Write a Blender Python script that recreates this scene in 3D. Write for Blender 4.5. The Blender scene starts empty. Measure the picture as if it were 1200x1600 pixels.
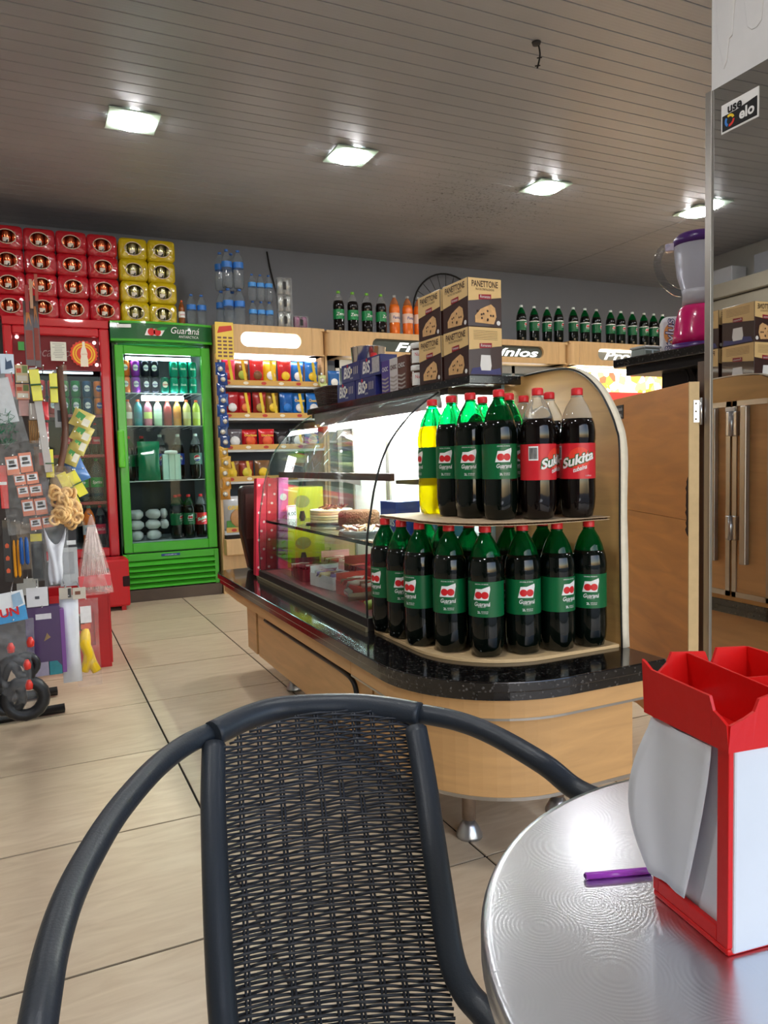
import bpy, bmesh, math, random
from mathutils import Vector, Matrix
random.seed(7)
SC = bpy.context.scene
COL = SC.collection
PI = math.pi
# ---------------------------------------------------------------- camera
F, H = 1169.255, 1.03
RM = Matrix(((0.90422154, 0.05299255, -0.42376314), (-0.42628479, 0.0520938, -0.90308777), (-0.02578149, 0.99723519, 0.06969425)))
cd = bpy.data.cameras.new('camera'); cam = bpy.data.objects.new('camera', cd); COL.objects.link(cam)
cd.sensor_fit = 'VERTICAL'; cd.sensor_height = 32.0; cd.lens = F/1600*32.0; cd.clip_start = .02
cam.matrix_world = Matrix.Translation((0, 0, H)) @ RM.to_4x4()
SC.camera = cam
SC.view_settings.view_transform = 'Standard'; SC.view_settings.look = 'None'; SC.view_settings.gamma = 1
SC.view_settings.use_curve_mapping = False
SC.view_settings.exposure = EXPOSURE = 0.86
# ---------------------------------------------------------------- daylight from the open shop front
w = bpy.data.worlds.new('world'); SC.world = w; w.use_nodes = True
bg = w.node_tree.nodes['Background']; sky = w.node_tree.nodes.new('ShaderNodeTexSky')
sky.sky_type = 'NISHITA'; sky.sun_disc = False; sky.sun_elevation = math.radians(38); sky.sun_rotation = math.radians(200)
w.node_tree.links.new(sky.outputs[0], bg.inputs[0]); bg.inputs[1].default_value = SKY = 0.27
LAMP_STRENGTH = 66.0
# ---------------------------------------------------------------- photo pixel -> place on a known plane
def ray(px, py): return RM @ Vector((px-600, 800-py, -F))
def atz(px, py, z): r = ray(px, py); return r*((z-H)/r.z)+Vector((0, 0, H))
def aty(px, py, y): r = ray(px, py); return r*(y/r.y)+Vector((0, 0, H))
def atx(px, py, x): r = ray(px, py); return r*(x/r.x)+Vector((0, 0, H))
# ---------------------------------------------------------------- materials
def lin(c):
    f = lambda u: u/12.92 if u <= .04045 else ((u+.055)/1.055)**2.4
    return tuple(f(x/255) for x in c[:3])+(1,)
MATS = {}
def M(name, col=(128, 128, 128), rough=.5, metal=0, noise=.06, ns=18, bump=0, bs=60, trans=0, ior=1.45, emit=None, es=0, coat=0, alpha=1, spec=.5, stretch=None):
    if name in MATS: return MATS[name]
    m = bpy.data.materials.new(name); m.use_nodes = True; nt = m.node_tree; N = nt.nodes; L = nt.links
    b = N['Principled BSDF']; c = lin(col)
    b.inputs['Roughness'].default_value = rough; b.inputs['Metallic'].default_value = metal
    b.inputs['Specular IOR Level'].default_value = spec; b.inputs['IOR'].default_value = ior
    b.inputs['Transmission Weight'].default_value = trans; b.inputs['Coat Weight'].default_value = coat; b.inputs['Alpha'].default_value = alpha
    tc = N.new('ShaderNodeTexCoord'); out = tc.outputs['Object']
    if stretch:
        mp = N.new('ShaderNodeMapping'); mp.inputs['Scale'].default_value = stretch; L.new(out, mp.inputs[0]); out = mp.outputs[0]
    tx = N.new('ShaderNodeTexNoise'); tx.inputs['Scale'].default_value = ns; tx.inputs['Detail'].default_value = 4; L.new(out, tx.inputs[0])
    rp = N.new('ShaderNodeMixRGB'); rp.inputs[1].default_value = tuple(max(0, x*(1-noise)) for x in c[:3])+(1,); rp.inputs[2].default_value = tuple(min(1, x*(1+noise)) for x in c[:3])+(1,)
    L.new(tx.outputs[0], rp.inputs[0]); L.new(rp.outputs[0], b.inputs['Base Color'])
    if bump:
        t2 = N.new('ShaderNodeTexNoise'); t2.inputs['Scale'].default_value = bs; L.new(out, t2.inputs[0])
        bp = N.new('ShaderNodeBump'); bp.inputs['Strength'].default_value = bump; bp.inputs['Distance'].default_value = .01; L.new(t2.outputs[0], bp.inputs['Height']); L.new(bp.outputs[0], b.inputs['Normal'])
    if emit is not None:
        b.inputs['Emission Color'].default_value = lin(emit); b.inputs['Emission Strength'].default_value = es
    MATS[name] = m; return m
def glassmat(name, tint=(255, 255, 255), refl=1.0, rough=0.0):
    """thin clear sheet: what lies behind shows through, the surface mirrors by Fresnel"""
    if name in MATS: return MATS[name]
    m = bpy.data.materials.new(name); m.use_nodes = True; nt = m.node_tree; N = nt.nodes; L = nt.links
    N.remove(N['Principled BSDF']); t = N.new('ShaderNodeBsdfTransparent'); t.inputs[0].default_value = lin(tint)
    g = N.new('ShaderNodeBsdfGlossy'); g.inputs['Roughness'].default_value = rough
    lw = N.new('ShaderNodeLayerWeight'); lw.inputs[0].default_value = .5; fr = N.new('ShaderNodeMath'); fr.operation = 'POWER'; fr.inputs[1].default_value = 5; L.new(lw.outputs['Facing'], fr.inputs[0])
    f2 = N.new('ShaderNodeMath'); f2.operation = 'MULTIPLY_ADD'; f2.inputs[1].default_value = .6; f2.inputs[2].default_value = .03; L.new(fr.outputs[0], f2.inputs[0]); fr = f2
    mu = N.new('ShaderNodeMath'); mu.operation = 'MULTIPLY'; mu.inputs[1].default_value = refl
    mx = N.new('ShaderNodeMixShader'); L.new(fr.outputs[0], mu.inputs[0]); L.new(mu.outputs[0], mx.inputs[0]); L.new(t.outputs[0], mx.inputs[1]); L.new(g.outputs[0], mx.inputs[2]); L.new(mx.outputs[0], N['Material Output'].inputs[0])
    MATS[name] = m; return m
def filmmat(name, col=(255, 255, 255), a=.25, rough=.15):
    """thin plastic film: partly clear, partly coloured, shiny and crinkled"""
    if name in MATS: return MATS[name]
    m = bpy.data.materials.new(name); m.use_nodes = True; nt = m.node_tree; N = nt.nodes; L = nt.links
    b = N['Principled BSDF']; b.inputs['Base Color'].default_value = lin(col); b.inputs['Roughness'].default_value = rough; b.inputs['Coat Weight'].default_value = .5
    t = N.new('ShaderNodeBsdfTransparent'); mx = N.new('ShaderNodeMixShader')
    tc = N.new('ShaderNodeTexCoord'); n = N.new('ShaderNodeTexNoise'); n.inputs['Scale'].default_value = 35; L.new(tc.outputs['Object'], n.inputs[0])
    bp = N.new('ShaderNodeBump'); bp.inputs['Strength'].default_value = .8; bp.inputs['Distance'].default_value = .02; L.new(n.outputs[0], bp.inputs['Height']); L.new(bp.outputs[0], b.inputs['Normal'])
    mp = N.new('ShaderNodeMapRange'); mp.inputs[1].default_value = .35; mp.inputs[2].default_value = .7; mp.inputs[3].default_value = a*.6; mp.inputs[4].default_value = min(1, a*1.6); L.new(n.outputs[0], mp.inputs[0]); L.new(mp.outputs[0], mx.inputs[0])
    L.new(t.outputs[0], mx.inputs[1]); L.new(b.outputs[0], mx.inputs[2]); L.new(mx.outputs[0], N['Material Output'].inputs[0])
    MATS[name] = m; return m
def woodmat(name, col, rough=.4, axis=(1, 1, 14), dark=.8):
    if name in MATS: return MATS[name]
    m = bpy.data.materials.new(name); m.use_nodes = True; nt = m.node_tree; N = nt.nodes; L = nt.links
    b = N['Principled BSDF']; b.inputs['Roughness'].default_value = rough; c = lin(col)
    tc = N.new('ShaderNodeTexCoord'); mp = N.new('ShaderNodeMapping'); mp.inputs['Scale'].default_value = axis; L.new(tc.outputs['Object'], mp.inputs[0])
    n = N.new('ShaderNodeTexNoise'); n.inputs['Scale'].default_value = 3.2; n.inputs['Detail'].default_value = 6; n.inputs['Distortion'].default_value = .8; L.new(mp.outputs[0], n.inputs[0])
    r = N.new('ShaderNodeValToRGB'); r.color_ramp.elements[0].position = .3; r.color_ramp.elements[1].position = .72
    r.color_ramp.elements[0].color = tuple(x*dark for x in c[:3])+(1,); r.color_ramp.elements[1].color = tuple(min(1, x*1.08) for x in c[:3])+(1,)
    L.new(n.outputs[0], r.inputs[0]); L.new(r.outputs[0], b.inputs['Base Color']); MATS[name] = m; return m
def granitemat(name='granite'):
    if name in MATS: return MATS[name]
    m = bpy.data.materials.new(name); m.use_nodes = True; nt = m.node_tree; N = nt.nodes; L = nt.links
    b = N['Principled BSDF']; b.inputs['Roughness'].default_value = .12; b.inputs['Coat Weight'].default_value = .3
    tc = N.new('ShaderNodeTexCoord'); v = N.new('ShaderNodeTexVoronoi'); v.inputs['Scale'].default_value = 230; L.new(tc.outputs['Object'], v.inputs[0])
    r = N.new('ShaderNodeValToRGB'); r.color_ramp.elements[0].color = (.006, .005, .005, 1); r.color_ramp.elements[1].color = (.09, .085, .08, 1); r.color_ramp.elements[0].position = .90; r.color_ramp.elements[1].position = .995
    sp = N.new('ShaderNodeSeparateColor'); L.new(v.outputs['Color'], sp.inputs[0]); L.new(sp.outputs[0], r.inputs[0]); L.new(r.outputs[0], b.inputs['Base Color']); MATS[name] = m; return m
# ---------------------------------------------------------------- mesh builder
class MB:
    def __init__(s): s.v = []; s.f = []; s.sm = []
    def add(s, vs, fs, smooth=False):
        k = len(s.v); s.v += [tuple(v) for v in vs]; s.f += [tuple(i+k for i in f) for f in fs]; s.sm += [smooth]*len(fs); return s
    def box(s, x0, x1, y0, y1, z0, z1):
        return s.add([(x, y, z) for z in (z0, z1) for y in (y0, y1) for x in (x0, x1)], [(0, 2, 3, 1), (4, 5, 7, 6), (0, 1, 5, 4), (1, 3, 7, 5), (3, 2, 6, 7), (2, 0, 4, 6)])
    def obox(s, c, a, b, d):
        c, a, b, d = map(Vector, (c, a, b, d))
        return s.add([c+a*i+b*j+d*k for k in (-1, 1) for j in (-1, 1) for i in (-1, 1)], [(0, 2, 3, 1), (4, 5, 7, 6), (0, 1, 5, 4), (1, 3, 7, 5), (3, 2, 6, 7), (2, 0, 4, 6)])
    def prism(s, poly, vec, smooth=False):
        n = len(poly); vec = Vector(vec); p = [Vector(q) for q in poly]
        return s.add(p+[q+vec for q in p], [tuple(range(n-1, -1, -1)), tuple(range(n, 2*n))]+[(i, (i+1) % n, n+(i+1) % n, n+i) for i in range(n)], smooth)
    def tube(s, pts, r, n=8, cap=True, closed=False):
        P = [Vector(p) for p in pts]; m = len(P); rr = r if isinstance(r, (list, tuple)) else [r]*m
        vs = []; up = None
        for i, p in enumerate(P):
            a = P[(i-1) % m] if (closed or i) else p; b = P[(i+1) % m] if (closed or i < m-1) else p
            t = (b-a).normalized()
            if up is None: up = Vector((0, 0, 1)) if abs(t.z) < .9 else Vector((1, 0, 0))
            x = t.cross(up); x = x.normalized() if x.length > 1e-6 else t.orthogonal().normalized(); up = x.cross(t).normalized()
            vs += [p+(x*math.cos(2*PI*k/n)+up*math.sin(2*PI*k/n))*rr[i] for k in range(n)]
        fs = []
        for i in range(m if closed else m-1):
            j = (i+1) % m
            fs += [(i*n+k, i*n+(k+1) % n, j*n+(k+1) % n, j*n+k) for k in range(n)]
        s.add(vs, fs, True)
        if cap and not closed: s.f += [tuple(len(s.v)-m*n+k for k in range(n-1, -1, -1)), tuple(len(s.v)-n+k for k in range(n))]; s.sm += [False, False]
        return s
    def lathe(s, prof, n=16, c=(0, 0, 0), mod=None, arc=None, cap=True):
        c = Vector(c); vs = []; a0, a1 = arc if arc else (0, 2*PI); full = arc is None; k = n if full else n+1
        for i, (r, z) in enumerate(prof):
            for j in range(k):
                t = a0+(a1-a0)*j/n; q = r*(mod(i, t) if mod else 1); vs.append(c+Vector((q*math.cos(t), q*math.sin(t), z)))
        fs = [(i*k+j, i*k+(j+1) % k, (i+1)*k+(j+1) % k, (i+1)*k+j) for i in range(len(prof)-1) for j in range(n)]
        if full and cap:
            if prof[0][0] > 1e-6: fs.append(tuple(range(k-1, -1, -1)))
            if prof[-1][0] > 1e-6: fs.append(tuple(range((len(prof)-1)*k, len(prof)*k)))
        return s.add(vs, fs, True)
    def sheet(s, g, smooth=True):
        m = len(g); n = len(g[0]); return s.add([p for r in g for p in r], [(i*n+j, i*n+j+1, (i+1)*n+j+1, (i+1)*n+j) for i in range(m-1) for j in range(n-1)], smooth)
    def xf(s, mat):
        s.v = [tuple(mat @ Vector(v)) for v in s.v]; return s
    def mesh(s, name):
        me = bpy.data.meshes.new(name); me.from_pydata(s.v, [], s.f); me.polygons.foreach_set('use_smooth', s.sm)
        bm = bmesh.new(); bm.from_mesh(me); bmesh.ops.remove_doubles(bm, verts=bm.verts, dist=1e-6); bmesh.ops.recalc_face_normals(bm, faces=bm.faces); bm.to_mesh(me); bm.free(); me.update(); return me
    def build(s, name, mat, parent=None, loc=None, bev=0, solid=0, sub=0, kind=None):
        return link(name, s.mesh(name), mat, parent, loc, bev, solid, sub, kind)
def link(name, me, mat=None, parent=None, loc=None, bev=0, solid=0, sub=0, kind=None):
    o = bpy.data.objects.new(name, me); COL.objects.link(o)
    if mat and not me.materials: me.materials.append(mat)
    if parent: o.parent = parent
    if loc is not None: o.location = loc
    if solid: d = o.modifiers.new('thickness', 'SOLIDIFY'); d.thickness = solid; d.offset = 0
    if bev: d = o.modifiers.new('bevel', 'BEVEL'); d.width = bev; d.segments = 2; d.limit_method = 'ANGLE'
    if sub: d = o.modifiers.new('smooth', 'SUBSURF'); d.levels = d.render_levels = sub
    if kind: o['kind'] = kind
    return o
def tag(o, label, cat, group=None):
    o['label'] = label; o['category'] = cat
    if group: o['group'] = group
    return o
def thing(name, label, cat, loc=(0, 0, 0), rz=0, group=None):
    o = bpy.data.objects.new(name, None); COL.objects.link(o); o.empty_display_size = .05
    o.location = loc; o.rotation_euler = (0, 0, rz); return tag(o, label, cat, group)
def struct(o): o['kind'] = 'structure'; return o
def dup(root, loc, rz=None, label=None, group=None):
    r = root.copy(); COL.objects.link(r); r.location = loc
    if rz is not None: r.rotation_euler = (0, 0, rz)
    if label: r['label'] = label
    if group: r['group'] = group
    for ch in list(root.children):
        c = ch.copy(); COL.objects.link(c); c.parent = r
        for g in list(ch.children):
            d = g.copy(); COL.objects.link(d); d.parent = c
    return r
TXT = {}
def textmesh(s, size=1.0, shear=0, bold=0, ext=0):
    """lettering laid out in XY, centred on the origin"""
    key = (s, size, shear, bold, ext)
    if key in TXT: return TXT[key]
    cu = bpy.data.curves.new('t', 'FONT'); cu.body = s; cu.size = size; cu.shear = shear; cu.align_x = 'CENTER'; cu.align_y = 'CENTER'; cu.offset = bold; cu.resolution_u = 3; cu.extrude = ext
    o = bpy.data.objects.new('t', cu); COL.objects.link(o); bpy.context.view_layer.update()
    e = o.evaluated_get(bpy.context.evaluated_depsgraph_get()); me = e.to_mesh(); vs = [v.co.copy() for v in me.vertices]; fs = [tuple(p.vertices) for p in me.polygons]; e.to_mesh_clear()
    bpy.data.objects.remove(o); bpy.data.curves.remove(cu); TXT[key] = (vs, fs); return vs, fs
def textmb(s, size, O, U, V, shear=0, bold=0, width=None, off=.0006):
    """flat lettering on the plane through O with right U and up V"""
    vs, fs = textmesh(s, 1.0, shear, bold); O, U, V = Vector(O), Vector(U).normalized(), Vector(V).normalized(); n = U.cross(V)
    w = max(v.x for v in vs)-min(v.x for v in vs); sx = (width/w) if width else size
    mb = MB(); mb.add([O+U*v.x*sx+V*v.y*size+n*off for v in vs], fs); return mb
def bendtext(s, size, r, z, ang=-PI/2, shear=0, bold=0, width=None, off=.0006, slope=0):
    """lettering wrapped round an upright cylinder of radius r"""
    vs, fs = textmesh(s, 1.0, shear, bold); w = max(v.x for v in vs)-min(v.x for v in vs); sx = (width/w) if width else size; mb = MB(); q = r+off
    mb.add([(q*math.cos(ang+v.x*sx/r), q*math.sin(ang+v.x*sx/r), z+v.y*size+slope*v.x*sx) for v in vs], fs); return mb
def bendpoly(mb, pts, r, z, ang=-PI/2, off=.0004):
    q = r+off; x0 = min(p[0] for p in pts); x1 = max(p[0] for p in pts); n = max(1, int((x1-x0)/(r*.16))+1)
    def clip(P, c, s):
        out = []
        for i in range(len(P)):
            a, b = P[i], P[(i+1) % len(P)]; da, db = s*(a[0]-c), s*(b[0]-c)
            if da >= 0: out.append(a)
            if da*db < 0: t = da/(da-db); out.append((c, a[1]+(b[1]-a[1])*t))
        return out
    for k in range(n):
        P = clip(clip(list(pts), x0+(x1-x0)*k/n, 1), x0+(x1-x0)*(k+1)/n, -1)
        if len(P) > 2: mb.add([(q*math.cos(ang+x/r), q*math.sin(ang+x/r), z+y) for x, y in P], [tuple(range(len(P)))])
    return mb
def circle(cx, cy, r, n=14, sy=1): return [(cx+r*math.cos(2*PI*k/n), cy+r*sy*math.sin(2*PI*k/n)) for k in range(n)]
def flatpoly(mb, pts, O, U, V, off=.0005):
    O, U, V = Vector(O), Vector(U).normalized(), Vector(V).normalized(); n = U.cross(V); mb.add([O+U*x+V*y+n*off for x, y in pts], [tuple(range(len(pts)))]); return mb
def crspline(pts, k=6):
    P = [Vector(p) for p in pts]; out = []
    for i in range(len(P)-1):
        a = P[max(0, i-1)]; b = P[i]; c = P[i+1]; d = P[min(len(P)-1, i+2)]
        for j in range(k):
            t = j/k; out.append(.5*((2*b)+(c-a)*t+(2*a-5*b+4*c-d)*t*t+(3*b-a-3*c+d)*t**3))
    return out+[P[-1]]
# ================================================================ THE ROOM
CEIL, BACK, LEFT, RIGHT, FRONT = 2.95, 6.65, -2.3, 8.0, -1.6
m_wall = M('wall_paint', (136, 140, 148), .75, noise=.05, ns=3, bump=.08, bs=40)
m_grout = M('grout', (30, 22, 19), .9)
def tilemat():
    m = bpy.data.materials.new('tile'); m.use_nodes = True; N = m.node_tree.nodes; L = m.node_tree.links; b = N['Principled BSDF']
    tc = N.new('ShaderNodeTexCoord'); oi = N.new('ShaderNodeObjectInfo'); ad = N.new('ShaderNodeVectorMath'); ad.operation = 'ADD'; mu = N.new('ShaderNodeMath'); mu.operation = 'MULTIPLY'; mu.inputs[1].default_value = 37
    L.new(oi.outputs['Random'], mu.inputs[0]); L.new(tc.outputs['Object'], ad.inputs[0]); L.new(mu.outputs[0], ad.inputs[1])
    mp = N.new('ShaderNodeMapping'); mp.inputs['Scale'].default_value = (2.2, 11, 1); L.new(ad.outputs[0], mp.inputs[0])
    n = N.new('ShaderNodeTexNoise'); n.inputs['Scale'].default_value = 2.5; n.inputs['Detail'].default_value = 6; n.inputs['Distortion'].default_value = 1.2; L.new(mp.outputs[0], n.inputs[0])
    r = N.new('ShaderNodeValToRGB'); r.color_ramp.elements[0].position = .32; r.color_ramp.elements[1].position = .7; r.color_ramp.elements[0].color = lin((201, 178, 149)); r.color_ramp.elements[1].color = lin((216, 196, 168))
    L.new(n.outputs[0], r.inputs[0]); hs = N.new('ShaderNodeHueSaturation'); mr = N.new('ShaderNodeMapRange'); mr.inputs[3].default_value = .92; mr.inputs[4].default_value = 1.06; L.new(oi.outputs['Random'], mr.inputs[0]); L.new(mr.outputs[0], hs.inputs['Value']); L.new(r.outputs[0], hs.inputs['Color']); L.new(hs.outputs[0], b.inputs['Base Color'])
    b.inputs['Roughness'].default_value = .34; return m
floor = struct(MB().box(LEFT, RIGHT, FRONT, BACK, -.12, -.004).build('floor', m_grout))
tw, td = .603, .5873
tmesh = MB().box(0, tw-.0075, 0, td-.0075, -.004, 0).mesh('tile'); tmesh.materials.append(tilemat())
for i in range(-5, 13):
    for j in range(-5, 9):
        x, y = .409+i*tw, 1.591+j*td
        if x+tw > LEFT and x < RIGHT and y+td > FRONT and y < BACK:
            o = link('tile', tmesh, None, floor, (x+.00375, y+.00375, 0)); 
            if i == -5 and j == -5: o['label'] = 'beige streaked square floor tile'
# unseen pavement in front of the shop, added to bounce daylight inside
struct(MB().box(-12, 14, -9, FRONT, -.14, -.02).build('ground_bounce_pavement', M('pavement', (150, 148, 142), .85, bump=.2)))
def ceilmat():
    m = bpy.data.materials.new('ceiling_pvc'); m.use_nodes = True; N = m.node_tree.nodes; L = m.node_tree.links; b = N['Principled BSDF']
    g = N.new('ShaderNodeNewGeometry'); n = N.new('ShaderNodeTexNoise'); n.inputs['Scale'].default_value = .9; n.inputs['Detail'].default_value = 5; L.new(g.outputs['Position'], n.inputs[0])
    r = N.new('ShaderNodeValToRGB'); r.color_ramp.elements[0].position = .3; r.color_ramp.elements[1].position = .75; r.color_ramp.elements[0].color = lin((154, 156, 162)); r.color_ramp.elements[1].color = lin((178, 179, 184)); L.new(n.outputs[0], r.inputs[0])
    # sooty specks that have settled on the sheeting between the lamps
    s = N.new('ShaderNodeTexNoise'); s.inputs['Scale'].default_value = 46; s.inputs['Detail'].default_value = 3; L.new(g.outputs['Position'], s.inputs[0])
    vm = N.new('ShaderNodeVectorMath'); vm.operation = 'DISTANCE'; vm.inputs[1].default_value = (3.2, 5.0, 2.95); L.new(g.outputs['Position'], vm.inputs[0])
    m1 = N.new('ShaderNodeMapRange'); m1.inputs[1].default_value = .3; m1.inputs[2].default_value = 1.7; m1.inputs[3].default_value = .10; m1.inputs[4].default_value = -.1; L.new(vm.outputs['Value'], m1.inputs[0])
    ad = N.new('ShaderNodeMath'); L.new(s.outputs[0], ad.inputs[0]); L.new(m1.outputs[0], ad.inputs[1])
    st = N.new('ShaderNodeMapRange'); st.inputs[1].default_value = .66; st.inputs[2].default_value = .82; L.new(ad.outputs[0], st.inputs[0])
    v2 = N.new('ShaderNodeVectorMath'); v2.operation = 'DISTANCE'; v2.inputs[1].default_value = (3.75, 6.15, 2.95); L.new(g.outputs['Position'], v2.inputs[0])
    m2 = N.new('ShaderNodeMapRange'); m2.inputs[1].default_value = .08; m2.inputs[2].default_value = .55; m2.inputs[3].default_value = .95; m2.inputs[4].default_value = 0; L.new(v2.outputs['Value'], m2.inputs[0])
    m3 = N.new('ShaderNodeMath'); m3.operation = 'MULTIPLY'; n3 = N.new('ShaderNodeTexNoise'); n3.inputs['Scale'].default_value = 6; L.new(g.outputs['Position'], n3.inputs[0]); m4 = N.new('ShaderNodeMath'); m4.operation = 'MULTIPLY'; m4.inputs[1].default_value = 1.5; L.new(n3.outputs[0], m4.inputs[0]); L.new(m4.outputs[0], m3.inputs[0]); L.new(m2.outputs[0], m3.inputs[1])
    mx = N.new('ShaderNodeMath'); mx.operation = 'MAXIMUM'; L.new(st.outputs[0], mx.inputs[0]); L.new(m3.outputs[0], mx.inputs[1]); mx.use_clamp = True
    mix = N.new('ShaderNodeMixRGB'); mix.inputs[2].default_value = lin((58, 54, 52)); L.new(mx.outputs[0], mix.inputs[0]); L.new(r.outputs[0], mix.inputs[1]); L.new(mix.outputs[0], b.inputs['Base Color'])
    # fine ribs along each board
    wv = N.new('ShaderNodeTexWave'); wv.bands_direction = 'Y'; wv.inputs['Scale'].default_value = 15.9; wv.inputs['Distortion'].default_value = 0; L.new(g.outputs['Position'], wv.inputs[0])
    bp = N.new('ShaderNodeBump'); bp.inputs['Strength'].default_value = .12; bp.inputs['Distance'].default_value = .002; L.new(wv.outputs[0], bp.inputs['Height']); L.new(bp.outputs[0], b.inputs['Normal'])
    b.inputs['Roughness'].default_value = .38; return m
ceiling = struct(MB().box(LEFT, RIGHT, FRONT, BACK, CEIL+.012, CEIL+.12).build('ceiling', M('ceiling_void', (40, 38, 37), .9)))
SEAM = 5.02
b1 = MB().box(LEFT, SEAM-.004, .002, .098, 0, .012).mesh('board'); b1.materials.append(ceilmat())
b2 = MB().box(SEAM+.004, RIGHT, .002, .098, 0, .012).mesh('board_short'); b2.materials.append(b1.materials[0])
for k in range(83):
    y = -1.65+k*.1
    if y < FRONT-.02 or y > BACK-.08: continue
    link('board', b1, None, ceiling, (0, y, CEIL), bev=.003); link('board', b2, None, ceiling, (0, y, CEIL), bev=.003)
struct(MB().box(LEFT-.12, RIGHT+.12, BACK, BACK+.12, -.1, CEIL+.1).build('wall_back', m_wall))
struct(MB().box(LEFT-.12, LEFT, FRONT, BACK, -.1, CEIL+.1).build('wall_left', M('wall_left_paint', (168, 165, 158), .8)))
struct(MB().box(RIGHT, RIGHT+.12, FRONT, BACK, -.1, CEIL+.1).build('wall_right', M('wall_right_paint', (150, 148, 144), .8)))
struct(MB().box(LEFT-.12, -.35, FRONT-.14, FRONT, -.1, 2.55).build('wall_glare_block', m_wall))  # unseen wall added to keep the bright street out of glass reflections
# lintel over the open shop front
struct(MB().box(LEFT-.12, RIGHT+.12, FRONT-.14, FRONT, 2.55, CEIL+.1).build('trim_1', m_wall))
# roller shutter housing along the left wall (seen in the pillar mirror)
sh = thing('shutter_housing', 'cream roller shutter housing along the side wall, seen in the mirror', 'shutter', (LEFT+.006, 2.4, 2.33)); m_cream = M('cream_paint', (186, 178, 160), .6)
MB().box(0, .26, 0, 3.9, .14, .27).build('upper_box', m_cream, sh, bev=.006); MB().box(0, .21, 0, 3.9, .0, .13).build('lower_box', m_cream, sh, bev=.006); MB().box(.02, .2, 0, 3.9, .13, .14).build('groove', M('gap_dark', (30, 22, 16), .8), sh)
for k, y in enumerate((3.1, 3.55, 4.1, 4.75, 5.3)):
    o = MB().box(0, .18, 0, .3, 0, .15+.03*(k % 2)).build('storage_box', M('box_grey_%d' % (k % 2), ((206, 208, 212), (150, 152, 158))[k % 2], .6), None, (LEFT+.03, y, 2.6), bev=.004); tag(o, '%s storage box on the shutter housing from the shop front' % ('first', 'second', 'third', 'fourth', 'fifth')[k], 'box', 'boxes on the shutter housing')
# ---------------------------------------------------------------- ceiling lamps
m_disc = M('lamp_diffuser', (255, 255, 255), .4, emit=(252, 251, 250), es=LAMP_STRENGTH)
m_plate = M('lamp_glass_plate', (205, 232, 214), .08, coat=.5, spec=.8)
def lamp(x, y, label):
    t = thing('ceiling_lamp', label, 'ceiling lamp', (x, y, CEIL), 0, 'square recessed lamps in the ceiling')
    MB().box(-.135, .135, -.135, .135, -.016, -.006).build('glass_plate', m_plate, t, bev=.003)
    MB().lathe([(.0, -.0), (.112, -.0), (.112, -.022), (.104, -.027), (0, -.029)], 32).build('diffuser', m_disc, t)
    MB().box(-.11, .11, -.11, .11, -.006, 0).build('housing', M('lamp_housing', (190, 190, 186), .5), t)
    return t
lamp(.612, 4.456, 'lit square lamp with round diffuser above the fridges and snack shelves')
lamp(1.92, 4.456, 'lit square lamp with round diffuser, second in its row, above the pastry showcase')
lamp(3.43, 4.456, 'lit square lamp with round diffuser beside the sooty ceiling specks')
lamp(4.93, 4.456, 'lit square lamp with round diffuser at the ceiling seam behind the pillar')
lamp(-1.0, 4.5, 'lit square lamp with round diffuser, seen only in the pillar mirror')
for k, x in enumerate((-1.0, .6, 1.95, 3.4)): lamp(x, 1.25, 'lit square lamp above the tables, %s of its row from the left wall' % ('first', 'second', 'third', 'fourth')[k])
for x in (6.4, ): lamp(x, 4.456, 'lit square lamp with round diffuser beyond the pillar')
# dangling wire where a lamp is missing
pts = [atz(838, 66, CEIL)]; b0 = pts[0]; s = b0.y/1169
wire = thing('ceiling_wire', 'short dark twisted electric wire dangling from the ceiling boards', 'wire', b0)
pp = [(0, 0, .0), (.012, 0, -.01), (.02, 0, -.05), (.012, 0, -.09), (.004, 0, -.115)]
m_wire = M('wire_black', (32, 28, 27), .6)
MB().tube(crspline(pp), .004, 6).build('cable', m_wire, wire)
MB().tube([(.03, 0, -.062), (.004, 0, -.07)], .003, 5).build('cable_tie', m_wire, wire); MB().tube([(.02, .0, -.1), (-.008, 0, -.108)], .003, 5).build('cable_tie', m_wire, wire)
MB().lathe([(0, 0), (.022, 0), (.018, -.012), (0, -.014)], 12).build('socket', M('socket_grey', (70, 66, 64), .7), wire)
# ---------------------------------------------------------------- pillar clad with mirror
PX, TILT = 1.842, .034
m_plaster = M('pillar_plaster', (214, 214, 216), .8, noise=.10, ns=9, bump=.35, bs=16)
def px_at(y): return PX+TILT*(y-1.92)
Y0, Y1 = .62, 1.615
pz = atx(1120, 138, px_at(1.6)).z
pillar = struct(MB().prism([(px_at(Y0)+.008, Y0, 0), (px_at(Y1)+.008, Y1, 0), (px_at(Y1)+.42, Y1, 0), (px_at(Y0)+.42, Y0, 0)], (0, 0, CEIL)).build('wall_pillar', m_plaster))
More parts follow.
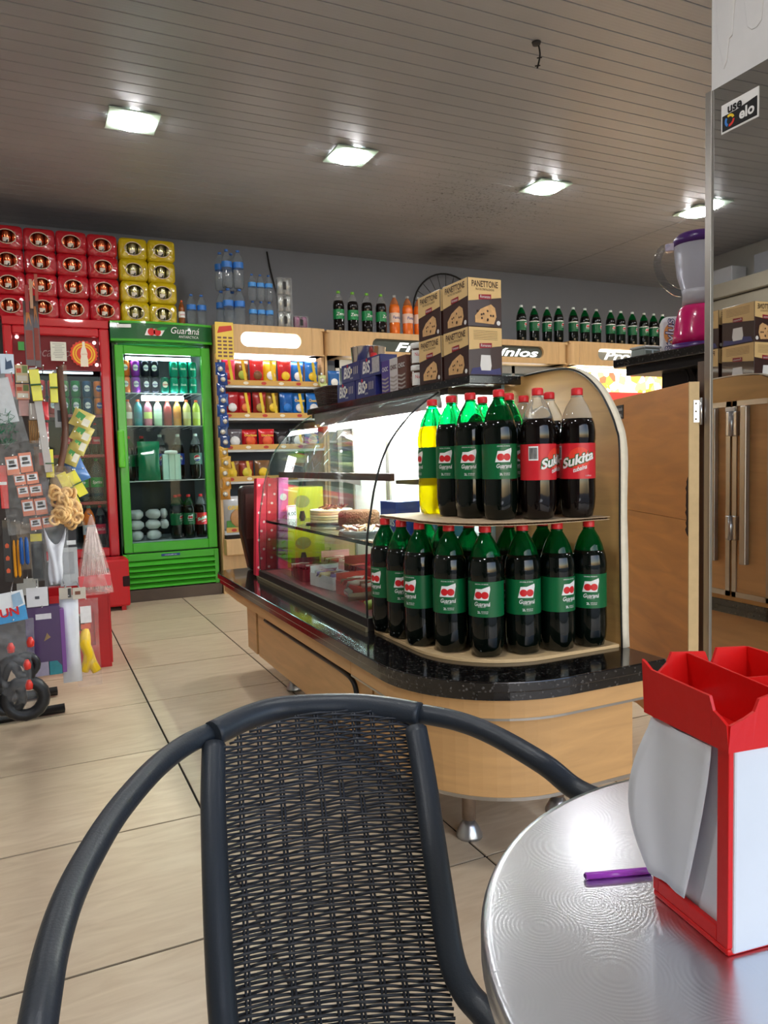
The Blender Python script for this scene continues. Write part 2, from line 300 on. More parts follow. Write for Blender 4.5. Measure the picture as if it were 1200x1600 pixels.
# bulging peeled coat of plaster above the mirror
def blob(cy, cz, ry, rz, t, seed):
    random.seed(seed); pts = []
    for k in range(22):
        a = 2*PI*k/22; q = 1+random.uniform(-.16, .16); y = cy+ry*q*math.cos(a); pts.append((px_at(y)+.0082, y, cz+rz*q*math.sin(a)))
    return MB().prism(pts, (-t, 0, 0))
blob(1.565, pz+.32, .035, .25, .004, 3).build('plaster_patch', m_plaster, pillar, bev=.002)
blob(1.47, pz+.30, .05, .18, .003, 4).build('plaster_patch', m_plaster, pillar, bev=.002)
mir_m = M('mirror_silver', (225, 226, 226), .015, metal=1, noise=.01)
mirror = thing('mirror', 'tall mirror sheet covering the side of the white pillar', 'mirror', (px_at(1.1), 1.1, 0))
def ml(x, y, z): return (x-px_at(1.1), y-1.1, z)
mt = pz
MB().prism([ml(px_at(Y0), Y0, .02), ml(px_at(Y1-.012), Y1-.012, .02), ml(px_at(Y1-.012), Y1-.012, mt), ml(px_at(Y0), Y0, mt)], (.006, 0, 0)).build('mirror_glass', mir_m, mirror)
al = M('aluminium', (176, 172, 166), .32, metal=.85, noise=.05)
MB().box(px_at(Y1)-px_at(1.1)-.006, px_at(Y1)-px_at(1.1)+.02, Y1-1.1-.012, Y1-1.1+.010, .02, mt).build('edge_trim', al, mirror, bev=.001)
# acceptance sticker on the mirror
c = [atx(x, y, px_at(1.52)) for x, y in ((1127, 167), (1187, 134), (1187, 180), (1127, 212))]
cen = sum(c, Vector())/4; U = Vector((-.034, -1, 0)).normalized(); V = Vector((0, 0, 1))
sw = (c[0]-c[1]).length; shh = (c[0]-c[3]).length
stk = thing('sticker', 'black and white payment card sticker on the mirror', 'sticker', (px_at(cen.y), cen.y, cen.z))
n_ = U.cross(V)
def onst(x, y): return Vector((0, 0, 0))+U*x+V*y+n_*.0015
blackm = M('print_black', (18, 18, 20), .4); whitem = M('print_white', (232, 232, 232), .4)
MB().prism([onst(-sw/2, -shh/2), onst(sw/2, -shh/2), onst(sw/2, shh/2), onst(-sw/2, shh/2)], -n_*.001).build('backing', whitem, stk)
mb = MB(); flatpoly(mb, [(-sw*.47, -shh*.44), (sw*.47, -shh*.44), (sw*.47, shh*.22), (-sw*.1, shh*.10), (-sw*.47, shh*.10)], onst(0, 0), U, V, .0006); mb.build('black_panel', blackm, stk)
textmb('use', .036, onst(-.016, shh*.27), U, V, bold=.03, off=.001).build('lettering', blackm, stk)
textmb('elo', .04, onst(sw*.2, -shh*.13), U, V, bold=.03, off=.0012).build('lettering', whitem, stk)
for a0, cl in ((0, (236, 200, 40)), (120, (60, 130, 215)), (240, (215, 50, 40))):
    ring = [(.017*math.cos(math.radians(a0+t)), .017*math.sin(math.radians(a0+t))) for t in range(20, 121, 20)]+[(.010*math.cos(math.radians(a0+t)), .010*math.sin(math.radians(a0+t))) for t in range(120, 19, -20)]
    mb = MB(); flatpoly(mb, [(x-sw*.26, y-shh*.14) for x, y in ring], onst(0, 0), U, V, .0012); mb.build('emblem_arc', M('print_%d' % a0, cl, .4), stk)
# ================================================================ BENCH COUNTER
ORD = ['first', 'second', 'third', 'fourth', 'fifth', 'sixth', 'seventh', 'eighth', 'ninth', 'tenth', 'eleventh', 'twelfth', 'thirteenth', 'fourteenth', 'fifteenth', 'sixteenth', 'seventeenth', 'eighteenth', 'nineteenth', 'twentieth']
BZ = .5
m_lam = woodmat('laminate_wood', (205, 160, 106), .38, (1, 1, 9), .86)
m_pale = woodmat('pale_wood', (214, 183, 136), .45, (1, 1, 9), .9)
m_gran = granitemat(); m_blackpl = M('black_plastic', (22, 22, 24), .35); m_white = M('white_plastic', (232, 232, 228), .4); m_steel = M('steel', (188, 188, 190), .28, metal=.9, noise=.04)
def corner(xl, yf, R, xr, yb, n=14, far=.0):
    """plan outline: open left side, rounded near-left corner, straight near side (anticlockwise)"""
    P = [(xl, yb-far)]
    P += [(xl+R-R*math.cos(t), yf+R-R*math.sin(t)) for t in [PI/2*k/n for k in range(n+1)]]
    P += [(xr, yf)]
    return P
def band(P, t, z0, z1):
    """upright skin of thickness t following an open plan line"""
    out = [Vector((x, y)) for x, y in P]; inn = []
    for i, p in enumerate(out):
        a = out[max(0, i-1)]; b = out[min(len(out)-1, i+1)]; d = (b-a).normalized(); inn.append(p+Vector((-d.y, d.x))*t)
    mb = MB(); n = len(out)
    vs = [(p.x, p.y, z) for z in (z0, z1) for p in out]+[(p.x, p.y, z) for z in (z0, z1) for p in inn]
    fs = []
    for i in range(n-1):
        fs += [(i, i+1, n+i+1, n+i), (2*n+i, 3*n+i, 3*n+i+1, 2*n+i+1), (n+i, n+i+1, 3*n+i+1, 3*n+i), (i, 2*n+i, 2*n+i+1, i+1)]
    fs += [(0, n, 3*n, 2*n), (n-1, 3*n-1, 4*n-1, 2*n-1)]
    return mb.add(vs, fs)
bench = thing('counter_bench', 'low laminate counter bench with black granite top and a rounded corner', 'counter', (1.1, 2.5, 0))
def bl(p): return [(x-1.1, y-2.5) for x, y in p]
XR = 1.455
top = corner(.795, 1.41, .345, XR, 3.62)
top = [(.795+.10-.10*math.cos(t), 3.62+.10*math.sin(t)) for t in (PI/2, PI/3, PI/6)]+top
top = top+[(XR, 3.72)]
MB().prism([(x, y, BZ-.026) for x, y in bl(top)], (0, 0, .026)).build('granite_top', m_gran, bench, bev=.003)
MB().prism([(x, y, BZ-.05) for x, y in bl([(x+(.012 if x < 1.2 else 0), y+(.012 if y < 2 else 0)) for x, y in top])], (0, 0, .024)).build('granite_rim', m_gran, bench)
up = corner(.825, 1.44, .33, 1.405, 3.66); 
# upper apron in two lengths, lower apron round the corner, each edged with an aluminium strip
upA = [(.825, 3.66), (.825, 2.02)]; upB = [(.825, 2.017)]+up[1:]
band(bl([(1.0, 3.70), (.9, 3.70), (.84, 3.68)]+[(.825, 3.38)]), .018, .40, BZ-.05).build('apron_panel', m_lam, bench)
band(bl([(.825, 3.376), (.825, 2.02)]), .018, .40, BZ-.05).build('apron_panel', m_lam, bench)
band(bl(upB), .018, .40, BZ-.05).build('apron_panel', m_lam, bench)
band(bl([(x-.001, y-.001) for x, y in upB]), .02, .394, .40).build('edge_strip', al, bench)
lo = corner(.86, 1.475, .31, 1.40, 1.93)
band(bl(lo), .018, .185, .394).build('lower_panel', m_lam, bench)
band(bl([(x-.001, y-.001) for x, y in lo]), .02, .176, .185).build('edge_strip', al, bench)
band(bl([(1.3, 3.34), (.862, 3.34), (.858, 3.18)]), .018, .19, .40).build('lower_panel', m_lam, bench)
MB().box(.86-1.1, .878-1.1, 1.945-2.5, 3.155-2.5, .19, .40).build('drawer_front', m_lam, bench)
MB().box(.866-1.1, .872-1.1, 3.157-2.5, 3.176-2.5, .19, .40).build('seam', m_blackpl, bench)
pp = crspline([(.855-1.1, y-2.5, z) for y, z in ((3.02, .372), (2.7, .372), (2.4, .372), (2.16, .371), (2.08, .36), (2.05, .33), (2.047, .27), (2.047, .195))], 5)
MB().tube(pp, .009, 6).build('edge_trim', m_blackpl, bench)
MB().box(.92-1.1, 1.38-1.1, 1.72-2.5, 3.3-2.5, .19, .39).build('carcass', M('carcass_board', (96, 72, 50), .7), bench)
for (x, y) in ((1.03, 1.70), (1.03, 3.2), (1.33, 1.70), (1.33, 3.2), (1.03, 2.45)):
    f = MB().lathe([(.019, .05), (.019, .19)], 14, (x-1.1, y-2.5, 0)).build('leg', M('worn_leg', (140, 118, 100), .5, metal=.4, noise=.3, ns=60), bench)
    MB().lathe([(.0, 0), (.036, 0), (.036, .008), (.024, .034), (.016, .046), (0, .05)], 16, (x-1.1, y-2.5, 0)).build('foot', m_steel, f)
MB().box(1.385-1.1, 1.40-1.1, 1.58-2.5, 3.68-2.5, .19, BZ-.05).build('rear_panel', m_lam, bench)
# pale board the bottles stand on
plate = corner(.935, 1.56, .25, 1.435, 2.085)+[(1.435, 2.085)]
brd = MB().prism([(x-1.2, y-1.8, 0) for x, y in plate], (0, 0, .009)).build('display_board', m_pale, None, (1.2, 1.8, BZ), bev=.001)
tag(brd, 'pale wooden board with rounded corner lying on the granite under the bottles', 'board')
brd2 = MB().prism([(.93+.05*math.cos(t)-.93, 3.42+.05*math.sin(t)-3.42, 0) for t in [PI/2+PI*k/10 for k in range(11)]]+[(.42, -.05, 0), (.42, .26, 0), (.1, .26, 0)], (0, 0, .009)).build('display_board', m_pale, None, (.98, 3.40, BZ), bev=.001)
tag(brd2, 'pale wooden board on the granite under the pink boxes', 'board')
# ---------------------------------------------------------------- curved end panel
prof = [(1.556, BZ), (1.562, .8), (1.562, 1.04), (1.575, 1.10), (1.600, 1.15), (1.640, 1.205), (1.695, 1.25), (1.765, 1.279), (1.86, 1.287), (1.99, 1.285), (2.10, 1.280), (2.10, BZ)]
endp = thing('end_panel', 'plywood end panel with quarter round front and chipped white edge', 'panel', (1.448, 1.85, BZ))
pl = [(-.008, y-1.85, z-BZ) for y, z in prof]
MB().prism(pl, (.018, 0, 0)).build('board', woodmat('panel_wood', (202, 160, 98), .4, (1, 1, 7), .84), endp)
edge = crspline([(.001, y-1.85-.004, z-BZ) for y, z in prof[:10]], 5)
g = [];
for i, p in enumerate(edge):
    a = edge[max(0, i-1)]; b = edge[min(len(edge)-1, i+1)]; d = (b-a).normalized(); nrm = Vector((0, -d.z, d.y)); q = .0015*math.sin(i*5.1)*(1 if i < 14 else .3)
    g.append([p+Vector((-.0115, 0, 0))+nrm*.002, p+Vector((.0115+q, 0, 0))+nrm*.002])
MB().sheet(g).build('edge_band', M('edge_band_white', (226, 218, 198), .5, noise=.12, ns=50), endp, solid=.004)
MB().tube([p+Vector((-.0115, .001, 0)) for p in edge], .0032, 6).build('edge_bead', m_blackpl, endp)
# operator side of the panel: two cooler doors with aluminium frames (seen in the mirror)
for y0, y1, nm in ((1.70, 1.862, 0), (1.872, 2.09, 1)):
    d = MB().box(.011, .026, y0-1.85, y1-1.85, .02, .70).build('cooler_door', m_lam, endp)
    for a in ((y0, y0+.018, .02, .70), (y1-.018, y1, .02, .70), (y0, y1, .02, .038), (y0, y1, .682, .70)): MB().box(.026, .031, a[0]-1.85, a[1]-1.85, a[2], a[3]).build('frame_strip', al, d)
    MB().box(.031, .052, (y1-.075 if nm == 0 else y0+.05)-1.85, (y1-.05 if nm == 0 else y0+.075)-1.85, .14, .68).build('handle', al, d, bev=.003)
for z in (.22, .58):
    h = MB().box(.027, .045, -.02, .03, z, z+.085).build('hinge', m_steel, endp, bev=.004)
    MB().lathe([(.008, 0), (.008, .085)], 10, (.046, .005, z)).build('hinge_pin', m_steel, h)
MB().box(.026, .036, .0, .04, .665, .68).build('latch', m_white, endp, bev=.002)
# ================================================================ PASTRY SHOWCASE
gl = glassmat('showcase_glass', (245, 250, 248), .9)
GP = [(.921, .542), (.921, .673), (.928, .79), (.942, .87), (.960, .955), (.992, 1.046), (1.037, 1.115), (1.106, 1.185), (1.19, 1.240)]
show = thing('pastry_showcase', 'curved glass pastry showcase lit by a tube with metal shelves', 'showcase', (1.15, 2.7, BZ))
SX, SY = 1.15, 2.7
def sl(x, y, z): return (x-SX, y-SY, z-BZ)
gp = crspline([(0, x, z) for x, z in GP], 4); gp = [(p.y, p.z) for p in gp]
MB().sheet([[sl(x, y, z) for y in (2.108, 2.7, 3.292)] for x, z in gp]).build('curved_glass', gl, show, solid=.004)
for y, nm in ((2.1, 'end'), (3.3, 'far')):
    p = MB().prism([sl(x, y-.002, z) for x, z in gp]+[sl(1.395, y-.002, 1.24), sl(1.395, y-.002, .542)], (0, .004, 0)).build('side_glass', gl, show)
    MB().tube([sl(x-.002, y, z) for x, z in gp], .0035, 6).build('edge_seal', M('dark_seal', (20, 20, 22), .4) if nm == 'end' else glassmat('glass_edge', (190, 215, 208), 1.6), p)
m_dmetal = M('dark_metal', (58, 54, 54), .35, metal=.6)
MB().box(.915-SX, .94-SX, 2.092-SY, 3.31-SY, .0, .042).build('plinth_front', m_dmetal, show, bev=.002)
MB().box(.908-SX, .916-SX, 2.092-SY, 3.31-SY, .0, .014).build('plinth_strip', M('brass_strip', (150, 140, 112), .4, metal=.6), show)
for i, y in enumerate((2.09, 3.295)): MB().box(.94-SX, 1.40-SX, y-SY, y+.015-SY, .0, .042).build('plinth_end', m_dmetal, show)
MB().box(.94-SX, 1.39-SX, 2.105-SY, 3.295-SY, .028, .040).build('deck', M('deck_red', (124, 48, 54), .3), show)
m_shelfm = M('shelf_steel', (120, 110, 108), .3, metal=.8)
s1 = MB().box(1.03-SX, 1.385-SX, 2.115-SY, 3.285-SY, .472, .478).build('shelf', gl, show)
MB().box(1.018-SX, 1.032-SX, 2.115-SY, 3.285-SY, .462, .486).build('shelf_rail', M('rail_brown', (96, 62, 60), .35, metal=.5), s1)
s2 = MB().box(.955-SX, 1.385-SX, 2.115-SY, 3.285-SY, .262, .270).build('shelf', glassmat('shelf_glass', (226, 232, 230), 1.6), show)
MB().box(.949-SX, .956-SX, 2.115-SY, 3.285-SY, .260, .272).build('shelf_edge', glassmat('glass_edge2', (150, 175, 168), 2.5), s2)
for y in (2.2, 3.2):
    for z in (.462, .252):
        MB().prism([(1.385-SX, y-SY, z), (1.385-SX, y-SY, z-.05), (1.30-SX, y-SY, z-.03), (1.08-SX, y-SY, z-.012), (1.08-SX, y-SY, z)], (0, .006, 0)).build('bracket', m_shelfm, show)
m_back = M('back_door_white', (226, 226, 224), .45)
for y0, y1 in ((2.11, 2.52), (2.53, 2.90), (2.91, 3.29)):
    d = MB().box(1.392-SX, 1.398-SX, y0-SY, y1-SY, .042, .73).build('sliding_door', m_back, show)
    for a in ((y0, y0+.014), (y1-.014, y1)): MB().box(1.384-SX, 1.392-SX, a[0]-SY, a[1]-SY, .07, .73).build('door_stile', al, d)
MB().box(1.378-SX, 1.386-SX, 2.36-SY, 2.395-SY, .45, .73).build('upright', m_steel, show)
# black slab on top, roof lining and tube lamp
MB().box(1.19-SX, 1.375-SX, 1.915-SY, 3.36-SY, .748, .775).build('top_slab', m_gran, show, bev=.003)
MB().box(1.20-SX, 1.40-SX, 2.06-SY, 3.32-SY, .730, .748).build('roof', m_dmetal, show)
MB().sheet([[sl(x, y, z) for y in [2.11+.0785*k for k in range(16)]] for x, z in ((1.199, 1.247), (1.202, 1.22), (1.207, 1.192), (1.232, 1.189))], False).build('hood', M('hood_metal', (158, 146, 150), .36, metal=.6, noise=.2, ns=12, bump=.5, bs=14), show, solid=.002)
MB().tube([sl(1.258, y, 1.186) for y in (2.16, 2.4, 2.8, 3.22)], .016, 10).build('tube_lamp', M('tube_light', (255, 255, 255), .4, emit=(255, 252, 250), es=110), show)
for y in (2.135, 3.225): MB().box(1.245-SX, 1.28-SX, y-SY, y+.022-SY, .665, .73).build('lamp_socket', m_white, show)
MB().box(1.37-SX, 1.40-SX, 2.06-SY, 2.085-SY, .0, .730).build('corner_post', al, show)
# price cards taped on the glass
def card(px, py, w, h, tilt, lab, txt):
    c = aty(px, py, 3.294); t = thing('price_card', lab, 'price card', c)
    U = Vector((math.cos(tilt), 0, math.sin(tilt))); V = Vector((-math.sin(tilt), 0, math.cos(tilt))); n = U.cross(V)
    MB().obox((0, 0, 0), U*w/2, V*h/2, n*.0008).build('paper', whitem, t)
    for s_ in ((-1, -1, 1, -.92), (-1, .92, 1, 1), (-1, -1, -.9, 1), (.9, -1, 1, 1)): mb = MB(); flatpoly(mb, [(s_[0]*w*.44, s_[1]*h*.45), (s_[2]*w*.44, s_[1]*h*.45), (s_[2]*w*.44, s_[3]*h*.45), (s_[0]*w*.44, s_[3]*h*.45)], (0, 0, 0), U, V, .0012); mb.build('border_line', M('print_pink', (190, 90, 110), .5), t)
    textmb(txt, h*.3, (0, 0, 0), U, V, off=.0013).build('lettering', blackm, t)
card(453, 729, .04, .095, -.3, 'small white price card taped high on the far showcase glass', '1,5')
card(456, 803, .044, .08, .05, 'small white price card taped on the far glass beside the cake', '4,00')
# ================================================================ SOFT DRINK BOTTLES
RS = .94; HS = .966
CLIP = [(r*RS, z) for r, z in [(0, .008), (.030, .0), (.043, .005), (.0485, .03), (.050, .06), (.0492, .108), (.0488, .113), (.0488, .208), (.0503, .216), (.0505, .236), (.0475, .258), (.0425, .273)]]
SHO = [(r*RS, z) for r, z in [(.0425, .273), (.0385, .288), (.030, .308), (.020, .324), (.0142, .334), (.0142, .340)]]
def petal(i, t): return 1-.10*max(0, math.cos(5*t))*(1 if i in (1, 2) else .35 if i == 3 else 0)
LABELGREEN = M('label_green', (0, 96, 52), .35); RED = M('cap_red', (214, 38, 44), .35); WHITEP = whitem; REDP = M('print_red', (205, 28, 36), .4)
m_cola = M('dark_soda', (14, 8, 7), .07, coat=.15, spec=.4); m_green_dark = M('dark_green_soda', (5, 11, 7), .07, coat=.15, spec=.4)
m_greenpet = M('green_pet', (0, 124, 54), .05, trans=.85, ior=1.1, coat=.5); m_clearpet = M('clear_pet', (238, 240, 240), .05, trans=.9, ior=1.1, coat=.4)
def guarana_label(r, z0, z1, parent, ang=-PI/2, n=28, dz=0, mat=None, small=True):
    l = MB().lathe([(r, z0), (r, z1)], n, cap=False).build('label', mat or LABELGREEN, parent)
    h = z1-z0; q = h/.095
    w_ = MB(); bendpoly(w_, [(-.023*q, .006*q), (.017*q, .006*q), (.0225*q, .036*q), (-.016*q, .036*q)], r, z0+.040*q, ang, .0004); bendpoly(w_, [(.0*q, .036*q), (.0225*q, .036*q), (.0215*q, .044*q), (.010*q, .040*q)], r, z0+.040*q, ang, .0004); w_.build('logo_shield', WHITEP, l)
    for dx in (-.0085, .0085): bendpoly(MB(), circle(dx*q, .0195*q, .0098*q), r, z0+.040*q, ang, .0008).build('logo_berry', REDP, l)
    bendtext('Guaraná', .016*q, r, z0+.035*q, ang, shear=.25, width=.042*q, bold=.012).build('lettering', WHITEP, l)
    if small:
        bendtext('ANTARCTICA', .004*q, r, z0+.0275*q, ang, width=.02*q).build('lettering', WHITEP, l)
        bendtext('ORIGINAL DO BRASIL', .0042*q, r, z0+.089*q, ang, width=.036*q).build('lettering', WHITEP, l)
        bendtext('2L', .009*q, r, z0+.013*q, ang-.16, bold=.02).build('lettering', WHITEP, l)
        bendtext('REFRIGERANTE\nDE GUARANÁ', .0042*q, r, z0+.013*q, ang+.16, width=.018*q).build('lettering', WHITEP, l)
    return l
def caps(parent, z, mat, r=.0158, h=.020):
    MB().lathe([(r*.98, z), (r, z+.002), (r, z+h*.8), (r*.86, z+h), (0, z+h)], 24, mod=lambda i, t: 1+.02*math.sign(math.sin(12*t)) if False else 1+.025*(1 if math.sin(24*t) > 0 else -1)*(i in (1, 2))).build('cap', mat, parent)
def make_two_litre(name, label, group, body, shoulder, capm, kind):
    t = thing(name, label, 'bottle', (0, 0, 0), 0, group); t.scale = (1, 1, HS)
    MB().lathe(CLIP, 30, mod=petal).build('bottle_body', body, t); MB().lathe(SHO, 24, cap=False).build('bottle_shoulder', shoulder, t)
    MB().lathe([(.0165, .332), (.0165, .335)], 18).build('neck_ring', shoulder, t); caps(t, .337, capm)
    if kind == 'guarana': guarana_label(.0468, .113, .208, t)
    else:
        l = MB().lathe([(.0468, .108), (.0468, .205)], 28, cap=False).build('label', M('label_red', (206, 34, 46), .35), t)
        bendpoly(MB(), circle(.004, .056, .030, 18), .0468, .108, -PI/2, .0004).build('logo_disc', M('print_orange', (226, 60, 40), .4), l)
        bendtext('Sukita', .036, .0468, .160, -PI/2, shear=.1, bold=.10, off=.0007, slope=.3).build('lettering_outline', M('print_dkgreen', (20, 90, 40), .4), l)
        bendtext('Sukita', .036, .0468, .160, -PI/2, shear=.1, bold=.035, off=.0012, slope=.3).build('lettering', WHITEP, l)
        bendtext('tubaína', .017, .0468, .136, -PI/2+.1, shear=.2, width=.036, bold=.02, off=.001, slope=.3).build('lettering', WHITEP, l)
        bendtext('2 LITROS', .005, .0468, .116, -PI/2+.6, width=.018).build('lettering', WHITEP, l)
        bar = MB()
        for k in range(11): bendpoly(bar, [(-.011+k*.002, 0), (-.011+k*.002+.0012, 0), (-.011+k*.002+.0012, .03), (-.011+k*.002, .03)], .0468, .165, -PI/2-1.35, .0008)
        bendpoly(MB(), [(-.013, -.004), (.013, -.004), (.013, .034), (-.013, .034)], .0468, .165, -PI/2-1.35, .0004).build('barcode_field', WHITEP, l); bar.build('barcode', blackm, l, kind='stuff')
    return t
def clear(x, y, L, d=.104): return all((x-a)**2+(y-b_)**2 >= d*d for a, b_ in L)
def facing(x, y, off=0): return math.atan2(-y, -x)+PI/2+math.radians(off)
G1 = 'two litre bottles on the display board below the cardboard'
low = [(603, 989, -48), (628, 999, -4), (659, 1012, -42), (705, 1022, -8), (761, 1030, -14), (818.5, 1025, 12), (871.7, 1020, 42), (921, 1013, 6)]
proto = None; LOWXY = []
def lowlab(k): return '%s green labelled guaraná bottle from the curved end panel, standing below the cardboard' % ORD[7-k]
for k in (4, 5, 3, 6, 2, 7, 1, 0):
    px, py, off = low[k]
    p = atz(px, py, BZ+.009); d = Vector((p.x, p.y, 0)).normalized(); c = p+d*.045; c.z = BZ+.009
    for s_ in range(14):
        if clear(c.x, c.y, LOWXY, .0955): break
        c += d*.004
    if k == 7: c.x = min(c.x, 1.385)
    if k == 1: c.y = 1.947
    if k == 0: c.y = 2.043
    LOWXY.append((c.x, c.y))
    if proto is None: proto = make_two_litre('soda_bottle', lowlab(k), G1, m_green_dark, m_greenpet, RED, 'guarana'); b = proto; b.location = c; b.rotation_euler.z = facing(c.x, c.y, off)
    else: b = dup(proto, c, facing(c.x, c.y, off), lowlab(k), G1)
# a second row behind, and a third at the back
back = [(1.085, 2.005), (1.075, 1.89), (1.092, 1.782), (1.18, 1.715), (1.285, 1.70), (1.383, 1.71)]
for k, (x, y) in enumerate(back):
    if not clear(x, y, LOWXY, .0985): 
        for s_ in range(20):
            x += .004; y += .004
            if clear(x, y, LOWXY, .0985): break
    if x > 1.385: x = 1.385
    if clear(x, y, LOWXY, .0975) and y < 2.04: LOWXY.append((x, y)); dup(proto, (x, y, BZ+.009), facing(x, y, 25*(k % 3-1)), '%s guaraná bottle of the rear row under the cardboard' % ORD[k], G1)
# cardboard sheet laid on the caps
TZ = BZ+.009+.3575*HS
cb = corner(.955, 1.555, .24, 1.40, 2.075)+[(1.40, 2.075)]
random.seed(5)
cbp = []
for i in range(len(cb)):
    a = Vector(cb[i]); b = Vector(cb[(i+1) % len(cb)]); n = max(1, int((b-a).length/.02))
    for j in range(n): q = a+(b-a)*j/n; cbp.append((q.x+random.uniform(-.003, .003)-1.15, min(q.y+random.uniform(-.003, .003), 2.077)-1.8, 0))
cardb = thing('cardboard_sheet', 'torn corrugated cardboard sheet laid across the lower bottle caps', 'cardboard', (1.15, 1.8, TZ))
m_cb = M('cardboard_face', (190, 164, 132), .8, noise=.1)
MB().prism(cbp, (0, 0, .0015)).build('lower_liner', m_cb, cardb); MB().prism([(x, y, .0065) for x, y, z in cbp], (0, 0, .0015)).build('upper_liner', m_cb, cardb)
wv = []
for k in range(110):
    x = -.195+.445*k/109; wv.append(x)
flut = MB()
zz = [(x, .0015+.005*(k % 2)) for k, x in enumerate(wv)]
def inside(x, y):
    r = False; n = len(cbp)
    for i in range(n):
        a, b = cbp[i], cbp[(i+1) % n]
        if (a[1] > y) != (b[1] > y) and x < (b[0]-a[0])*(y-a[1])/(b[1]-a[1])+a[0]: r = not r
    return r
def ymin(x):
    y = -.26
    while y < .27 and not inside(x, y): y += .004
    return y+.001
for k in range(109):
    (x0, z0), (x1, z1) = zz[k], zz[k+1]
    if ymin(x0) < .25 and ymin(x1) < .25: flut.add([(x0, ymin(x0), z0), (x1, ymin(x1), z1), (x1, .27, z1), (x0, .27, z0)], [(0, 1, 2, 3)])
flut.build('flutes', M('cardboard_core', (120, 92, 66), .9), cardb, kind='stuff')
UZ = TZ+.008
G2 = 'two litre bottles standing on the cardboard'
ups = [(679, 804, -70, 'y'), (708.5, 809, -28, 'g'), (738, 811, -10, 'g'), (782, 813.6, 14, 'g'), (842, 813, 62, 's'), (903, 810, 2, 's')]
UPXY = []; sproto = None
for k in (3, 4, 5, 2, 1, 0):
    px, py, off, kind = ups[k]
    p = atz(px, py, UZ); d = Vector((p.x, p.y, 0)).normalized(); c = p+d*.045; c.z = UZ
    for s_ in range(16):
        if clear(c.x, c.y, UPXY, .0955): break
        c += d*.004
    c.x = min(c.x, 1.385)
    UPXY.append((c.x, c.y))
    if kind == 'g': dup(proto, c, facing(c.x, c.y, off), 'dark green guaraná bottle on the cardboard, %s along from the red labelled bottles' % ORD[3-k], G2)
    elif kind == 'y':
        m_y = M('backlit_soda', (236, 214, 0), .05, trans=.7, ior=1.1, coat=.5)  # same guaraná as the dark bottles; light from behind is put into the yellow
        make_two_litre('soda_bottle', 'bright yellow backlit soda bottle with green label on the cardboard', G2, m_y, m_greenpet, RED, 'guarana'); b = COL.objects[-1]
        t = [o for o in COL.objects if o.get('label', '').startswith('bright yellow')][0]; t.location = c; t.rotation_euler.z = facing(c.x, c.y, off)
    else:
        lab = 'dark soda bottle with red label turned barcode forward on the cardboard' if sproto is None else 'dark soda bottle with red label beside the end panel on the cardboard'
        if sproto is None: sproto = make_two_litre('soda_bottle', lab, G2, m_cola, m_clearpet, RED, 'sukita'); sproto.location = c; sproto.rotation_euler.z = facing(c.x, c.y, off)
        else: dup(sproto, c, facing(c.x, c.y, off), lab, G2)
for k, (x, y, src) in enumerate([(1.215, 1.887, 'g'), (1.228, 1.772, 'g'), (1.322, 1.832, 's'), (1.330, 1.722, 's')]):
    if clear(x, y, UPXY, .094): UPXY.append((x, y)); dup(proto if src == 'g' else sproto, (x, y, UZ), facing(x, y, 30), '%s red capped bottle of the rear row on the cardboard' % ORD[k], G2)
# ================================================================ GREEN FRIDGE
FY = 5.9
m_fg = M('fridge_green', (66, 170, 40), .3, coat=.3, noise=.03); m_fgd = M('fridge_green_dark', (14, 84, 34), .35); m_fr = M('fridge_red', (186, 22, 34), .3, coat=.3, noise=.03)
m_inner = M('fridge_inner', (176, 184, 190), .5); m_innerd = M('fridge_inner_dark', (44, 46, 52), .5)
fgl = glassmat('fridge_glass', (238, 246, 244), .3); m_wirew = M('white_wire', (222, 226, 228), .4)
m_tube = M('fridge_tube', (255, 255, 255), .4, emit=(235, 248, 255), es=15)
m_oldwood = woodmat('old_plank', (92, 78, 66), .8, (1, 8, 1), .7)
def bx(par, name, mat, x0, x1, y0, y1, z0, z1, bev=0, kind=None): return MB().box(x0, x1, y0, y1, z0, z1).build(name, mat, par, bev=bev, kind=kind)
FX0, FX1 = .592, 1.312; FW = FX1-FX0; FB = .11
plk = bx(None, 'wooden_pallet', m_oldwood, 0, FW+.02, 0, .66, 0, FB-.02, .004); plk.location = (FX0-.005, FY-.015, 0); tag(plk, 'weathered dark wooden plinth under the green fridge', 'plinth')
plk2 = None
fr = thing('drinks_fridge', 'bright green glass door drinks fridge with guaraná sign on top', 'fridge', (FX0, FY, FB-.02))
def zz_(z): return z-(FB-.02)
D = .66
# carcass: sides, back, top, floor
for n_, a in (('side_wall', (0, .03, .05, D, zz_(.36), zz_(2.0))), ('side_wall', (FW-.03, FW, .05, D, zz_(.36), zz_(2.0)))): bx(fr, n_, m_fgd, *a)
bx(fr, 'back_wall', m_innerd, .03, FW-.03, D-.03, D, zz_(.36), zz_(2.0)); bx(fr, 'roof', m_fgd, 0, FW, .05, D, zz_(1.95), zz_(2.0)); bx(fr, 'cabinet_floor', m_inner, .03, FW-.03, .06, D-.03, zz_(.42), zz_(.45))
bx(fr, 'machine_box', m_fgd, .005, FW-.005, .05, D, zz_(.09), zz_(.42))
for x in (.03, FW-.045): bx(fr, 'inner_liner', m_inner, x, x+.015, .06, D-.04, zz_(.45), zz_(1.95))
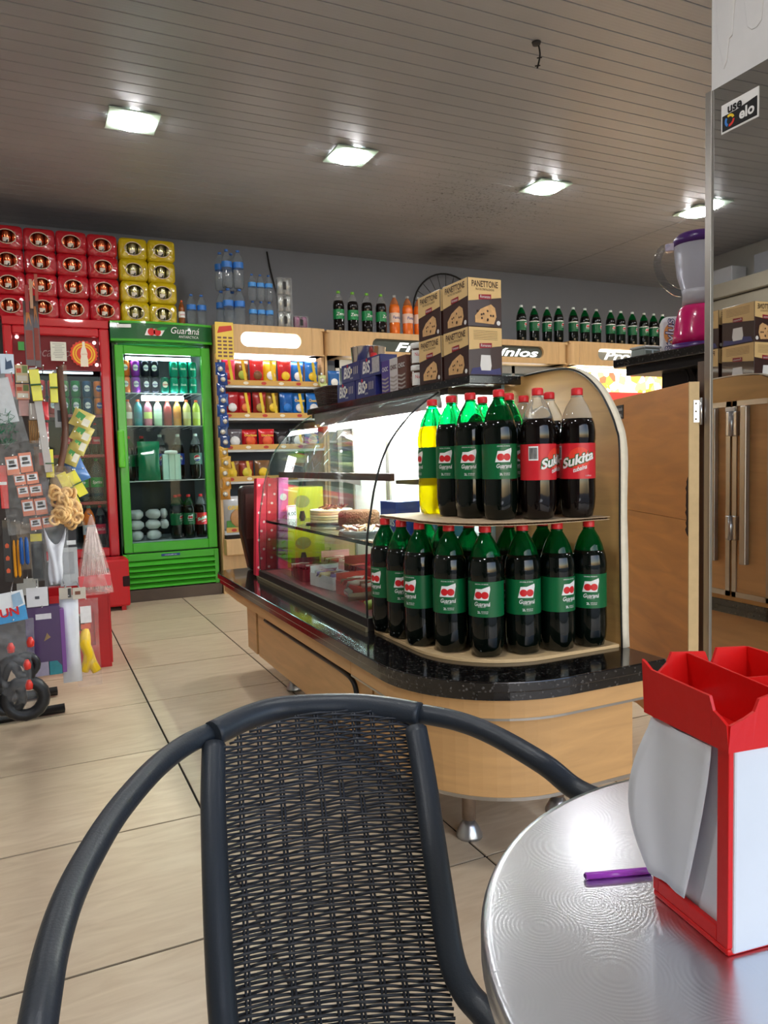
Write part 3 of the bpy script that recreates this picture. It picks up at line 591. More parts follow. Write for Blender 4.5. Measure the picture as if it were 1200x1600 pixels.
# canopy with curved face
cg = [];
for i in range(13):
    u = i/12; x = -.012+(FW+.024)*u; q = .045*(1-(2*u-1)**2)
    cg.append((x, -.01-q))
cn = MB().prism([(x, y, zz_(1.965)) for x, y in cg]+[(FW+.012, .12, zz_(1.965)), (-.012, .12, zz_(1.965))], (0, 0, .125)).build('canopy', M('canopy_green', (16, 92, 44), .3, coat=.3), fr)
for z in (1.955, 2.085): MB().prism([(x, y-.006, zz_(z)) for x, y in cg]+[(FW+.014, .12, zz_(z)), (-.014, .12, zz_(z))], (0, 0, .016)).build('canopy_trim', m_fg, cn)
def onc(u): x = -.012+(FW+.024)*u; return Vector((x, -.0115-.045*(1-(2*u-1)**2), zz_(2.028)))
mb = MB(); O = onc(.42); flatpoly(mb, [(-.075, -.03), (.045, -.03), (.075, .02), (-.055, .02)], O, (1, .0, 0), (0, 0, 1), .004); mb.build('logo_shield', WHITEP, cn)
for dx in (-.026, .016): mb = MB(); flatpoly(mb, circle(dx, -.004, .027), O, (1, 0, 0), (0, 0, 1), .006); mb.build('logo_berry', REDP, cn)
mb = MB(); flatpoly(mb, [(.0, .014), (.05, .036), (.095, .034), (.07, .012), (.03, .008)], O, (1, 0, 0), (0, 0, 1), .0065); mb.build('logo_leaf', M('print_leaf', (20, 140, 60), .4), cn)
textmb('Guaraná', .07, onc(.71)+Vector((0, 0, .012)), (1, .06, 0), (0, 0, 1), shear=.25, width=.215, off=.012).build('lettering', WHITEP, cn)
textmb('ANTARCTICA', .026, onc(.75)+Vector((0, 0, -.032)), (1, .06, 0), (0, 0, 1), width=.15, off=.012).build('lettering', WHITEP, cn)
mb = MB(); flatpoly(mb, [(-.05, -.012), (.05, -.012), (.05, .012), (-.05, .012)], onc(.13)+Vector((0, 0, .035)), (1, -.2, 0), (0, 0, 1), .006); mb.build('white_tag', WHITEP, cn)
# door: frame of four rails, glass, handle
dr = bx(fr, 'door', m_fg, .012, .075, 0, .05, zz_(.375), zz_(1.93), .006)
for a in ((FW-.075, FW-.005, 0, .05, zz_(.375), zz_(1.93)), (.075, FW-.075, 0, .05, zz_(1.865), zz_(1.93)), (.075, FW-.075, 0, .05, zz_(.375), zz_(.445))): bx(dr, 'door_rail', m_fg, *a, .006)
bx(dr, 'door_glass', fgl, .075, FW-.075, .022, .028, zz_(.445), zz_(1.865)); bx(dr, 'handle', M('handle_green', (92, 196, 40), .35), .0, .05, -.045, 0, zz_(1.02), zz_(1.30), .012)
bx(fr, 'side_light', M('fridge_led', (255, 255, 255), .4, emit=(232, 242, 255), es=3.0), FW-.062, FW-.05, .06, .075, zz_(.5), zz_(1.8))
MB().tube([(.1, .09, zz_(1.845)), (FW-.14, .09, zz_(1.845))], .012, 10).build('tube_lamp', m_tube, fr)
MB().tube([(.2, .075, zz_(1.545)), (FW-.21, .075, zz_(1.545))], .020, 10).build('tube_lamp', m_tube, fr)
for z in (1.585, 1.335, .915):
    s = bx(fr, 'shelf', m_wirew, .05, FW-.06, .06, .07, zz_(z)-.006, zz_(z))
    for k in range(11): x = .06+(FW-.13)*k/10; bx(s, 'shelf_wire', m_wirew, x, x+.004, .07, D-.06, zz_(z)-.005, zz_(z)-.001)
# louvred grille
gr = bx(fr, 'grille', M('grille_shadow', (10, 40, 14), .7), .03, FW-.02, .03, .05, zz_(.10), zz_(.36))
bx(fr, 'grille_frame', m_fg, .0, .035, .0, .05, zz_(.09), zz_(.365), .004); bx(fr, 'grille_frame', m_fg, FW-.035, FW, .0, .05, zz_(.09), zz_(.365), .004); bx(fr, 'grille_frame', m_fg, .035, FW-.035, .0, .05, zz_(.31), zz_(.365), .004)
for k in range(5):
    z = zz_(.115+.043*k); MB().prism([(.03, -.012, z-.014), (.03, -.004, z-.018), (.03, .028, z+.014), (.03, .02, z+.018)], (FW-.06, 0, 0)).build('slat', m_fg, fr)
bp_ = bx(fr, 'brand_plate', M('badge_blue', (30, 60, 130), .3), .28, .42, -.005, 0, zz_(.335), zz_(.352), .002); textmb('metalfrio', .012, (.35, -.005, zz_(.3435)), (1, 0, 0), (0, 0, 1), width=.09, off=.001).build('lettering', WHITEP, bp_)
# ================================================================ RED FRIDGE
RX0, RX1 = -.13, .572; RW = RX1-RX0; RZ = .10
rf = thing('drinks_fridge', 'red glass door cola fridge with lit sign, left of the green fridge', 'fridge', (RX0, FY, 0))
for x in (0, RW-.03): bx(rf, 'side_wall', m_fr, x, x+.03, .05, D, .1, 2.05)
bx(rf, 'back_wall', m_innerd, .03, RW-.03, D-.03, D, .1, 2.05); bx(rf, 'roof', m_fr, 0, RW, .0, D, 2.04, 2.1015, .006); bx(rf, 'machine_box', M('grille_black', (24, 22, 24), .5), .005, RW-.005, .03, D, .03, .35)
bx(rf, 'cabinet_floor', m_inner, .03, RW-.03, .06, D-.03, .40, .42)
for x in (.05, RW-.09):
    for y in (.06, D-.1): bx(rf, 'foot', m_blackpl, x, x+.04, y, y+.04, 0, .03)
rd = bx(rf, 'door', m_fr, .0, .06, 0, .05, .36, 2.04, .012)
for a in ((RW-.07, RW, 0, .05, .36, 2.04), (.06, RW-.07, 0, .05, 1.975, 2.04), (.06, RW-.07, 0, .05, .36, .43)): bx(rd, 'door_rail', m_fr, *a, .012)
bx(rd, 'door_glass', fgl, .06, RW-.07, .022, .028, .43, 1.975)
sg = bx(rf, 'sign_panel', M('sign_red', (112, 12, 28), .4, emit=(170, 20, 40), es=.12), .06, RW-.07, .035, .05, 1.735, 1.975)
for x, z in ((.09, 1.96), (.09, 1.76), (.60, 1.94), (.61, 1.78)): MB().lathe([(0, 0), (.012, 0), (.012, .006), (0, .006)], 10).xf(Matrix.Translation((x, .034, z)) @ Matrix.Rotation(PI/2, 4, 'X')).build('sign_bulb', M('sign_bulb', (255, 220, 220), .4, emit=(255, 190, 190), es=4), sg)
textmb('Coca-Cola', .10, (.31, .034, 1.86), (1, 0, 0), (0, 0, 1), shear=.35, width=.33, off=.001).build('lettering', M('print_greypink', (196, 150, 156), .4), sg)
# round crown cap sign with a bottle
crown = MB(); cr = [((.098 if k % 2 else .088)*math.cos(2*PI*k/44), (.098 if k % 2 else .088)*math.sin(2*PI*k/44)) for k in range(44)]
CO = Vector((.525, .019, 1.855)); flatpoly(crown, cr, CO, (1, 0, 0), (0, 0, 1), 0); ct = MB().prism([CO+Vector((x, 0, y)) for x, y in cr], (0, -.003, 0)).build('crown_sign', M('sign_orange_red', (222, 62, 34), .4), rd)
for r0, r1 in ((.078, .066), (.060, .050)):
    mb = MB(); a = circle(0, 0, r0, 32); b = circle(0, 0, r1, 32)
    mb.add([CO+Vector((x, -.004, y)) for x, y in a]+[CO+Vector((x, -.004, y)) for x, y in b], [(k, (k+1) % 32, 32+(k+1) % 32, 32+k) for k in range(32)]); mb.build('ring', M('sign_yellow', (240, 186, 40), .4), ct)
bot = [(-.026, -.092), (.026, -.092), (.026, -.04), (.021, -.02), (.024, .0), (.018, .03), (.009, .055), (.009, .088), (-.009, .088), (-.009, .055), (-.018, .03), (-.024, 0), (-.021, -.02), (-.026, -.04)]
mb = MB(); flatpoly(mb, bot, CO+Vector((0, -.005, 0)), (1, 0, 0), (0, 0, 1), .001); mb.build('bottle_shape', M('sign_cream', (236, 226, 206), .4), ct)
textmb('Coca-Cola', .014, CO+Vector((0, -.007, -.002)), (1, 0, 0), (0, 0, 1), shear=.3, width=.04).build('lettering', REDP, ct)
nt_ = thing('paper_notice', 'small printed white notice taped to the red fridge sign', 'notice', (RX0+.355, FY-.004, 1.865))
MB().box(-.052, .052, 0, .002, -.068, .066).build('paper', M('paper', (222, 222, 210), .8), nt_)
mb = MB()
for k in range(9):
    w_ = random.Random(k).uniform(.02, .042); flatpoly(mb, [(-w_, .05-k*.012), (w_, .05-k*.012), (w_, .053-k*.012), (-w_, .053-k*.012)], (0, 0, 0), (1, 0, 0), (0, 0, 1), .0008)
mb.build('printed_lines', M('print_grey', (130, 130, 126), .6), nt_, kind='stuff')
st_ = bx(None, 'fridge_sticker', M('sticker_green', (60, 150, 70), .4), -.02, .02, 0, .002, -.03, .03); st_.location = (RX0+.115, FY+.012, 1.895); tag(st_, 'small green and blue sticker on the red fridge sign', 'sticker')
m_shr = M('shelf_red', (150, 24, 40), .35)
for z in (1.42, 1.125, .775): s = bx(rf, 'shelf', m_shr, .05, RW-.06, .06, .075, z-.022, z); bx(s, 'shelf_grid', m_innerd, .05, RW-.06, .075, D-.06, z-.01, z-.004)
bx(rf, 'tube_lamp', M('red_fridge_tube', (255, 255, 255), .4, emit=(225, 238, 255), es=3), .1, RW-.12, .055, .07, 1.715, 1.728)
# ================================================================ FRIDGE CONTENTS
CAN = [(.0, .003), (.022, .0), (.027, .004), (.033, .014), (.033, .108), (.030, .116), (.0265, .121)]
m_alu = M('can_aluminium', (205, 205, 208), .22, metal=.95)
def can_proto(label, col, emb, group, txt, txtcol=(250, 250, 250), name='drink_can', metal=.4):
    t = thing(name, label, 'can', (0, 0, 0), 0, group)
    MB().lathe(CAN, 18).build('can_body', M('can_%d_%d_%d' % col, col, .28, metal=metal), t); MB().lathe([(.0265, .121), (.0255, .123), (.024, .119), (0, .119)], 18).build('can_lid', m_alu, t)
    if emb: bendpoly(MB(), circle(0, 0, .021, 14, 1.15), .033, .066, -PI/2, .0006).build('emblem', M('emb_%d_%d_%d' % emb, emb, .4), t)
    if txt: bendtext(txt, .022, .033, .066, -PI/2, shear=.2, bold=.02, width=.042, off=.0012).build('lettering', M('txt_%d_%d_%d' % txtcol, txtcol, .4), t)
    return t
def first_or_dup(store, key, make, loc, rz, label):
    if key not in store: store[key] = make(label); store[key].location = loc; store[key].rotation_euler.z = rz; return store[key]
    return dup(store[key], loc, rz, label)
ST = {}; GC = 'cans in the green fridge'; Z1 = 1.585
kinds = {'o': ((240, 120, 50), (250, 240, 235), 'Sukita', (40, 90, 160)), 'p': ((150, 60, 190), (248, 240, 248), 'Sukita', (40, 60, 160)), 'k': ((22, 24, 40), (245, 245, 250), 'pepsi', (30, 50, 140)), 't': ((0, 150, 120), None, 'Soda', (235, 250, 240)), 'g': ((10, 110, 90), (245, 240, 220), 'Guaraná', (200, 40, 40))}
knames = {'o': 'orange soda can', 'p': 'purple grape soda can', 'k': 'black cola can', 't': 'teal lemon soda can', 'g': 'dark green can with cream emblem'}
rows = [(0, ['o', 'p', 'k', 'k', 'g', 't', 't', 't']), (1, ['o', 'p', 'k', 'k', None, 't', 't', 't'])]
cnt = {}
for lev, row in rows:
    for k, c in enumerate(row):
        if not c: continue
        x = FX0+.095+.0715*k; z = Z1+.001+lev*.123; cnt[(lev, c)] = cnt.get((lev, c), 0)+1
        lab = '%s %s, %s row of the green fridge top shelf' % (ORD[cnt[(lev, c)]-1], knames[c], 'upper' if lev else 'lower')
        a = kinds[c]; first_or_dup(ST, c, lambda l: can_proto(l, a[0], a[1], GC, a[2], a[3]), (x, FY+.115, z), .15*(k % 3-1), lab)
# small juice bottles on the second shelf
JB = [(0, .004), (.027, 0), (.031, .006), (.031, .10), (.0305, .14), (.022, .165), (.0125, .178), (.0125, .186)]
def juice(label, col, lab2, group):
    t = thing('juice_bottle', label, 'bottle', (0, 0, 0), 0, group)
    MB().lathe(JB, 16).build('bottle_body', M('juice_%d_%d_%d' % col, col, .12, coat=.4), t); MB().lathe([(.0135, .184), (.014, .2), (.0, .202)], 14).build('cap', M('cap_orange', (216, 90, 50), .4), t)
    MB().lathe([(.0315, .055), (.0315, .105)], 16, cap=False).build('label', M('jlab_%d_%d_%d' % lab2, lab2, .4), t); return t
jc = [((176, 130, 110), (222, 210, 200), 'brownish'), ((70, 150, 160), (60, 120, 140), 'blue green'), ((214, 130, 150), (226, 240, 140), 'pink'), ((190, 232, 196), (210, 240, 214), 'pale green'), ((150, 60, 60), (130, 46, 50), 'dark red'), ((214, 150, 70), (190, 120, 50), 'amber'), ((214, 206, 130), (220, 214, 160), 'cream yellow'), ((196, 208, 90), (206, 214, 130), 'yellow green')]
for k, (a, b, n_) in enumerate(jc): t = juice('%s juice bottle on the second shelf of the green fridge' % n_, a, b, 'juice bottles in the green fridge'); t.location = (FX0+.10+.0735*k, FY+.12, 1.336)
# big bottles: reuse the two litre bottles
GB = 'large bottles in the green fridge'
def big(src, x, y, z, off, lab): return dup(src, (x, y, z), off, lab, GB)
BLUEL = M('label_pepsi', (30, 60, 160), .35)
def pepsi(label, lm, group=GB):
    t = thing('soda_bottle', label, 'bottle', (0, 0, 0), 0, group)
    MB().lathe(CLIP, 20).build('bottle_body', m_cola, t); MB().lathe(SHO, 16, cap=False).build('bottle_shoulder', m_clearpet, t); caps(t, .337, M('cap_white', (226, 236, 232), .4))
    l = MB().lathe([(.0485, .115), (.0485, .205)], 20, cap=False).build('label', lm, t)
    bendpoly(MB(), circle(0, 0, .026, 20), .0485, .165, -PI/2, .0006).build('logo_disc', WHITEP, l)
    up_ = [(.0235*math.cos(t_), .0235*math.sin(t_)) for t_ in [math.radians(a) for a in range(10, 191, 15)]]; bendpoly(MB(), up_+[(-.01, .004), (.012, .01)], .0485, .165, -PI/2, .0011).build('logo_red', REDP, l)
    dn = [(.0235*math.cos(t_), .0235*math.sin(t_)) for t_ in [math.radians(a) for a in range(205, 346, 15)]]; bendpoly(MB(), dn+[(.01, -.008), (-.008, -.012)], .0485, .165, -PI/2, .0011).build('logo_blue', M('print_blue', (30, 50, 150), .4), l)
    bendtext('pepsi', .016, .0485, .130, -PI/2, bold=.01).build('lettering', WHITEP, l); return t
pp1 = pepsi('cola bottle with blue label on the third shelf of the green fridge', BLUEL); pp1.location = (FX0+.475, FY+.20, .917)
pp2 = pepsi('cola bottle with grey green label on the third shelf of the green fridge', M('label_greygreen', (74, 104, 92), .35)); pp2.location = (FX0+.60, FY+.13, .917)
big(proto, FX0+.20, FY+.205, .917, .3, 'guaraná bottle behind the green bag on the third shelf of the green fridge'); big(proto, FX0+.10, FY+.20, .917, -.5, 'guaraná bottle at the left end of the third shelf of the green fridge')
pp3 = dup(pp1, (FX0+.345, FY+.25, .917), .2, 'cola bottle behind the milk cartons in the green fridge', GB)
gbag = M('green_film', (10, 120, 80), .25, coat=.5)
def pillow(w, h, t, n=9, m=11, crimp=.04):
    """puffed sealed bag, standing, front toward -Y"""
    def s(sg):
        g = []
        for j in range(m):
            v = j/(m-1); r = []
            for i in range(n):
                u = i/(n-1); a = max(0, 1-abs(2*u-1)**2.6); b = max(0, 1-abs(2*(v-.5)/(1-crimp*2))**3) if crimp < v < 1-crimp else 0
                q = t/2*(a**.6)*(b**.6); xs = 1-.05*math.sin(PI*v)*0+.03*math.cos(2*PI*v)
                r.append(((u-.5)*w*xs, sg*(q+.0004)+.006*math.sin(7*u+5*v)*q/t, v*h))
            g.append(r)
        return g
    mb = MB(); mb.sheet(s(-1)); mb.sheet(s(1)); return mb
sachet = thing('carrier_bag', 'crumpled green plastic bag on the third shelf of the green fridge', 'bag', (FX0+.235, FY+.10, .917)); pillow(.16, .30, .06).build('bag_body', gbag, sachet)
ml = thing('milk_carton', 'pale mint cartons wrapped together in the green fridge', 'carton', (FX0+.405, FY+.115, .95))
for dx in (-.046, .0, .046): MB().box(dx-.022, dx+.022, -.02, .03, 0, .20).build('carton', M('mint_carton', (190, 226, 212), .4), ml, bev=.003)
MB().lathe([(.0, .20), (.048, .20), (.052, .212), (.046, .226), (0, .23)], 18).build('lid', M('foam_lid', (236, 244, 240), .5), ml); bpy.data.objects[ml.name].location.z = .917
m_ice = M('ice_bag', (206, 204, 208), .3, coat=.4, noise=.15, ns=30)
for k, (x, z, w_, rr) in enumerate([(.12, .452, .13, .1), (.25, .452, .125, -.2), (.12, .535, .125, .2), (.25, .535, .125, -.1), (.332, .535, .06, .15), (.13, .615, .125, -.15), (.26, .615, .125, .1), (.335, .615, .06, 0)]):
    o = MB(); o.lathe([(.0, 0), (.6, .05), (1, .35), (.95, .7), (.55, .97), (0, 1)], 14, mod=lambda i, t: 1+.12*math.sin(3*t+k)); o.v = [(x_*w_*.46, y_*.075, z_*.078) for x_, y_, z_ in o.v]
    b = o.build('ice_bag', m_ice, None, (FX0+x, FY+.15+.008*(k % 2), z)); b.rotation_euler.z = rr; tag(b, 'white bag of ice, %s of the pile in the bottom of the green fridge' % ORD[k], 'ice bag', 'bags of ice in the green fridge')
big(proto, FX0+.425, FY+.13, .451, .9, 'guaraná bottle turned to its small print at the bottom of the green fridge'); big(proto, FX0+.524, FY+.12, .451, .05, 'guaraná bottle with logo forward at the bottom of the green fridge'); big(sproto, FX0+.622, FY+.13, .451, .1, 'red labelled dark soda bottle at the bottom of the green fridge'); big(proto, FX0+.475, FY+.24, .451, .4, 'guaraná bottle of the back row at the bottom of the green fridge')
# red fridge cans and bottles
GR = 'cans in the red fridge'; cols = [('c', (176, 26, 36), 'Coca', 'red cola can'), ('c', 0, 0, 0), ('s', (14, 120, 56), 'Sprite', 'green lemon soda can'), ('s', 0, 0, 0), ('n', (10, 70, 110), 'Sprite', 'dark blue green can'), ('f', (236, 120, 26), 'Fanta', 'bright orange soda can')]
info = {c[0]: c for c in cols if c[1]}; cnt = {}
for lev in (0, 1):
    for k, c in enumerate(cols):
        a = info[c[0]]; cnt[(lev, c[0])] = cnt.get((lev, c[0]), 0)+1
        lab = '%s %s, %s row of the red fridge top shelf' % (ORD[cnt[(lev, c[0])]-1], a[3], 'upper' if lev else 'lower')
        first_or_dup(ST, 'r'+c[0], lambda l: can_proto(l, a[1], (238, 240, 244) if a[0] != 'f' else (30, 70, 150), GR, a[2], (20, 60, 130) if a[0] != 'f' else (250, 250, 250)), (RX0+.225+.078*k, FY+.10, 1.421+lev*.124), .1*(k % 3-1), lab)
def soda(label, bodym, shm, capm, lm, txt, tcol, group, h=1.0, name='soda_bottle'):
    t = thing(name, label, 'bottle', (0, 0, 0), 0, group)
    MB().lathe([(r, z*h) for r, z in CLIP], 20).build('bottle_body', bodym, t); MB().lathe([(r, z*h) for r, z in SHO], 16, cap=False).build('bottle_shoulder', shm, t); caps(t, .337*h, capm)
    l = MB().lathe([(.0485, .118*h), (.0485, .2*h)], 20, cap=False).build('label', lm, t); bendtext(txt, .036, .0485, .159*h, -PI/2, shear=.2, bold=.01, width=.075, off=.0012).build('lettering', tcol, l); return t
m_clearw = M('clear_soda', (150, 162, 166), .05, trans=.75, ior=1.15, coat=.5); m_or = M('orange_soda', (232, 112, 24), .1, coat=.5)
GRB = 'bottles in the red fridge'
sp = soda('clear lemon soda bottle with green label on the third shelf of the red fridge', m_clearw, m_clearw, M('cap_green', (20, 130, 70), .4), M('label_sprite', (0, 140, 66), .35), 'Sprite', WHITEP, GRB); sp.location = (RX0+.575, FY+.12, .776); sp.scale = (.95, .95, .89)
dup(sp, (RX0+.475, FY+.14, .776), -.4, 'clear lemon soda bottle behind the hanging sachets in the red fridge', GRB)
fa = soda('orange soda bottle at the bottom of the red fridge', m_or, m_or, M('cap_teal', (60, 130, 120), .4), M('label_fanta', (226, 226, 232), .4), 'Fanta', M('print_blue2', (24, 60, 150), .4), GRB); fa.location = (RX0+.505, FY+.11, .421); fa.scale = (.95, .95, .9)
ck = soda('cola bottle with pink red label at the bottom of the red fridge', m_cola, m_clearpet, RED, M('label_cola', (214, 34, 70), .35), 'Coca-Cola', WHITEP, GRB); ck.location = (RX0+.585, FY+.13, .421); ck.scale = (.8, .8, .9)
for k, x in enumerate((.38, .45, .52, .59)): q = dup(ck, (RX0+x-.005, FY+.13+.04*(k % 2), 1.126), .2, '%s cola bottle on the second shelf of the red fridge' % ORD[k], GRB); q.scale = (.66, .66, .66)
# neon script reflected from inside: lit word on the second shelf
# ================================================================ CAN PACKS ON THE FRIDGES
def canpack(label, film, canm, group, w=.208, h=.158, d=.27):
    t = thing('can_pack', label, 'can pack', (0, 0, 0), 0, group)
    # film wrapped round twelve cans, open oval at the end
    n = 24; outer = []; 
    def sq(a, e=.28):
        c_, s_ = math.cos(a), math.sin(a); return (w/2*abs(c_)**e*(1 if c_ > 0 else -1), h/2*abs(s_)**e*(1 if s_ > 0 else -1)+h/2)
    rings = []
    for y, k in ((0, .0), (.004, .6), (.012, 1)):
        rg = []
        for i in range(n):
            a = 2*PI*i/n; X, Z = sq(a); ox, oz = w*.30*math.cos(a), h/2+h*.31*math.sin(a); rg.append((ox+(X-ox)*k, y-.006*math.sin(i*2.4)*(k == .6), oz+(Z-oz)*k))
        rings.append(rg)
    rings.append([(sq(2*PI*i/n)[0], d*.5+.0, sq(2*PI*i/n)[1]) for i in range(n)]); rings.append([(sq(2*PI*i/n)[0], d, sq(2*PI*i/n)[1]) for i in range(n)])
    mb = MB(); mb.sheet([r+[r[0]] for r in rings]); mb.add(rings[-1], [tuple(range(n))]); mb.build('film_wrap', film, t)
    for k in range(3):
        c = MB().lathe([(.02, .012), (.032, .022), (.032, h-.03), (.026, h-.018), (0, h-.018)], 14, ((k-1)*.066, .045, 0)).build('can', canm, t)
    ov = [(w*.30*math.cos(2*PI*i/20), -.003, h/2+h*.31*math.sin(2*PI*i/20)) for i in range(20)]; MB().tube(ov, .0035, 5, closed=True).build('film_edge', M('film_edge', (214, 190, 170), .2, coat=.5), t)
    MB().lathe([(.0324, h*.30), (.0324, h*.48)], 8, (0, .045, 0), arc=(-PI/2-.8, -PI/2+.5)).build('can_print', M('can_print_white', (226, 216, 200), .35), t)
    MB().prism([(-.008, -.004, h*.22), (.004, -.004, h*.2), (.012, -.006, h*.34), (.004, -.006, h*.36)], (0, .001, 0)).build('film_tear', blackm, t); return t
m_rfilm = M('red_film', (178, 18, 34), .22, coat=.7, bump=.6, bs=22, noise=.08); m_yfilm = M('yellow_film', (196, 170, 10), .22, coat=.7, bump=.6, bs=22, noise=.08)
m_rcan = M('beer_can_red', (226, 110, 70), .2, metal=.85, noise=.5, ns=40, stretch=(1, 1, .25)); m_ycan = M('beer_can_gold', (200, 192, 140), .2, metal=.85, noise=.5, ns=40, stretch=(1, 1, .25))
GRP, GYP = 'red can packs on the red fridge', 'yellow can packs on the green fridge'
rp_ = yp_ = None
for r in range(4):
    for c in range(5):
        loc = (.5615-.2105*(4-c), FY+.05+.01*((c+r) % 2), 2.102+.1585*r)
        lab = '%s red wrapped can pack from the yellow packs in the %s layer' % (ORD[4-c], ('bottom', 'second', 'third', 'top')[r])
        if c == 0 and loc[0] < RX0-.12: pass
        if rp_ is None: rp_ = canpack(lab, m_rfilm, m_rcan, GRP); rp_.location = loc
        else: dup(rp_, loc, 0, lab, GRP)
    for c in range(2):
        loc = (.777+.2045*c+.003*(r % 2), FY+.05+.012*((c+r) % 2), 2.102+.1578*r)
        lab = 'yellow wrapped can pack %s, %s layer' % ('beside the red packs' if c == 0 else 'at the end toward the water bottles', ('bottom', 'second', 'third', 'top')[r])
        if yp_ is None: yp_ = canpack(lab, m_yfilm, m_ycan, GYP, .2, .157); yp_.location = loc
        else: dup(yp_, loc, 0, lab, GYP)
# ================================================================ WALL CABINETS
CY = 5.80
m_head = woodmat('cabinet_wood', (206, 168, 118), .4, (9, 1, 1), .9)
m_cabback = M('cabinet_back', (74, 84, 100), .6); m_shw = M('shelf_white', (214, 218, 222), .4); m_strip = M('price_strip', (206, 160, 84), .5)
def stadium(cx, cz, w, h, n=40):
    P = []
    for k in range(n):
        a = 2*PI*k/n; c, s = math.cos(a), math.sin(a); x = (w/2-h/2)*(1 if c > 0 else -1)+h/2*c if abs(c) > 1e-9 else 0
        P.append((cx+x, cz+h/2*s))
    return P
def holed(x0, x1, z0, z1, st, y, cx, cz):
    n = len(st); out = []
    for (x, z) in st:
        dx, dz = x-cx, z-cz; t = min(((x1-cx)/dx if dx > 1e-9 else (x0-cx)/dx if dx < -1e-9 else 1e9), ((z1-cz)/dz if dz > 1e-9 else (z0-cz)/dz if dz < -1e-9 else 1e9)); out.append((cx+dx*t, cz+dz*t))
    for (cxn, czn) in ((x0, z0), (x1, z0), (x1, z1), (x0, z1)):
        k = min(range(n), key=lambda i: (out[i][0]-cxn)**2+(out[i][1]-czn)**2); out[k] = (cxn, czn)
    mb = MB(); mb.add([(x, y, z) for x, z in out]+[(x, y, z) for x, z in st]+[(x, y+.03, z) for x, z in st], [(k, (k+1) % n, n+(k+1) % n, n+k) for k in range(n)]+[(n+k, n+(k+1) % n, 2*n+(k+1) % n, 2*n+k) for k in range(n)]); return mb
def header(par, x0, x1, z0, z1, ox0, ox1, word, lit, R=.07, platecol=(86, 92, 86), wx=None, ww=None, ends=(1, 1)):
    """wooden fascia with an oval window; local x from x0, front at y=0"""
    cz = (z0+z1)/2; oh = (z1-z0)*.52; cx = (ox0+ox1)/2; st = stadium(cx, cz, ox1-ox0, oh)
    a, b = x0+(R+.05 if ends[0] else 0), x1-(R+.05 if ends[1] else 0)
    h = holed(a, b, z0, z1, st, 0, cx, cz).build('fascia', m_head, par)
    for s_, e in ((x0, ends[0]), (x1, ends[1])):
        if not e: continue
        d = 1 if s_ == x0 else -1; xa = a-.002 if d == 1 else b+.002
        pl = [(xa, 0)]+[(s_+d*(R-R*math.sin(t)), R-R*math.cos(t)) for t in [PI/2*k/8 for k in range(9)]]+[(s_, .3), (xa, .3)]
        MB().prism([(x, y, z0) for x, y in pl], (0, 0, z1-z0)).build('fascia_end', m_head, par)
    bx(par, 'fascia_top', m_head, x0+.005, x1-.005, .01, .82, z1-.02, z1); bx(par, 'fascia_soffit', m_head, x0+.01, x1-.01, .01, .3, z0, z0+.012)
    pm = M('fascia_plate_lit', (250, 250, 246), .3, emit=(255, 252, 244), es=2.6) if lit else M('fascia_plate_%d' % platecol[0], platecol, .12, coat=.4)
    pt = bx(par, 'window_plate', pm, ox0-.01, ox1+.01, .026, .034, cz-oh/2-.01, cz+oh/2+.01)
    for tx, tcx, tw_ in (word if isinstance(word, list) else [(word, wx if wx else cx, ww or (ox1-ox0)*.85)]): textmb(tx, oh*.95, (tcx, .0255, cz-oh*.10), (1, 0, 0), (0, 0, 1), shear=.3, bold=.02, width=tw_, off=.002).build('lettering', M('lit_letters', (255, 255, 252), .3, emit=(255, 255, 250), es=1.4), pt)
    return h
# ---------------------------------------------------------------- snack shelves
sn = thing('snack_cabinet', 'wooden snack shelf cabinet with lit oval sign full of crisp bags', 'cabinet', (1.335, CY, 0))
SW = .90
header(sn, 0, SW, 1.886, 2.108, .195, .69, 'Biscoitos', True)
for x in (.0, SW-.02): bx(sn, 'side_panel', m_head, x, x+.02, .06, .84, 0, 1.886)
bx(sn, 'back_panel', m_cabback, .02, SW-.02, .55, .565, .1, 1.886)
SHZ = [(1.655, .05), (1.40, .05), (1.15, .05), (.90, .05), (.50, .03)]
for k, (z, q) in enumerate(SHZ):
    s = bx(sn, 'shelf', m_shw, .02, SW-.02, q, .55, z-.03, z); bx(s, 'price_strip', m_strip, .03, SW-.03, q-.006, q-.001, z-.012, z+.028)
    for j in range(6):
        mb = MB(); flatpoly(mb, circle(.09+j*.145, z+.006, .022, 10, .55), (0, q-.007, 0), (1, 0, 0), (0, 0, 1), .0005); mb.build('strip_emblem', M('strip_print_%d' % (j % 2), ((190, 60, 50), (235, 225, 205))[j % 2], .5), s)
bx(sn, 'drawer', m_head, .01, SW-.01, -.035, .4, .315, .44, .006); bx(sn, 'drawer_gap', M('gap_dark', (30, 22, 16), .8), .02, SW-.02, .0, .4, .44, .47); bx(sn, 'kick_board', m_head, .02, SW-.02, .06, .08, 0, .315)
MB().tube([(.06, .10, 1.868), (SW-.06, .10, 1.868)], .013, 8).build('tube_lamp', M('snack_tube', (255, 255, 255), .4, emit=(246, 240, 255), es=9), sn)
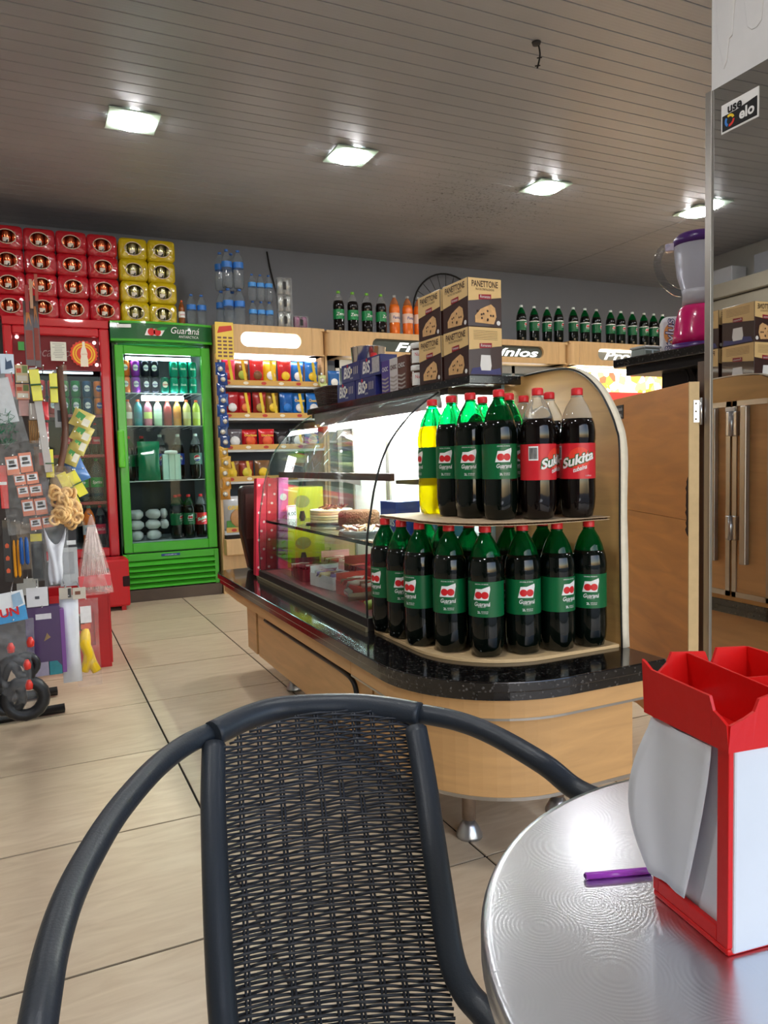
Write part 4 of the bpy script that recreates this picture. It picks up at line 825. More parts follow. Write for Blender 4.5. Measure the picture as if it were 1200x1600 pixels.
# sealed snack bags
def snackbag(label, w, h, t, col, col2, group, strip=True, txt=None, emb=True):
    b = thing('snack_bag', label, 'snack bag', (0, 0, 0), 0, group)
    cm = M('foil_%d_%d_%d' % col, col, .25, coat=.6, noise=.16, ns=14, bump=.3, bs=18)
    pillow(w, h, t, 9, 11).build('bag_body', cm, b)
    if emb: MB().lathe([(0, -.0), (.32*w, -.0), (.30*w, -.003), (0, -.004)], 12).xf(Matrix.Translation((0, -t/2-.0035, h*.36)) @ Matrix.Rotation(-PI/2, 4, 'X')).build('emblem', M('emb_%d_%d_%d' % col2, col2, .35, noise=.3, ns=30), b)
    if strip: MB().obox((w*.12, -t/2-.007, h*.5), (.011, 0, .002), (0, .001, 0), (-.012, .0, h*.46)).build('yellow_band', M('band_yellow', (222, 190, 40), .4, noise=.1, ns=60), b)
    if txt: textmb(txt, h*.16, (0, -t/2-.0085, h*.66), (1, 0, 0), (0, 0, 1), bold=.03, width=w*.78).build('lettering', M('bag_letters', (236, 196, 60), .4), b)
    return b
random.seed(11)
def shelf_bags(z, specs, x0, x1, what):
    n = len(specs); pitch = (x1-x0)/n
    for k, sp_ in enumerate(specs):
        col, col2, nm, strip, txt = sp_; h = .195 if z < 1.7 else .20; w_ = pitch*.97
        if z < 1.2: h = .15
        t = snackbag('%s on the %s snack shelf' % (nm, what), w_, h, .06, col, col2, 'crisp bags on the snack shelves', strip, txt); t.location = (1.335+x0+pitch*(k+.5), CY+.10+.02*(k % 2), z+.001); t.rotation_euler = (-.06*(k % 2), 0, 0)
RD, BR, YL, BL, WH, BK, PK = (196, 26, 36), (120, 74, 40), (232, 190, 40), (24, 110, 196), (226, 226, 226), (30, 26, 30), (220, 60, 100)
shelf_bags(1.655, [(PK, RD, 'pink and red bag', True, None), (BR, (150, 170, 60), 'brown bag with green emblem', True, None), (RD, BR, 'red bag with brown picture', False, None), (YL, WH, 'yellow and white bag', True, None), (RD, YL, 'narrow red and yellow bag', False, None), (BL, WH, 'blue corn snack bag', True, None), (BL, YL, 'blue bag with yellow emblem beside the side panel', True, None)], .05, .86, 'top')
shelf_bags(1.40, [((170, 20, 30), WH, 'dark red bag at the end', False, None), (RD, (230, 120, 60), 'red bag with yellow band', True, None), ((150, 30, 26), (170, 140, 70), 'brownish red bag', True, None), ((150, 110, 40), YL, 'gold bag', True, None), ((20, 90, 170), BL, 'plain blue bag', False, None), (BL, WH, 'blue bag with white panel and yellow band', True, 'Cheetos'), (BL, WH, 'blue bag beside the hanging strip', False, 'Cheetos')], .07, .86, 'second')
shelf_bags(1.15, [((90, 84, 90), WH, 'grey bag', False, None), (RD, (230, 90, 40), 'bright red bag', False, 'Doritos'), ((206, 30, 40), (230, 90, 50), 'red bag of the pair', False, 'Doritos'), (BK, (70, 66, 70), 'black bag', False, None), (BK, WH, 'black bag with yellow band', True, None), (BL, WH, 'dark blue bag', False, None)], .07, .86, 'third')
shelf_bags(.90, [(BR, YL, 'brown bag', True, None), ((150, 60, 40), (220, 200, 60), 'red brown bag with yellow band', True, None), ((120, 84, 50), YL, 'small gold brown bag', False, None)], .04, .42, 'fourth')
g1 = snackbag('large white and green crisp bag with gold lettering on the lowest snack shelf', .24, .27, .09, (196, 200, 204), (190, 140, 90), 'crisp bags on the snack shelves', False, 'GRILLÃO'); g1.location = (1.335+.15, CY+.12, .501)
MB().obox((0, -.045, .045), (.105, 0, 0), (0, .004, 0), (0, 0, .032)).build('green_base', M('bag_green', (70, 130, 50), .4, noise=.3), g1)
g2 = snackbag('large orange crisp bag with blue band on the lowest snack shelf', .2, .25, .08, (226, 110, 40), (170, 60, 30), 'crisp bags on the snack shelves', False, None); g2.location = (1.335+.385, CY+.12, .501); MB().obox((0, -.042, .185), (.085, 0, 0), (0, .004, 0), (0, 0, .022)).build('blue_band', M('bag_blue', (30, 60, 130), .4), g2)
g3 = dup(g2, (1.335+.60, CY+.12, .501), 0, 'large orange crisp bag on the lowest snack shelf beside the side panel')
# hanging strips of sachets on both sides of the cabinet
def chain(x, y, z0, z1, n, cols, where, w=.075, h=.095):
    st = thing('hanging_strip', 'plastic hanging strip clipped to %s' % where, 'strip', (x, y+.02, z0))
    MB().box(-.006, .006, 0, .002, z1-z0, .02).build('tape', M('clear_tape', (190, 190, 186), .4), st); MB().lathe([(.008, .01), (.008, .03)], 8, (0, .001, 0)).build('clip', m_wirew, st)
    for k in range(n):
        z = z0+(z1-z0)*(k+.5)/n; c = cols[k*len(cols)//n]; t = thing('snack_sachet', '%s sachet from the top on %s' % (ORD[k], where), 'sachet', (x+.012*(k % 2)-.006, y-.004-.006*(k % 2), z-h/2), .3*((k % 3)-1), 'sachets hanging at '+where)
        pillow(w, h, .028, 7, 7).build('bag_body', M('sachet_%d_%d_%d' % c, c, .25, coat=.6, noise=.25, ns=25), t); MB().lathe([(0, 0), (.02, 0), (0, -.003)], 9).xf(Matrix.Translation((0, -.016, h*.45)) @ Matrix.Rotation(-PI/2, 4, 'X')).build('emblem', M('sachet_emb', (226, 220, 206), .4), t)
chain(1.362, CY-.02, 1.80, .76, 13, [(20, 60, 130), (24, 70, 140), (30, 60, 110), (196, 150, 50), (190, 130, 40)], 'the snack cabinet next to the green fridge')
chain(2.19, CY-.02, 1.72, 1.33, 6, [(180, 190, 120), (200, 196, 150), (150, 170, 90)], 'the snack cabinet side toward the wicker basket', .06, .08)
# yellow price poster on the corner of the sign
po = thing('price_poster', 'yellow price poster with red heading on the snack cabinet corner', 'poster', (1.40, CY-.012, 1.83)); 
MB().box(-.07, .07, 0, .003, 0, .285).build('paper', M('poster_yellow', (232, 200, 90), .6), po)
mb = MB(); flatpoly(mb, [(-.055, .20), (.062, .225), (.055, .262), (-.04, .25)], (0, 0, 0), (1, 0, 0), (0, 0, 1), .001); mb.build('heading', M('poster_red', (200, 60, 50), .5), po)
mb = MB()
for r_ in range(6):
    for c_ in range(3): flatpoly(mb, [(-.055+c_*.042, .02+r_*.028), (-.025+c_*.042, .02+r_*.028), (-.025+c_*.042, .034+r_*.028), (-.055+c_*.042, .034+r_*.028)], (0, 0, 0), (1, 0, 0), (0, 0, 1), .001)
mb.build('printed_rows', M('poster_print', (120, 84, 80), .6), po, kind='stuff')
# ---------------------------------------------------------------- chilled cabinet "Frios"
frz = thing('chilled_cabinet', 'long wooden fronted chilled cabinet with grey oval Frios sign', 'cabinet', (2.245, CY, 0)); FWd = 2.475
header(frz, 0, FWd, 1.895, 2.102, .41, 2.18, [('Frios', .84, .44), ('e', 1.155, .085), ('Laticínios', 1.69, .86)], False)
for x in (.0, FWd-.02): bx(frz, 'side_panel', m_head, x, x+.02, .06, .84, 0, 1.895)
bx(frz, 'back_panel', M('chill_back', (150, 156, 160), .5), .02, FWd-.02, .6, .62, .5, 1.895); bx(frz, 'base_box', m_head, .02, FWd-.02, .06, .8, 0, .5)
for x in (.09, .70, 1.28, 1.85, 2.36): bx(frz, 'door_frame', al, x, x+.035, .05, .07, .5, 1.87)
bx(frz, 'door_frame', al, .09, 2.395, .05, .07, 1.80, 1.87); bx(frz, 'door_frame', al, .09, 2.395, .05, .07, .5, .55)
for a, b in ((.125, .70), (.735, 1.28), (1.315, 1.85), (1.885, 2.36)): bx(frz, 'door_glass', fgl, a, b, .057, .062, .55, 1.80)
for z in (1.5, 1.2, .9): bx(frz, 'shelf', m_shw, .03, FWd-.03, .1, .58, z-.015, z)
MB().tube([(.2, .12, 1.85), (FWd-.2, .12, 1.85)], .012, 8).build('tube_lamp', M('chill_tube', (255, 255, 255), .4, emit=(235, 245, 255), es=4), frz)
sgn = thing('shop_sign', 'small black lettered sign behind the chilled cabinet glass', 'sign', (2.245+.27, CY+.078, 1.66)); MB().box(-.1, .1, 0, .008, 0, .1).build('board', blackm, sgn); textmb('BRASA', .06, (.015, 0, .05), (1, 0, 0), (0, 0, 1), width=.13).build('lettering', M('print_steel', (170, 176, 184), .4), sgn)
for k in range(3):
    o = MB().lathe([(.0, 0), (.014, 0), (.016, .05), (.016, .14), (.012, .19), (0, .2)], 10).build('cheese_stick', M('orange_stick', (232, 120, 30), .4), None, (2.245+.20+k*.05, CY+.16, 1.501)); tag(o, '%s orange stick on the chilled cabinet shelf from the snack cabinet' % ORD[k], 'snack', 'orange sticks in the chilled cabinet')
bp1 = snackbag('blue snack bag hanging on the chilled cabinet frame beside the snack cabinet', .10, .15, .03, (24, 90, 160), (230, 226, 220), None, False, None); bp1.location = (2.245+.05, CY+.0, 1.62); bp1['group'] = 'blue bags hanging on the chilled cabinet'
dup(bp1, (2.245+.05, CY+.0, 1.46), 0, 'lower blue snack bag hanging on the chilled cabinet frame')
# ---------------------------------------------------------------- cabinet "Produtos" with lit display
pc = thing('display_cabinet', 'wooden cabinet with lit Produtos sign and bright food display', 'cabinet', (4.73, CY, 0)); PW = 1.9
header(pc, 0, PW, 1.895, 2.12, .35, 1.35, 'Produtos', False, platecol=(150, 150, 140), wx=.86, ww=.86)
bx(pc, 'sign_strip', M('sign_glow', (255, 255, 250), .4, emit=(255, 252, 240), es=2.2), .37, 1.33, .02, .024, 2.035, 2.06)
for x in (.0, PW-.02): bx(pc, 'side_panel', m_head, x, x+.02, .06, .84, 0, 1.895)
bx(pc, 'base_box', m_head, .02, PW-.02, .06, .8, 0, .9); MB().tube([(.1, .12, 1.865), (PW-.1, .12, 1.865)], .016, 8).build('tube_lamp', M('display_tube', (255, 255, 255), .4, emit=(255, 248, 230), es=12), pc)
def foodmat():
    m = bpy.data.materials.new('food_print'); m.use_nodes = True; N = m.node_tree.nodes; L = m.node_tree.links; b = N['Principled BSDF']
    tc = N.new('ShaderNodeTexCoord'); v = N.new('ShaderNodeTexVoronoi'); v.inputs['Scale'].default_value = 14; L.new(tc.outputs['Object'], v.inputs[0]); sp_ = N.new('ShaderNodeSeparateColor'); L.new(v.outputs['Color'], sp_.inputs[0])
    r = N.new('ShaderNodeValToRGB'); r.color_ramp.interpolation = 'CONSTANT'
    for p_, c_ in ((.0, (250, 240, 220)), (.35, (240, 200, 120)), (.5, (250, 236, 200)), (.66, (206, 90, 60)), (.76, (236, 200, 60)), (.85, (250, 244, 232)), (.93, (150, 170, 60))):
        e = r.color_ramp.elements.new(p_) if p_ > 0 else r.color_ramp.elements[0]; e.color = lin(c_); e.position = p_
    r.color_ramp.elements[-1].color = lin((250, 240, 225)); L.new(sp_.outputs[0], r.inputs[0]); L.new(r.outputs[0], b.inputs['Base Color']); L.new(r.outputs[0], b.inputs['Emission Color']); b.inputs['Emission Strength'].default_value = .9; return m
bx(pc, 'backlit_food_panel', foodmat(), .02, PW-.02, .4, .41, .9, 1.89); bx(pc, 'red_banner', M('banner_red', (214, 70, 70), .5), .6, 1.3, .385, .395, 1.60, 1.68)
# ================================================================ THINGS STANDING ON THE CABINETS
HZ = 2.108
m_water = M('water_pet', (226, 236, 244), .05, trans=.92, ior=1.12, coat=.6); m_blab = M('label_blue', (50, 120, 206), .35)
WB = [(0, .006), (.034, 0), (.041, .01), (.042, .09), (.040, .12), (.042, .15), (.042, .2), (.034, .235), (.019, .262), (.0135, .275), (.0135, .285)]
def water(label, group, lab=m_blab, s=1.0):
    t = thing('water_bottle', label, 'bottle', (0, 0, 0), 0, group)
    MB().lathe([(r, z*s) for r, z in WB], 16).build('bottle_body', m_water, t); MB().lathe([(.0145, .28*s), (.015, .296*s), (0, .298*s)], 12).build('cap', M('cap_blue', (60, 110, 190), .4), t); MB().lathe([(.0425, .155*s), (.0425, .2*s)], 16, cap=False).build('label', lab, t); return t
GW = 'water bottles on the snack cabinet'; wp = None
spots = [(1.39, 2, 0, 'tall'), (1.48, 2, 0, 'tall'), (1.575, 2, 0, 'tall')]
def put(x, y, z, lab):
    global wp
    if wp is None: wp = water(lab, GW); wp.location = (x, y, z)
    else: return dup(wp, (x, y, z), 0, lab, GW)
for l_ in range(2):
    for r_ in range(2):
        for k in range(2): put(1.475+.09*k-.03*r_, 5.93+.1*r_, HZ+.001+.299*l_, '%s blue labelled water bottle of the tall stack, %s layer, %s row' % (ORD[k], ('lower', 'upper')[l_], ('front', 'rear')[r_]))
wp2 = None
for l_ in range(2):
    for k in range(3):
        lab = '%s slim water bottle in the %s layer beside the silver cans' % (ORD[k], ('lower', 'upper')[l_]); loc = (1.672+.068*k, 5.93, HZ+.001+.212*l_)
        if wp2 is None: wp2 = water(lab, GW, M('label_blue2', (70, 150, 226), .35), .71); wp2.location = loc; 
        else: dup(wp2, loc, 0, lab, GW)
for o in [o for o in COL.objects if o.get('label', '').startswith(('first slim', 'second slim', 'third slim'))]: o.scale = (.76, .76, 1)
for k, x in enumerate((1.20, 1.28)): 
    q = dup(wp, (x, 6.0, 2.102), 0, '%s short water bottle behind the fridge sign from the yellow packs' % ORD[k], GW); q.scale = (.85, .85, .85)
sb = soda('small amber soft drink bottle with orange cap beside the yellow packs', M('amber_drink', (130, 70, 30), .1, coat=.5), M('amber_drink', (130, 70, 30)), M('cap_orange2', (226, 96, 40), .4), WHITEP, 'soda', REDP, None); sb.location = (1.125, FY+.10, 2.102); sb.scale = (.52, .52, .56); del_ = None
# silver can packs and a purple one
m_sfilm = filmmat('clear_film', (220, 224, 228), .18); 
def sixpack(label, canm, group, n, cw=.03, ch=.135):
    t = thing('can_pack', label, 'can pack', (0, 0, 0), 0, group)
    for k in range(2):
        c = MB().lathe([(.02, .0), (cw, .008), (cw, ch-.012), (.025, ch-.002), (0, ch-.002)], 14, ((k-.5)*cw*2.02, cw, 0)).build('can', canm, t)
    bx(t, 'film_wrap', m_sfilm, -cw*2.06, cw*2.06, -.002, cw*2+.002, 0, ch); bx(t, 'film_hole', blackm, -.012, .012, -.004, -.0025, ch*.3, ch*.75); return t
m_scan = M('can_silver', (170, 174, 170), .25, metal=.9)
s0 = sixpack('silver can pack at the bottom of the column beside the slim water bottles', m_scan, 'silver can packs on the snack cabinet', 2); s0.location = (1.932, 5.90, HZ+.001)
for k in (1, 2): dup(s0, (1.932, 5.90, HZ+.001+.1365*k), 0, 'silver can pack in the %s of the column beside the slim water bottles' % ('middle', 'top')[k-1], 'silver can packs on the snack cabinet')
s1_ = sixpack('purple can pack beside the silver cans', M('can_purple', (120, 40, 90), .3, metal=.3), None, 2, .029, .11); s1_.location = (2.068, 5.90, HZ+.001)
# green capped zero guaraná bottles, orange soda bottles, long row of green bottles
GZ = 'tall soda bottles on the chilled cabinet'
gz = soda('x', m_cola, m_clearpet, M('cap_lime', (120, 190, 60), .4), M('label_mid_green', (20, 130, 70), .35), 'Zero', WHITEP, GZ)
for k, px in enumerate((530, 552, 574, 596)):
    x = aty(px, 517, 5.97).x; lab = '%s lime capped dark soda bottle from the snack cabinet' % ORD[k]
    if k == 0: gz.location = (x, 5.97, HZ-.005); gz['label'] = lab
    else: dup(gz, (x, 5.97, HZ-.005), .3*(k-1), lab, GZ)
og = soda('x', m_or, M('clear_orange', (230, 150, 100), .08, trans=.6, ior=1.1, coat=.4), M('cap_grey', (170, 170, 170), .4), M('label_fanta2', (232, 200, 180), .4), 'Fanta', M('print_blue3', (40, 70, 140), .4), GZ)
for k, px in enumerate((617, 637.5, 655, 672)):
    x = aty(px, 521, 5.97).x; lab = '%s orange soda bottle on the chilled cabinet from the lime capped ones' % ORD[k]
    if k == 0: og.location = (x, 5.97, HZ-.005); og['label'] = lab
    else: dup(og, (x, 5.97, HZ-.005), .2, lab, GZ)
GL = 'white capped green bottles along the cabinet tops'
gl_ = thing('soda_bottle', 'x', 'bottle', (0, 0, 0), 0, GL)
MB().lathe(CLIP, 18).build('bottle_body', m_green_dark, gl_); MB().lathe(SHO, 16, cap=False).build('bottle_shoulder', m_greenpet, gl_); caps(gl_, .337, M('cap_white', (226, 236, 232))); guarana_label(.0485, .118, .208, gl_, small=False); MB().lathe([(.049, .204), (.049, .213)], 18, cap=False).build('label_edge', WHITEP, gl_)
for k, px in enumerate((815, 835, 855, 873, 896, 914, 932, 954, 970, 988, 1006, 1021, 1035)):
    x = aty(px, 535, 5.97).x; lab = '%s white capped green bottle from the panettone boxes, on the cabinet tops' % ORD[k]; z = HZ-.005 if x < 4.73 else 2.121
    if k == 0: gl_.location = (x, 5.97, z); gl_['label'] = lab; gl_.rotation_euler.z = .45
    else: dup(gl_, (x, 5.97, z), .25+.3*math.sin(k*2.3), lab, GL)
# wire wheel guard leaning on the wall
wh = thing('wire_wheel', 'black spoked wire wheel leaning on the back wall behind panettone boxes', 'wheel', (3.82, 6.56, 2.11)); RR = .37
ctr = Vector((0, 0, RR)); m_rim = M('wheel_black', (26, 26, 28), .45)
MB().tube([ctr+Vector((RR*math.cos(a), 0, RR*math.sin(a))) for a in [2*PI*k/40 for k in range(40)]], .009, 6, closed=True).build('rim', m_rim, wh)
for k in range(24): a = 2*PI*k/24; MB().tube([ctr+Vector((.03*math.cos(a), 0, .03*math.sin(a))), ctr+Vector(((RR-.005)*math.cos(a), 0, (RR-.005)*math.sin(a)))], .003, 4).build('spoke', m_rim, wh)
MB().lathe([(0, -.02), (.035, -.02), (.035, .02), (0, .02)], 14).xf(Matrix.Translation(ctr) @ Matrix.Rotation(PI/2, 4, 'X')).build('hub', m_rim, wh)
# slack cable down the wall
cbl = MB().tube(crspline([(2.02, BACK-.012, 2.92), (2.05, BACK-.012, 2.75), (2.10, BACK-.012, 2.55), (2.16, BACK-.012, 2.35), (2.22, BACK-.012, 2.14)], 5), .007, 6).build('wall_cable', m_wire); tag(cbl, 'dark cable running down the grey back wall behind the silver cans', 'cable')
# ================================================================ ON TOP OF THE SHOWCASE
TOPZ = BZ+.775
def U3(f): return {'L': (Vector((0, -1, 0)), Vector((-1, 0, 0))), 'F': (Vector((1, 0, 0)), Vector((0, -1, 0))), 'R': (Vector((0, 1, 0)), Vector((1, 0, 0)))}[f]
m_pbrown = M('panettone_brown', (58, 34, 30), .35, coat=.2); m_pcream = M('panettone_cream', (224, 190, 132), .4); m_bread = M('print_bread', (216, 170, 116), .5, noise=.35, ns=70); m_logo = M('print_maroon', (150, 16, 40), .4); m_dk = M('print_brown', (60, 36, 26), .5)
def panettone(label, faces):
    dx, dy, h = .118, .148, .143; t = thing('panettone_box', label, 'box', (0, 0, 0), 0, 'panettone boxes on the showcase')
    MB().box(-dx/2, dx/2, -dy/2, dy/2, 0, h).build('carton', m_pbrown, t, bev=.0012)
    for f, style in faces:
        u, n = U3(f); w_ = dy if f in 'LR' else dx; O = n*((dx if f in 'LR' else dy)/2); v = Vector((0, 0, 1))
        mb = MB(); flatpoly(mb, [(-w_/2+.001, h*.52), (w_/2-.001, h*.62), (w_/2-.001, h-.001), (-w_/2+.001, h-.001)], O, u, v, .0006); mb.build('cream_panel', m_pcream, t)
        mb = MB(); flatpoly(mb, [(-.022, h*.555), (.022, h*.575), (.022, h*.675), (-.022, h*.66)], O, u, v, .0014); mb.build('logo_plate', m_logo, t)
        textmb('Romanato', .012, O+Vector((0, 0, h*.617)), u, v, shear=.2, width=.036, off=.002).build('lettering', whitem, t)
        if style == 'pic':
            textmb('PANETTONE', .026, O+Vector((0, 0, h*.87)), u, v, bold=.012, width=w_*.78, off=.0016).build('lettering', m_dk, t)
            textmb('FRUTAS CRISTALIZADAS', .009, O+Vector((0, 0, h*.765)), u, v, width=w_*.55, off=.0016).build('lettering', m_dk, t)
            br = [(-.30, .08), (.26, .06), (.34, .22), (.30, .40), (.18, .47), (.02, .42), (-.14, .36), (-.30, .22)]
            mb = MB(); flatpoly(mb, [(x*w_, y*h) for x, y in br], O, u, v, .0011); mb.build('bread_picture', m_bread, t)
            rr = random.Random(3); mb = MB()
            for k in range(9): flatpoly(mb, circle(rr.uniform(-.22, .24)*w_, rr.uniform(.12, .36)*h, .0035, 7), O, u, v, .0017)
            mb.build('bread_fruit', m_dk, t, kind='stuff'); mb = MB(); flatpoly(mb, circle(.40*w_, .09*h, .007, 12), O, u, v, .0012); mb.build('seal', whitem, t)
        else:
            mb = MB()
            for k in range(6): flatpoly(mb, [(-.36*w_, h*(.74+.035*k)), (.36*w_, h*(.74+.035*k)), (.36*w_, h*(.746+.035*k)), (-.36*w_, h*(.746+.035*k))], O, u, v, .0014)
            mb.build('printed_lines', m_dk, t, kind='stuff')
            mb = MB(); flatpoly(mb, [(-.14*w_, .1*h), (.14*w_, .1*h), (.17*w_, .2*h), (.14*w_, .42*h), (-.14*w_, .42*h), (-.17*w_, .2*h)], O, u, v, .0011); mb.build('nutrition_panel', whitem, t)
            mb = MB(); flatpoly(mb, [(-.46*w_, .02*h), (.46*w_, .02*h), (.44*w_, .16*h), (.2*w_, .12*h), (-.1*w_, .18*h), (-.4*w_, .14*h)], O, u, v, .0009); mb.build('blue_cloth_picture', M('print_bluecloth', (70, 70, 120), .5, noise=.3), t)
    return t
PXc = 1.195+.059
for k, (y, l_, fs, lab) in enumerate([(1.925+.074, 0, (('L', 'pic'), ('F', 'back'), ('R', 'back')), 'panettone box showing its small print, lower one at the slab end'), (1.925+.074, 1, (('L', 'pic'), ('F', 'pic'), ('R', 'back')), 'panettone box stacked on top at the slab end, slice picture forward'), (2.09+.074, 0, (('L', 'pic'), ('F', 'pic'), ('R', 'pic')), 'lower panettone box beside the chocolate spread jars'), (2.09+.074, 1, (('L', 'pic'), ('F', 'pic'), ('R', 'back')), 'upper panettone box beside the chocolate spread jars')]):
    t = panettone(lab, fs); t.location = (PXc, y, TOPZ+.0005+l_*.1437)
# bis wafer boxes
m_bis = M('bis_navy', (34, 40, 110), .35)
def bisbox(label, ln=.19, grey=False):
    t = thing('wafer_box', label, 'box', (0, 0, 0), 0, 'blue wafer boxes on the showcase'); MB().box(0, .07, -ln/2, ln/2, 0, .074).build('carton', m_bis, t, bev=.001); u, n = U3('L'); O = Vector((0, 0, 0)); v = Vector((0, 0, 1))
    textmb('BiS', .062, O+u*(-ln*.2)+v*.037, u, v, shear=.2, bold=.03, width=.075, off=.001).build('lettering', whitem, t)
    mb = MB(); flatpoly(mb, circle(-ln*.2+.01, .066, .007, 10), O, u, v, .0014); mb.build('red_dot', REDP, t)
    if grey: mb = MB(); flatpoly(mb, [(.02, .01), (ln*.46, .01), (ln*.46, .068), (.02, .068)], O, u, v, .0009); mb.build('pattern_panel', M('print_lightgrey', (176, 172, 176), .5, noise=.4, ns=90), t)
    else:
        for k in range(3): mb = MB(); flatpoly(mb, [(.035+k*.017, .026), (.041+k*.017, .026), (.043+k*.017, .056), (.037+k*.017, .056)], O, u, v, .001); mb.build('wafer_picture', M('print_tan', (206, 196, 190), .5), t)
        mb = MB(); flatpoly(mb, [(.0, .03), (.018, .034), (.02, .05), (.004, .052)], O, u, v, .001); mb.build('wafer_picture', M('print_cream2', (230, 220, 190), .5), t)
    textmb('xtra', .014, O+u*.01+v*.014, u, v, shear=.2, width=.03, off=.001).build('lettering', whitem, t)
    return t
for y, z, g, lab in ((2.895, 0, 0, 'blue wafer box on the slab beside the wicker basket'), (2.695, 0, 0, 'blue wafer box on the slab beside the purple chocolate box'), (2.84, .0745, 0, 'blue wafer box stacked across the lower two'), (2.646, .0745, 1, 'blue wafer box with grey pattern panel, on the upper layer')):
    t = bisbox(lab, .19, g); t.location = (1.198, y, TOPZ+.0005+z)
# upright chocolate cartons with wafer fronts
for k, (y, col, nm) in enumerate(((2.515, (78, 60, 140), 'purple'), (2.445, (206, 200, 202), 'pale grey'), (2.38, (96, 60, 52), 'brown'))):
    t = thing('chocolate_carton', '%s upright chocolate carton between the wafer boxes and the jars' % nm, 'box', (1.20, y, TOPZ+.0005), 0, 'chocolate cartons on the showcase')
    MB().box(0, .07, -.033, .033, 0, .118).build('carton', M('choc_%d' % col[0], col, .4), t, bev=.001); u, n = U3('L')
    textmb('CHOC', .022, Vector((0, 0, .085)), u, Vector((0, 0, 1)), bold=.02, width=.05, off=.001).build('lettering', whitem if k != 1 else m_dk, t)
    for j in range(4): mb = MB(); flatpoly(mb, [(-.028, .008+j*.014), (0, .003+j*.014), (.028, .008+j*.014), (.028, .014+j*.014), (0, .009+j*.014), (-.028, .014+j*.014)], (0, 0, 0), u, (0, 0, 1), .001); mb.build('wafer_stripe', M('print_wafer', (170, 160, 156), .5), t)
def jar(label, z):
    t = thing('spread_jar', label, 'jar', (1.235, 2.305, TOPZ+.0005+z), facing(1.235, 2.305), 'chocolate spread jars on the showcase')
    MB().lathe([(0, .0), (.03, .0), (.034, .005), (.034, .05), (.03, .056)], 20).build('jar_body', M('jar_brown', (70, 40, 28), .12, coat=.5), t); MB().lathe([(.033, .056), (.034, .058), (.034, .073), (.031, .075), (0, .075)], 20).build('lid', m_white, t); l = MB().lathe([(.0345, .006), (.0345, .048)], 20, arc=(-PI/2-1, -PI/2+1)).build('label', m_white, t); bendtext('Nutella', .017, .0345, .034, -PI/2, width=.038).build('lettering', REDP, l)
jar('chocolate spread jar standing on the slab', 0); jar('chocolate spread jar stacked on another jar', .0755)
# wicker basket with yellow fruit pack
bk = thing('wicker_basket', 'dark brown woven basket at the far end of the showcase slab', 'basket', (1.285, 3.235, TOPZ+.0005)); m_wick = M('wicker_brown', (58, 36, 32), .5)
def brect(sx, sy, z, n=40):
    P = []
    for k in range(n):
        a = 2*PI*k/n; c_, s_ = math.cos(a), math.sin(a); P.append((sx*abs(c_)**.35*(1 if c_ > 0 else -1), sy*abs(s_)**.35*(1 if s_ > 0 else -1), z))
    return P
MB().prism([(x, y, .0) for x, y, z in brect(.06, .085, 0)], (0, 0, .005)).build('base', m_wick, bk)
for k in range(11):
    z = .008+.0078*k; q = 1+.022*k; P = brect(.06*q, .085*q, z); P = [(x*(1+.02*(1 if (i+k) % 2 else -1)), y*(1+.02*(1 if (i+k) % 2 else -1)), z_) for i, (x, y, z_) in enumerate(P)]; MB().tube(P, .0042 if k < 10 else .006, 5, closed=True).build('weave_row', m_wick, bk)
for i in range(0, 40, 2): a = brect(.06, .085, .002)[i]; b = brect(.06*1.22, .085*1.22, .086)[i]; MB().tube([a, b], .0025, 4).build('stake', m_wick, bk)
fp = MB().lathe([(0, 0), (.03, .004), (.045, .03), (.04, .055), (.02, .068), (0, .07)], 14, mod=lambda i, t: 1+.12*math.sin(2*t)).build('fruit_pack', M('fruit_yellow', (232, 210, 50), .3, coat=.4), None, (1.285, 3.22, TOPZ+.035)); tag(fp, 'yellow wrapped pack lying in the wicker basket', 'snack'); fp.scale = (.9, 1.3, .95)
# squeeze bottle and aluminium pan on a black stand
sq_ = thing('squeeze_bottle', 'white squeeze bottle with red cap behind the wafer boxes', 'bottle', (1.307, 2.845, TOPZ+.0005)); MB().lathe([(0, 0), (.024, 0), (.026, .01), (.026, .08), (.034, .105), (.037, .13), (.032, .15), (.018, .165), (.013, .168)], 20).build('bottle_body', M('squeeze_white', (232, 232, 234), .35), sq_); MB().lathe([(.0155, .168), (.0155, .188), (.011, .196), (0, .197)], 16).build('cap', RED, sq_)
pan = thing('aluminium_pan', 'shiny aluminium pan on a black stand behind the wafer boxes', 'pan', (1.325, 2.94, TOPZ+.0005)); MB().lathe([(0, 0), (.036, 0), (.036, .01), (.03, .02), (.032, .12), (.062, .14), (.062, .165), (0, .165)], 24).build('stand', m_blackpl, pan); MB().lathe([(0, .1656), (.064, .1656), (.07, .17), (.075, .228), (.077, .23), (.072, .228), (.067, .175), (0, .173)], 32).build('bowl', M('polished_alu', (214, 214, 216), .18, metal=.95), pan)
